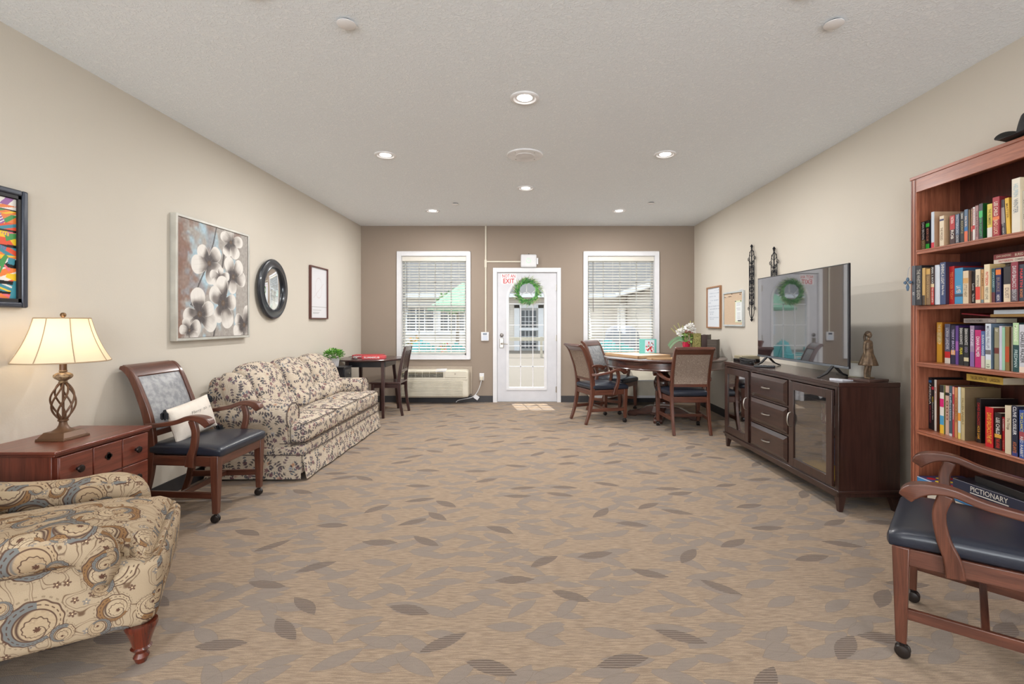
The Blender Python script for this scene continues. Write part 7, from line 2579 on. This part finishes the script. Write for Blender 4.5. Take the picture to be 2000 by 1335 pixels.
    ('fourth', 2.345, 2.4986, 0.0422, 0.203, (196, 26, 36), (90, 16, 22), [('DAVID BALDACCI', 0.34, 0.86, (240, 180, 60)), ('THE HIT', 0.1, 0.32, (240, 190, 70))], [], 0, 'thick red hardcover with yellow lettering on the fourth shelf'),
    ('fourth', 2.34, 2.4439, 0.0342, 0.184, (36, 20, 22), (40, 24, 26), [('LEE CHILD', 0.42, 0.86, (236, 232, 226)), ('THE AFFAIR', 0.04, 0.3, (220, 60, 50))], [(0.32, 0.42, (214, 160, 60))], 0, 'black paperback with white name, red title and gold star on the fourth shelf'),
    ('fourth', 2.345, 2.4109, 0.0132, 0.167, (176, 24, 36), (120, 20, 30), [('COBEN', 0.6, 0.95, (220, 210, 210)), ('LOST', 0.05, 0.3, (230, 140, 120))], [], 0, 'red paperback next to the cream book on the fourth shelf'),
    ('fourth', 2.315, 2.3647, 0.0293, 0.233, (216, 202, 176), (200, 180, 140), [('The Things', 0.5, 0.75, (130, 110, 90))], [], 0, 'cream hardcover on the fourth shelf'),
    ('fourth', 2.31, 2.3265, 0.0284, 0.239, (30, 36, 60), (24, 28, 50), [('CLIVE CUSSLER', 0.42, 0.98, (236, 236, 240)), ('ATLANTIS', 0.06, 0.28, (220, 130, 80))], [(0, 0.08, (54, 62, 130))], 0, 'thick navy book with white slanted capitals on the fourth shelf'),
    ('fourth', 2.305, 2.2863, 0.024, 0.225, (52, 84, 160), (40, 60, 120), [('TOM CLANCY', 0.55, 0.95, (226, 214, 90)), ('RED RABBIT', 0.03, 0.45, (226, 224, 220))], [(0.38, 0.55, (160, 70, 80))], 0, 'bright blue book with yellow and white lettering at the frame edge, fourth shelf'),
]
PAGES = plain((226, 216, 192), 0.85)


def make_book(loc, th, dp, ht, spine, cover, label, group, texts=(), bands=(), flat=False, lean=0.0, rz=0.0):
    """upright: spine faces -x, height along z.  flat: lying, spine faces -x, length along y"""
    mb = MB()
    c = 0.0012
    if not flat:
        mb.box(0, -th / 2, 0, c, th / 2, ht)
        mb.cur = 1
        mb.box(c, -th / 2, 0, dp, -th / 2 + c, ht).box(c, th / 2 - c, 0, dp, th / 2, ht)
    else:
        mb.box(0, -ht / 2, 0, c, ht / 2, th)
        mb.cur = 1
        mb.box(c, -ht / 2, 0, dp, ht / 2, c).box(c, -ht / 2, th - c, dp, ht / 2, th)
    o = mb.build('book', [plain(spine, 0.42, grain=0.03), plain(cover, 0.42, grain=0.10)], smooth=False)
    o.location = loc
    o.rotation_euler = (math.radians(lean), 0, rz)
    tag(o, label, 'book', group)
    e = 0.002
    if not flat:
        MB().box(c, -th / 2 + c, e, dp - e, th / 2 - c, ht - e).build('pages', PAGES, o, smooth=False)
    else:
        MB().box(c, -ht / 2 + e, c, dp - e, ht / 2 - e, th - c).build('pages', PAGES, o, smooth=False)
    for z0, z1, col in bands:
        b_ = MB()
        if not flat:
            b_.box(-0.0004, -th / 2 + 0.0002, ht * z0, 0.0002, th / 2 - 0.0002, ht * z1)
        else:
            b_.box(-0.0004, ht / 2 - ht * z1, 0.0002, 0.0002, ht / 2 - ht * z0, th - 0.0002)
        b_.build('spine_patch', plain(col, 0.42, grain=0.03), o, smooth=False)
    for s_, z0, z1, col in texts:
        t_ = MB()
        if not flat:
            put_text(t_, s_, (-0.0008, 0, ht * (z0 + z1) / 2), (0, 0, -1), (0, -1, 0), ht * (z1 - z0), th * 0.56, 0.01)
        else:
            put_text(t_, s_, (-0.0008, ht / 2 - ht * (z0 + z1) / 2, th / 2), (0, -1, 0), (0, 0, 1), ht * (z1 - z0), th * 0.5, 0.01)
        t_.build('title', plain(col, 0.4), o, smooth=False)
    return o


prev = {}
for sh, xs, y0, th, ht, sp_, cv, tx, bd, ln, lab in BOOKS:
    yn_ = y0 - th
    y0 = min(y0, 2.9085, prev.get(sh, 9.0) - 0.0003)
    th = max(y0 - yn_, th * 0.55)
    prev[sh] = y0 - th
    if th < 0.002:
        th = 0.003
    dp = min(0.195 if ht > 0.2 else 0.135, BX1 - 0.014 - xs)
    if sh == 'second' and xs < 2.28:
        z = SH[sh] - 0.006 + 0.007
    else:
        z = SH[sh] + 0.0005
    off = abs(math.sin(math.radians(ln))) * ht / 2
    make_book((xs, min(y0, 2.9085) - th / 2, z), th, dp, ht, sp_, cv, lab + ' of the bookcase' if len(lab.split()) < 13 else lab, 'books on the ' + sh + ' shelf', tx, bd, False, ln)
# books lying flat on top of the upright ones
Wt = (226, 224, 220)
FLATS = [
    # shelf, y centre, length, z, thickness, x, spine, cover, texts, bands, label
    ('second', 2.395, 0.175, 0.172, 0.024, 2.385, (70, 44, 36), (60, 36, 30), [('LAZY PREY', .1, .4, (150, 146, 140)), ('JOHN SANDFORD', .5, .95, (120, 110, 100))], 'dark book at the bottom of the left flat stack on the second shelf'),
    ('second', 2.390, 0.180, 0.197, 0.021, 2.370, (206, 190, 176), (190, 170, 150), [('PATTERSON', .15, .55, (176, 50, 56)), ('CONNELLY', .6, .9, (120, 110, 104))], 'pale book with red lettering in the left flat stack on the second shelf'),
    ('second', 2.388, 0.190, 0.219, 0.026, 2.372, (118, 34, 34), (90, 28, 28), [('JOHN SANDFORD', .08, .48, (220, 190, 170)), ('BURIED PREY', .58, .96, (226, 200, 180))], 'dark red book topping the left flat stack on the second shelf'),
    ('second', 2.200, 0.185, 0.196, 0.022, 2.360, (70, 68, 78), (60, 56, 60), [('JOHN SANDFORD', .1, .6, (170, 80, 90))], 'grey book at the bottom of the right flat stack on the second shelf'),
    ('second', 2.202, 0.180, 0.219, 0.022, 2.362, (96, 84, 96), (80, 66, 76), [('SANDFORD', .1, .6, (196, 180, 190))], 'grey-violet book in the middle of the right flat stack on the second shelf'),
    ('second', 2.200, 0.185, 0.242, 0.028, 2.355, (34, 44, 132), (24, 30, 96), [('JOHN SANDFORD', .12, .72, (226, 228, 238))], 'bright blue book topping the right flat stack on the second shelf'),
    ('third', 2.570, 0.185, 0.232, 0.024, 2.380, (150, 140, 136), (130, 118, 112), [('FASCINATING WOMEN', .06, .6, (100, 92, 90)), ('SONGS', .78, .96, (206, 200, 196))], 'light grey book lying across the dark paperbacks on the third shelf'),
    ('third', 2.372, 0.200, 0.262, 0.014, 2.345, (150, 116, 60), (130, 100, 56), [], 'gold-brown book lying under the pale glossy one on the third shelf'),
    ('third', 2.366, 0.185, 0.277, 0.020, 2.350, (206, 218, 230), (190, 200, 210), [], 'pale glossy blue book lying on the gold-brown one on the third shelf'),
    ('fourth', 2.565, 0.205, 0.318, 0.036, 2.400, (210, 176, 78), (170, 140, 60), [('THE GIRL WITH THE', .12, .58, (120, 80, 40)), ('LARSSON', .66, .92, (120, 90, 40))], 'yellow paperback lying across the tops on the fourth shelf'),
]
for sh, yc, L, dz, th, xs, sp_, cv, tx, lab in FLATS:
    make_book((xs, yc, SH[sh] + dz), th, min(0.11, BX1 - 0.014 - xs), L, sp_, cv, lab, 'books lying flat on the ' + sh + ' shelf', tx, (), True, 0, 0.0)
mg = thing('folded_magazine', 'red and dark magazine pushed in above the books on the third shelf', 'magazine', (0, 0, 0), 0)
MB().hexa([(2.42, 2.50, SH['third'] + 0.262), (2.42, 2.72, SH['third'] + 0.280), (2.55, 2.72, SH['third'] + 0.280), (2.55, 2.50, SH['third'] + 0.262),
           (2.42, 2.50, SH['third'] + 0.268), (2.42, 2.72, SH['third'] + 0.287), (2.55, 2.72, SH['third'] + 0.287), (2.55, 2.50, SH['third'] + 0.268)]).build('cover', plain((170, 40, 60), 0.4), mg)

# board games on the bottom shelf
def big_box(name, label, loc, rz, sz, side, top, draw=None):
    t = thing(name, label, 'board game', loc, rz, 'board games on the bottom shelf')
    x, y, z = sz
    MB().box(-x / 2 + 0.003, -y / 2 + 0.003, 0, x / 2 - 0.003, y / 2 - 0.003, z * 0.85).build('tray', plain(tuple(int(c * .8) for c in side), 0.5), t)
    lo_ = MB().box(-x / 2, -y / 2, z * 0.12, x / 2, y / 2, z).build('lid', plain(side, 0.35), t, bev=0.001)
    MB().box(-x / 2 + 0.002, -y / 2 + 0.002, z, x / 2 - 0.002, y / 2 - 0.002, z + 0.0006).build('top_print', plain(top, 0.35), lo_)
    if draw:
        draw(lo_, x, y, z)
    return t


zb = SH['bottom'] + 0.0005


def d_yellow(p, x, y, z):
    t_ = MB()
    put_text(t_, 'LIFE', (-x / 2 - 0.0006, 0.05, z * 0.55), (0, -1, 0), (0, 0, 1), 0.05, 0.026)
    t_.build('lettering', plain((110, 90, 30), 0.5), p, smooth=False)
    MB().box(-x / 2 - 0.0005, -y / 2, z * .2, -x / 2, -y / 2 + 0.09, z * .95).build('side_print', plain((110, 160, 70), 0.5), p)


big_box('board_game_yellow', 'yellow and green game box low on the bottom shelf under the connect game', (2.435, 2.605, zb), 0, (0.265, 0.46, 0.062), (232, 196, 52), (226, 190, 60), d_yellow)
big_box('board_game_white', 'white game box lying beneath the blue game with coloured discs', (2.440, 2.61, zb + 0.0628), 0, (0.26, 0.42, 0.075), (206, 198, 186), (196, 186, 176), None)


def d_connect(p, x, y, z):
    t_ = MB()
    put_text(t_, 'CONNECT', (-x / 2 - 0.0006, 0.085, z * 0.38), (0, -1, 0), (0, 0, 1), 0.13, 0.024, 0.02)
    t_.build('lettering', plain((236, 236, 240), 0.4), p, smooth=False)
    for k, col in enumerate(((204, 36, 46), (232, 196, 60))):
        m_ = MB()
        for i in range(5):
            for j in range(4):
                if ((i * 3 + j * 5 + i * j) % 2) != k:
                    continue
                m_.lathe([(0.021, 0.0), (0.021, 0.0006), (0, 0.0006)], (-x / 2 + 0.040 + j * 0.052, y / 2 - 0.055 - i * 0.058, z + 0.0008), 20)
        m_.build('red_discs' if k == 0 else 'yellow_discs', plain(col, 0.4), p)
    MB().box(-x / 2 - 0.0004, -y / 2, z - 0.004, -x / 2, y / 2, z).build('edge_line', plain((226, 230, 240), 0.4), p)


big_box('board_game_blue', 'blue connect game box with red and yellow discs printed on its lid', (2.438, 2.69, zb + 0.1386), 0, (0.265, 0.40, 0.052), (60, 136, 196), (70, 74, 120), d_connect)


def d_pict(p, x, y, z):
    t_ = MB()
    put_text(t_, 'PICTIONARY', (-x / 2 - 0.0008, 0.020, z * 0.62), (0, -1, 0), (0, 0, 1), 0.185, 0.026, 0.006)
    t_.build('lettering', plain((226, 222, 214), 0.4), p, smooth=False)
    MB().box(-x / 2 - 0.0007, -0.075, z * 0.22, -x / 2, 0.115, z * 0.30).build('underline', plain((220, 214, 204), 0.4), p)
    m_ = MB()
    for a, b in ((z - 0.002, z),):
        m_.box(-x / 2 - 0.0005, -y / 2, a, -x / 2, y / 2, b)
    m_.build('edge_line', plain((150, 150, 160), 0.4), p)


big_box('board_game_navy', 'navy blue drawing game box with white serif title, tilted on the pile', (2.444, 2.455, zb + 0.1915), math.radians(5), (0.225, 0.42, 0.062), (38, 44, 66), (24, 24, 32), d_pict)
big_box('board_game_black', 'black game box with thin white script on top of the navy one', (2.46, 2.40, zb + 0.2545), math.radians(-3), (0.20, 0.36, 0.035), (20, 20, 24), (24, 22, 26), None)

# black brimmed hat on top
ht_ = thing('black_hat', 'black wide-brimmed hat lying on top of the bookcase', 'hat', (2.435, 2.30, BH), math.radians(90))
BF = plain((18, 18, 21), 0.6)
vs, fs = [], []
nr, na = 9, 56
for i in range(nr):
    t_ = i / (nr - 1)
    for k in range(na):
        a = 2 * PI * k / na
        rx_, ry2 = 0.088 + 0.075 * t_, 0.102 + 0.080 * t_
        zz = 0.006 + 0.085 * (math.cos(a) ** 2) ** 1.2 * t_ ** 1.8 + 0.004
        vs.append((rx_ * math.cos(a) * (1 - 0.10 * t_ * abs(math.cos(a))), ry2 * math.sin(a), zz))
for i in range(nr - 1):
    for k in range(na):
        fs.append((i * na + k, i * na + (k + 1) % na, (i + 1) * na + (k + 1) % na, (i + 1) * na + k))
b_ = MB().add(vs, fs).build('brim', BF, ht_)
sm_ = b_.modifiers.new('solid', 'SOLIDIFY')
sm_.thickness = 0.003
sm_.offset = 1
cmb = MB()
vs, fs = [], []
for i in range(10):
    t_ = i / 9
    for k in range(na):
        a = 2 * PI * k / na
        r_ = 0.089 * (1 - 0.18 * t_ ** 2)
        z_ = 0.008 + 0.105 * t_ - 0.016 * t_ * math.cos(2 * a)
        vs.append((r_ * math.cos(a), r_ * 1.16 * math.sin(a), z_))
for i in range(9):
    for k in range(na):
        fs.append((i * na + k, i * na + (k + 1) % na, (i + 1) * na + (k + 1) % na, (i + 1) * na + k))
vs.append((0, 0, 0.082))
for k in range(na):
    fs.append((9 * na + k, 9 * na + (k + 1) % na, len(vs) - 1))
MB().add(vs, fs).build('crown', BF, ht_)
MB().lathe([(0.0895, 0.010), (0.0905, 0.012), (0.0885, 0.032), (0.087, 0.032)], (0, 0, 0), 56, Matrix.Diagonal((1, 1.16, 1)), cap=False).build('hat_band', plain((34, 32, 34), 0.4), ht_)

# blue cross charm hanging on the stile
cx = thing('cross_charm', 'small blue-grey metal cross charm hanging on the front edge of the bookcase', 'ornament', (2.262, 2.905, 1.505))
BL_ = plain((96, 120, 146), 0.35, 0.6)
mb = MB()
for a, L in ((0, 0.030), (PI / 2, 0.030), (PI, 0.030), (-PI / 2, 0.050)):
    c0, s0_ = math.cos(a), math.sin(a)
    pts = [(0.004, 0), (L * 0.55, 0.011), (L, 0.004), (L, -0.004), (L * 0.55, -0.011), (0.004, 0)]
    mb.prism([(p[0] * c0 - p[1] * s0_, p[0] * s0_ + p[1] * c0) for p in pts[:-1]], 'x', -0.003, 0.003)
mb.build('cross', BL_, cx, bev=0.001)
MB().tube([(0, 0, 0.028), (0.004, 0, 0.075), (0.014, 0.0, 0.094)], 0.0012, 5).build('cord', plain((130, 140, 156), 0.5), cx)
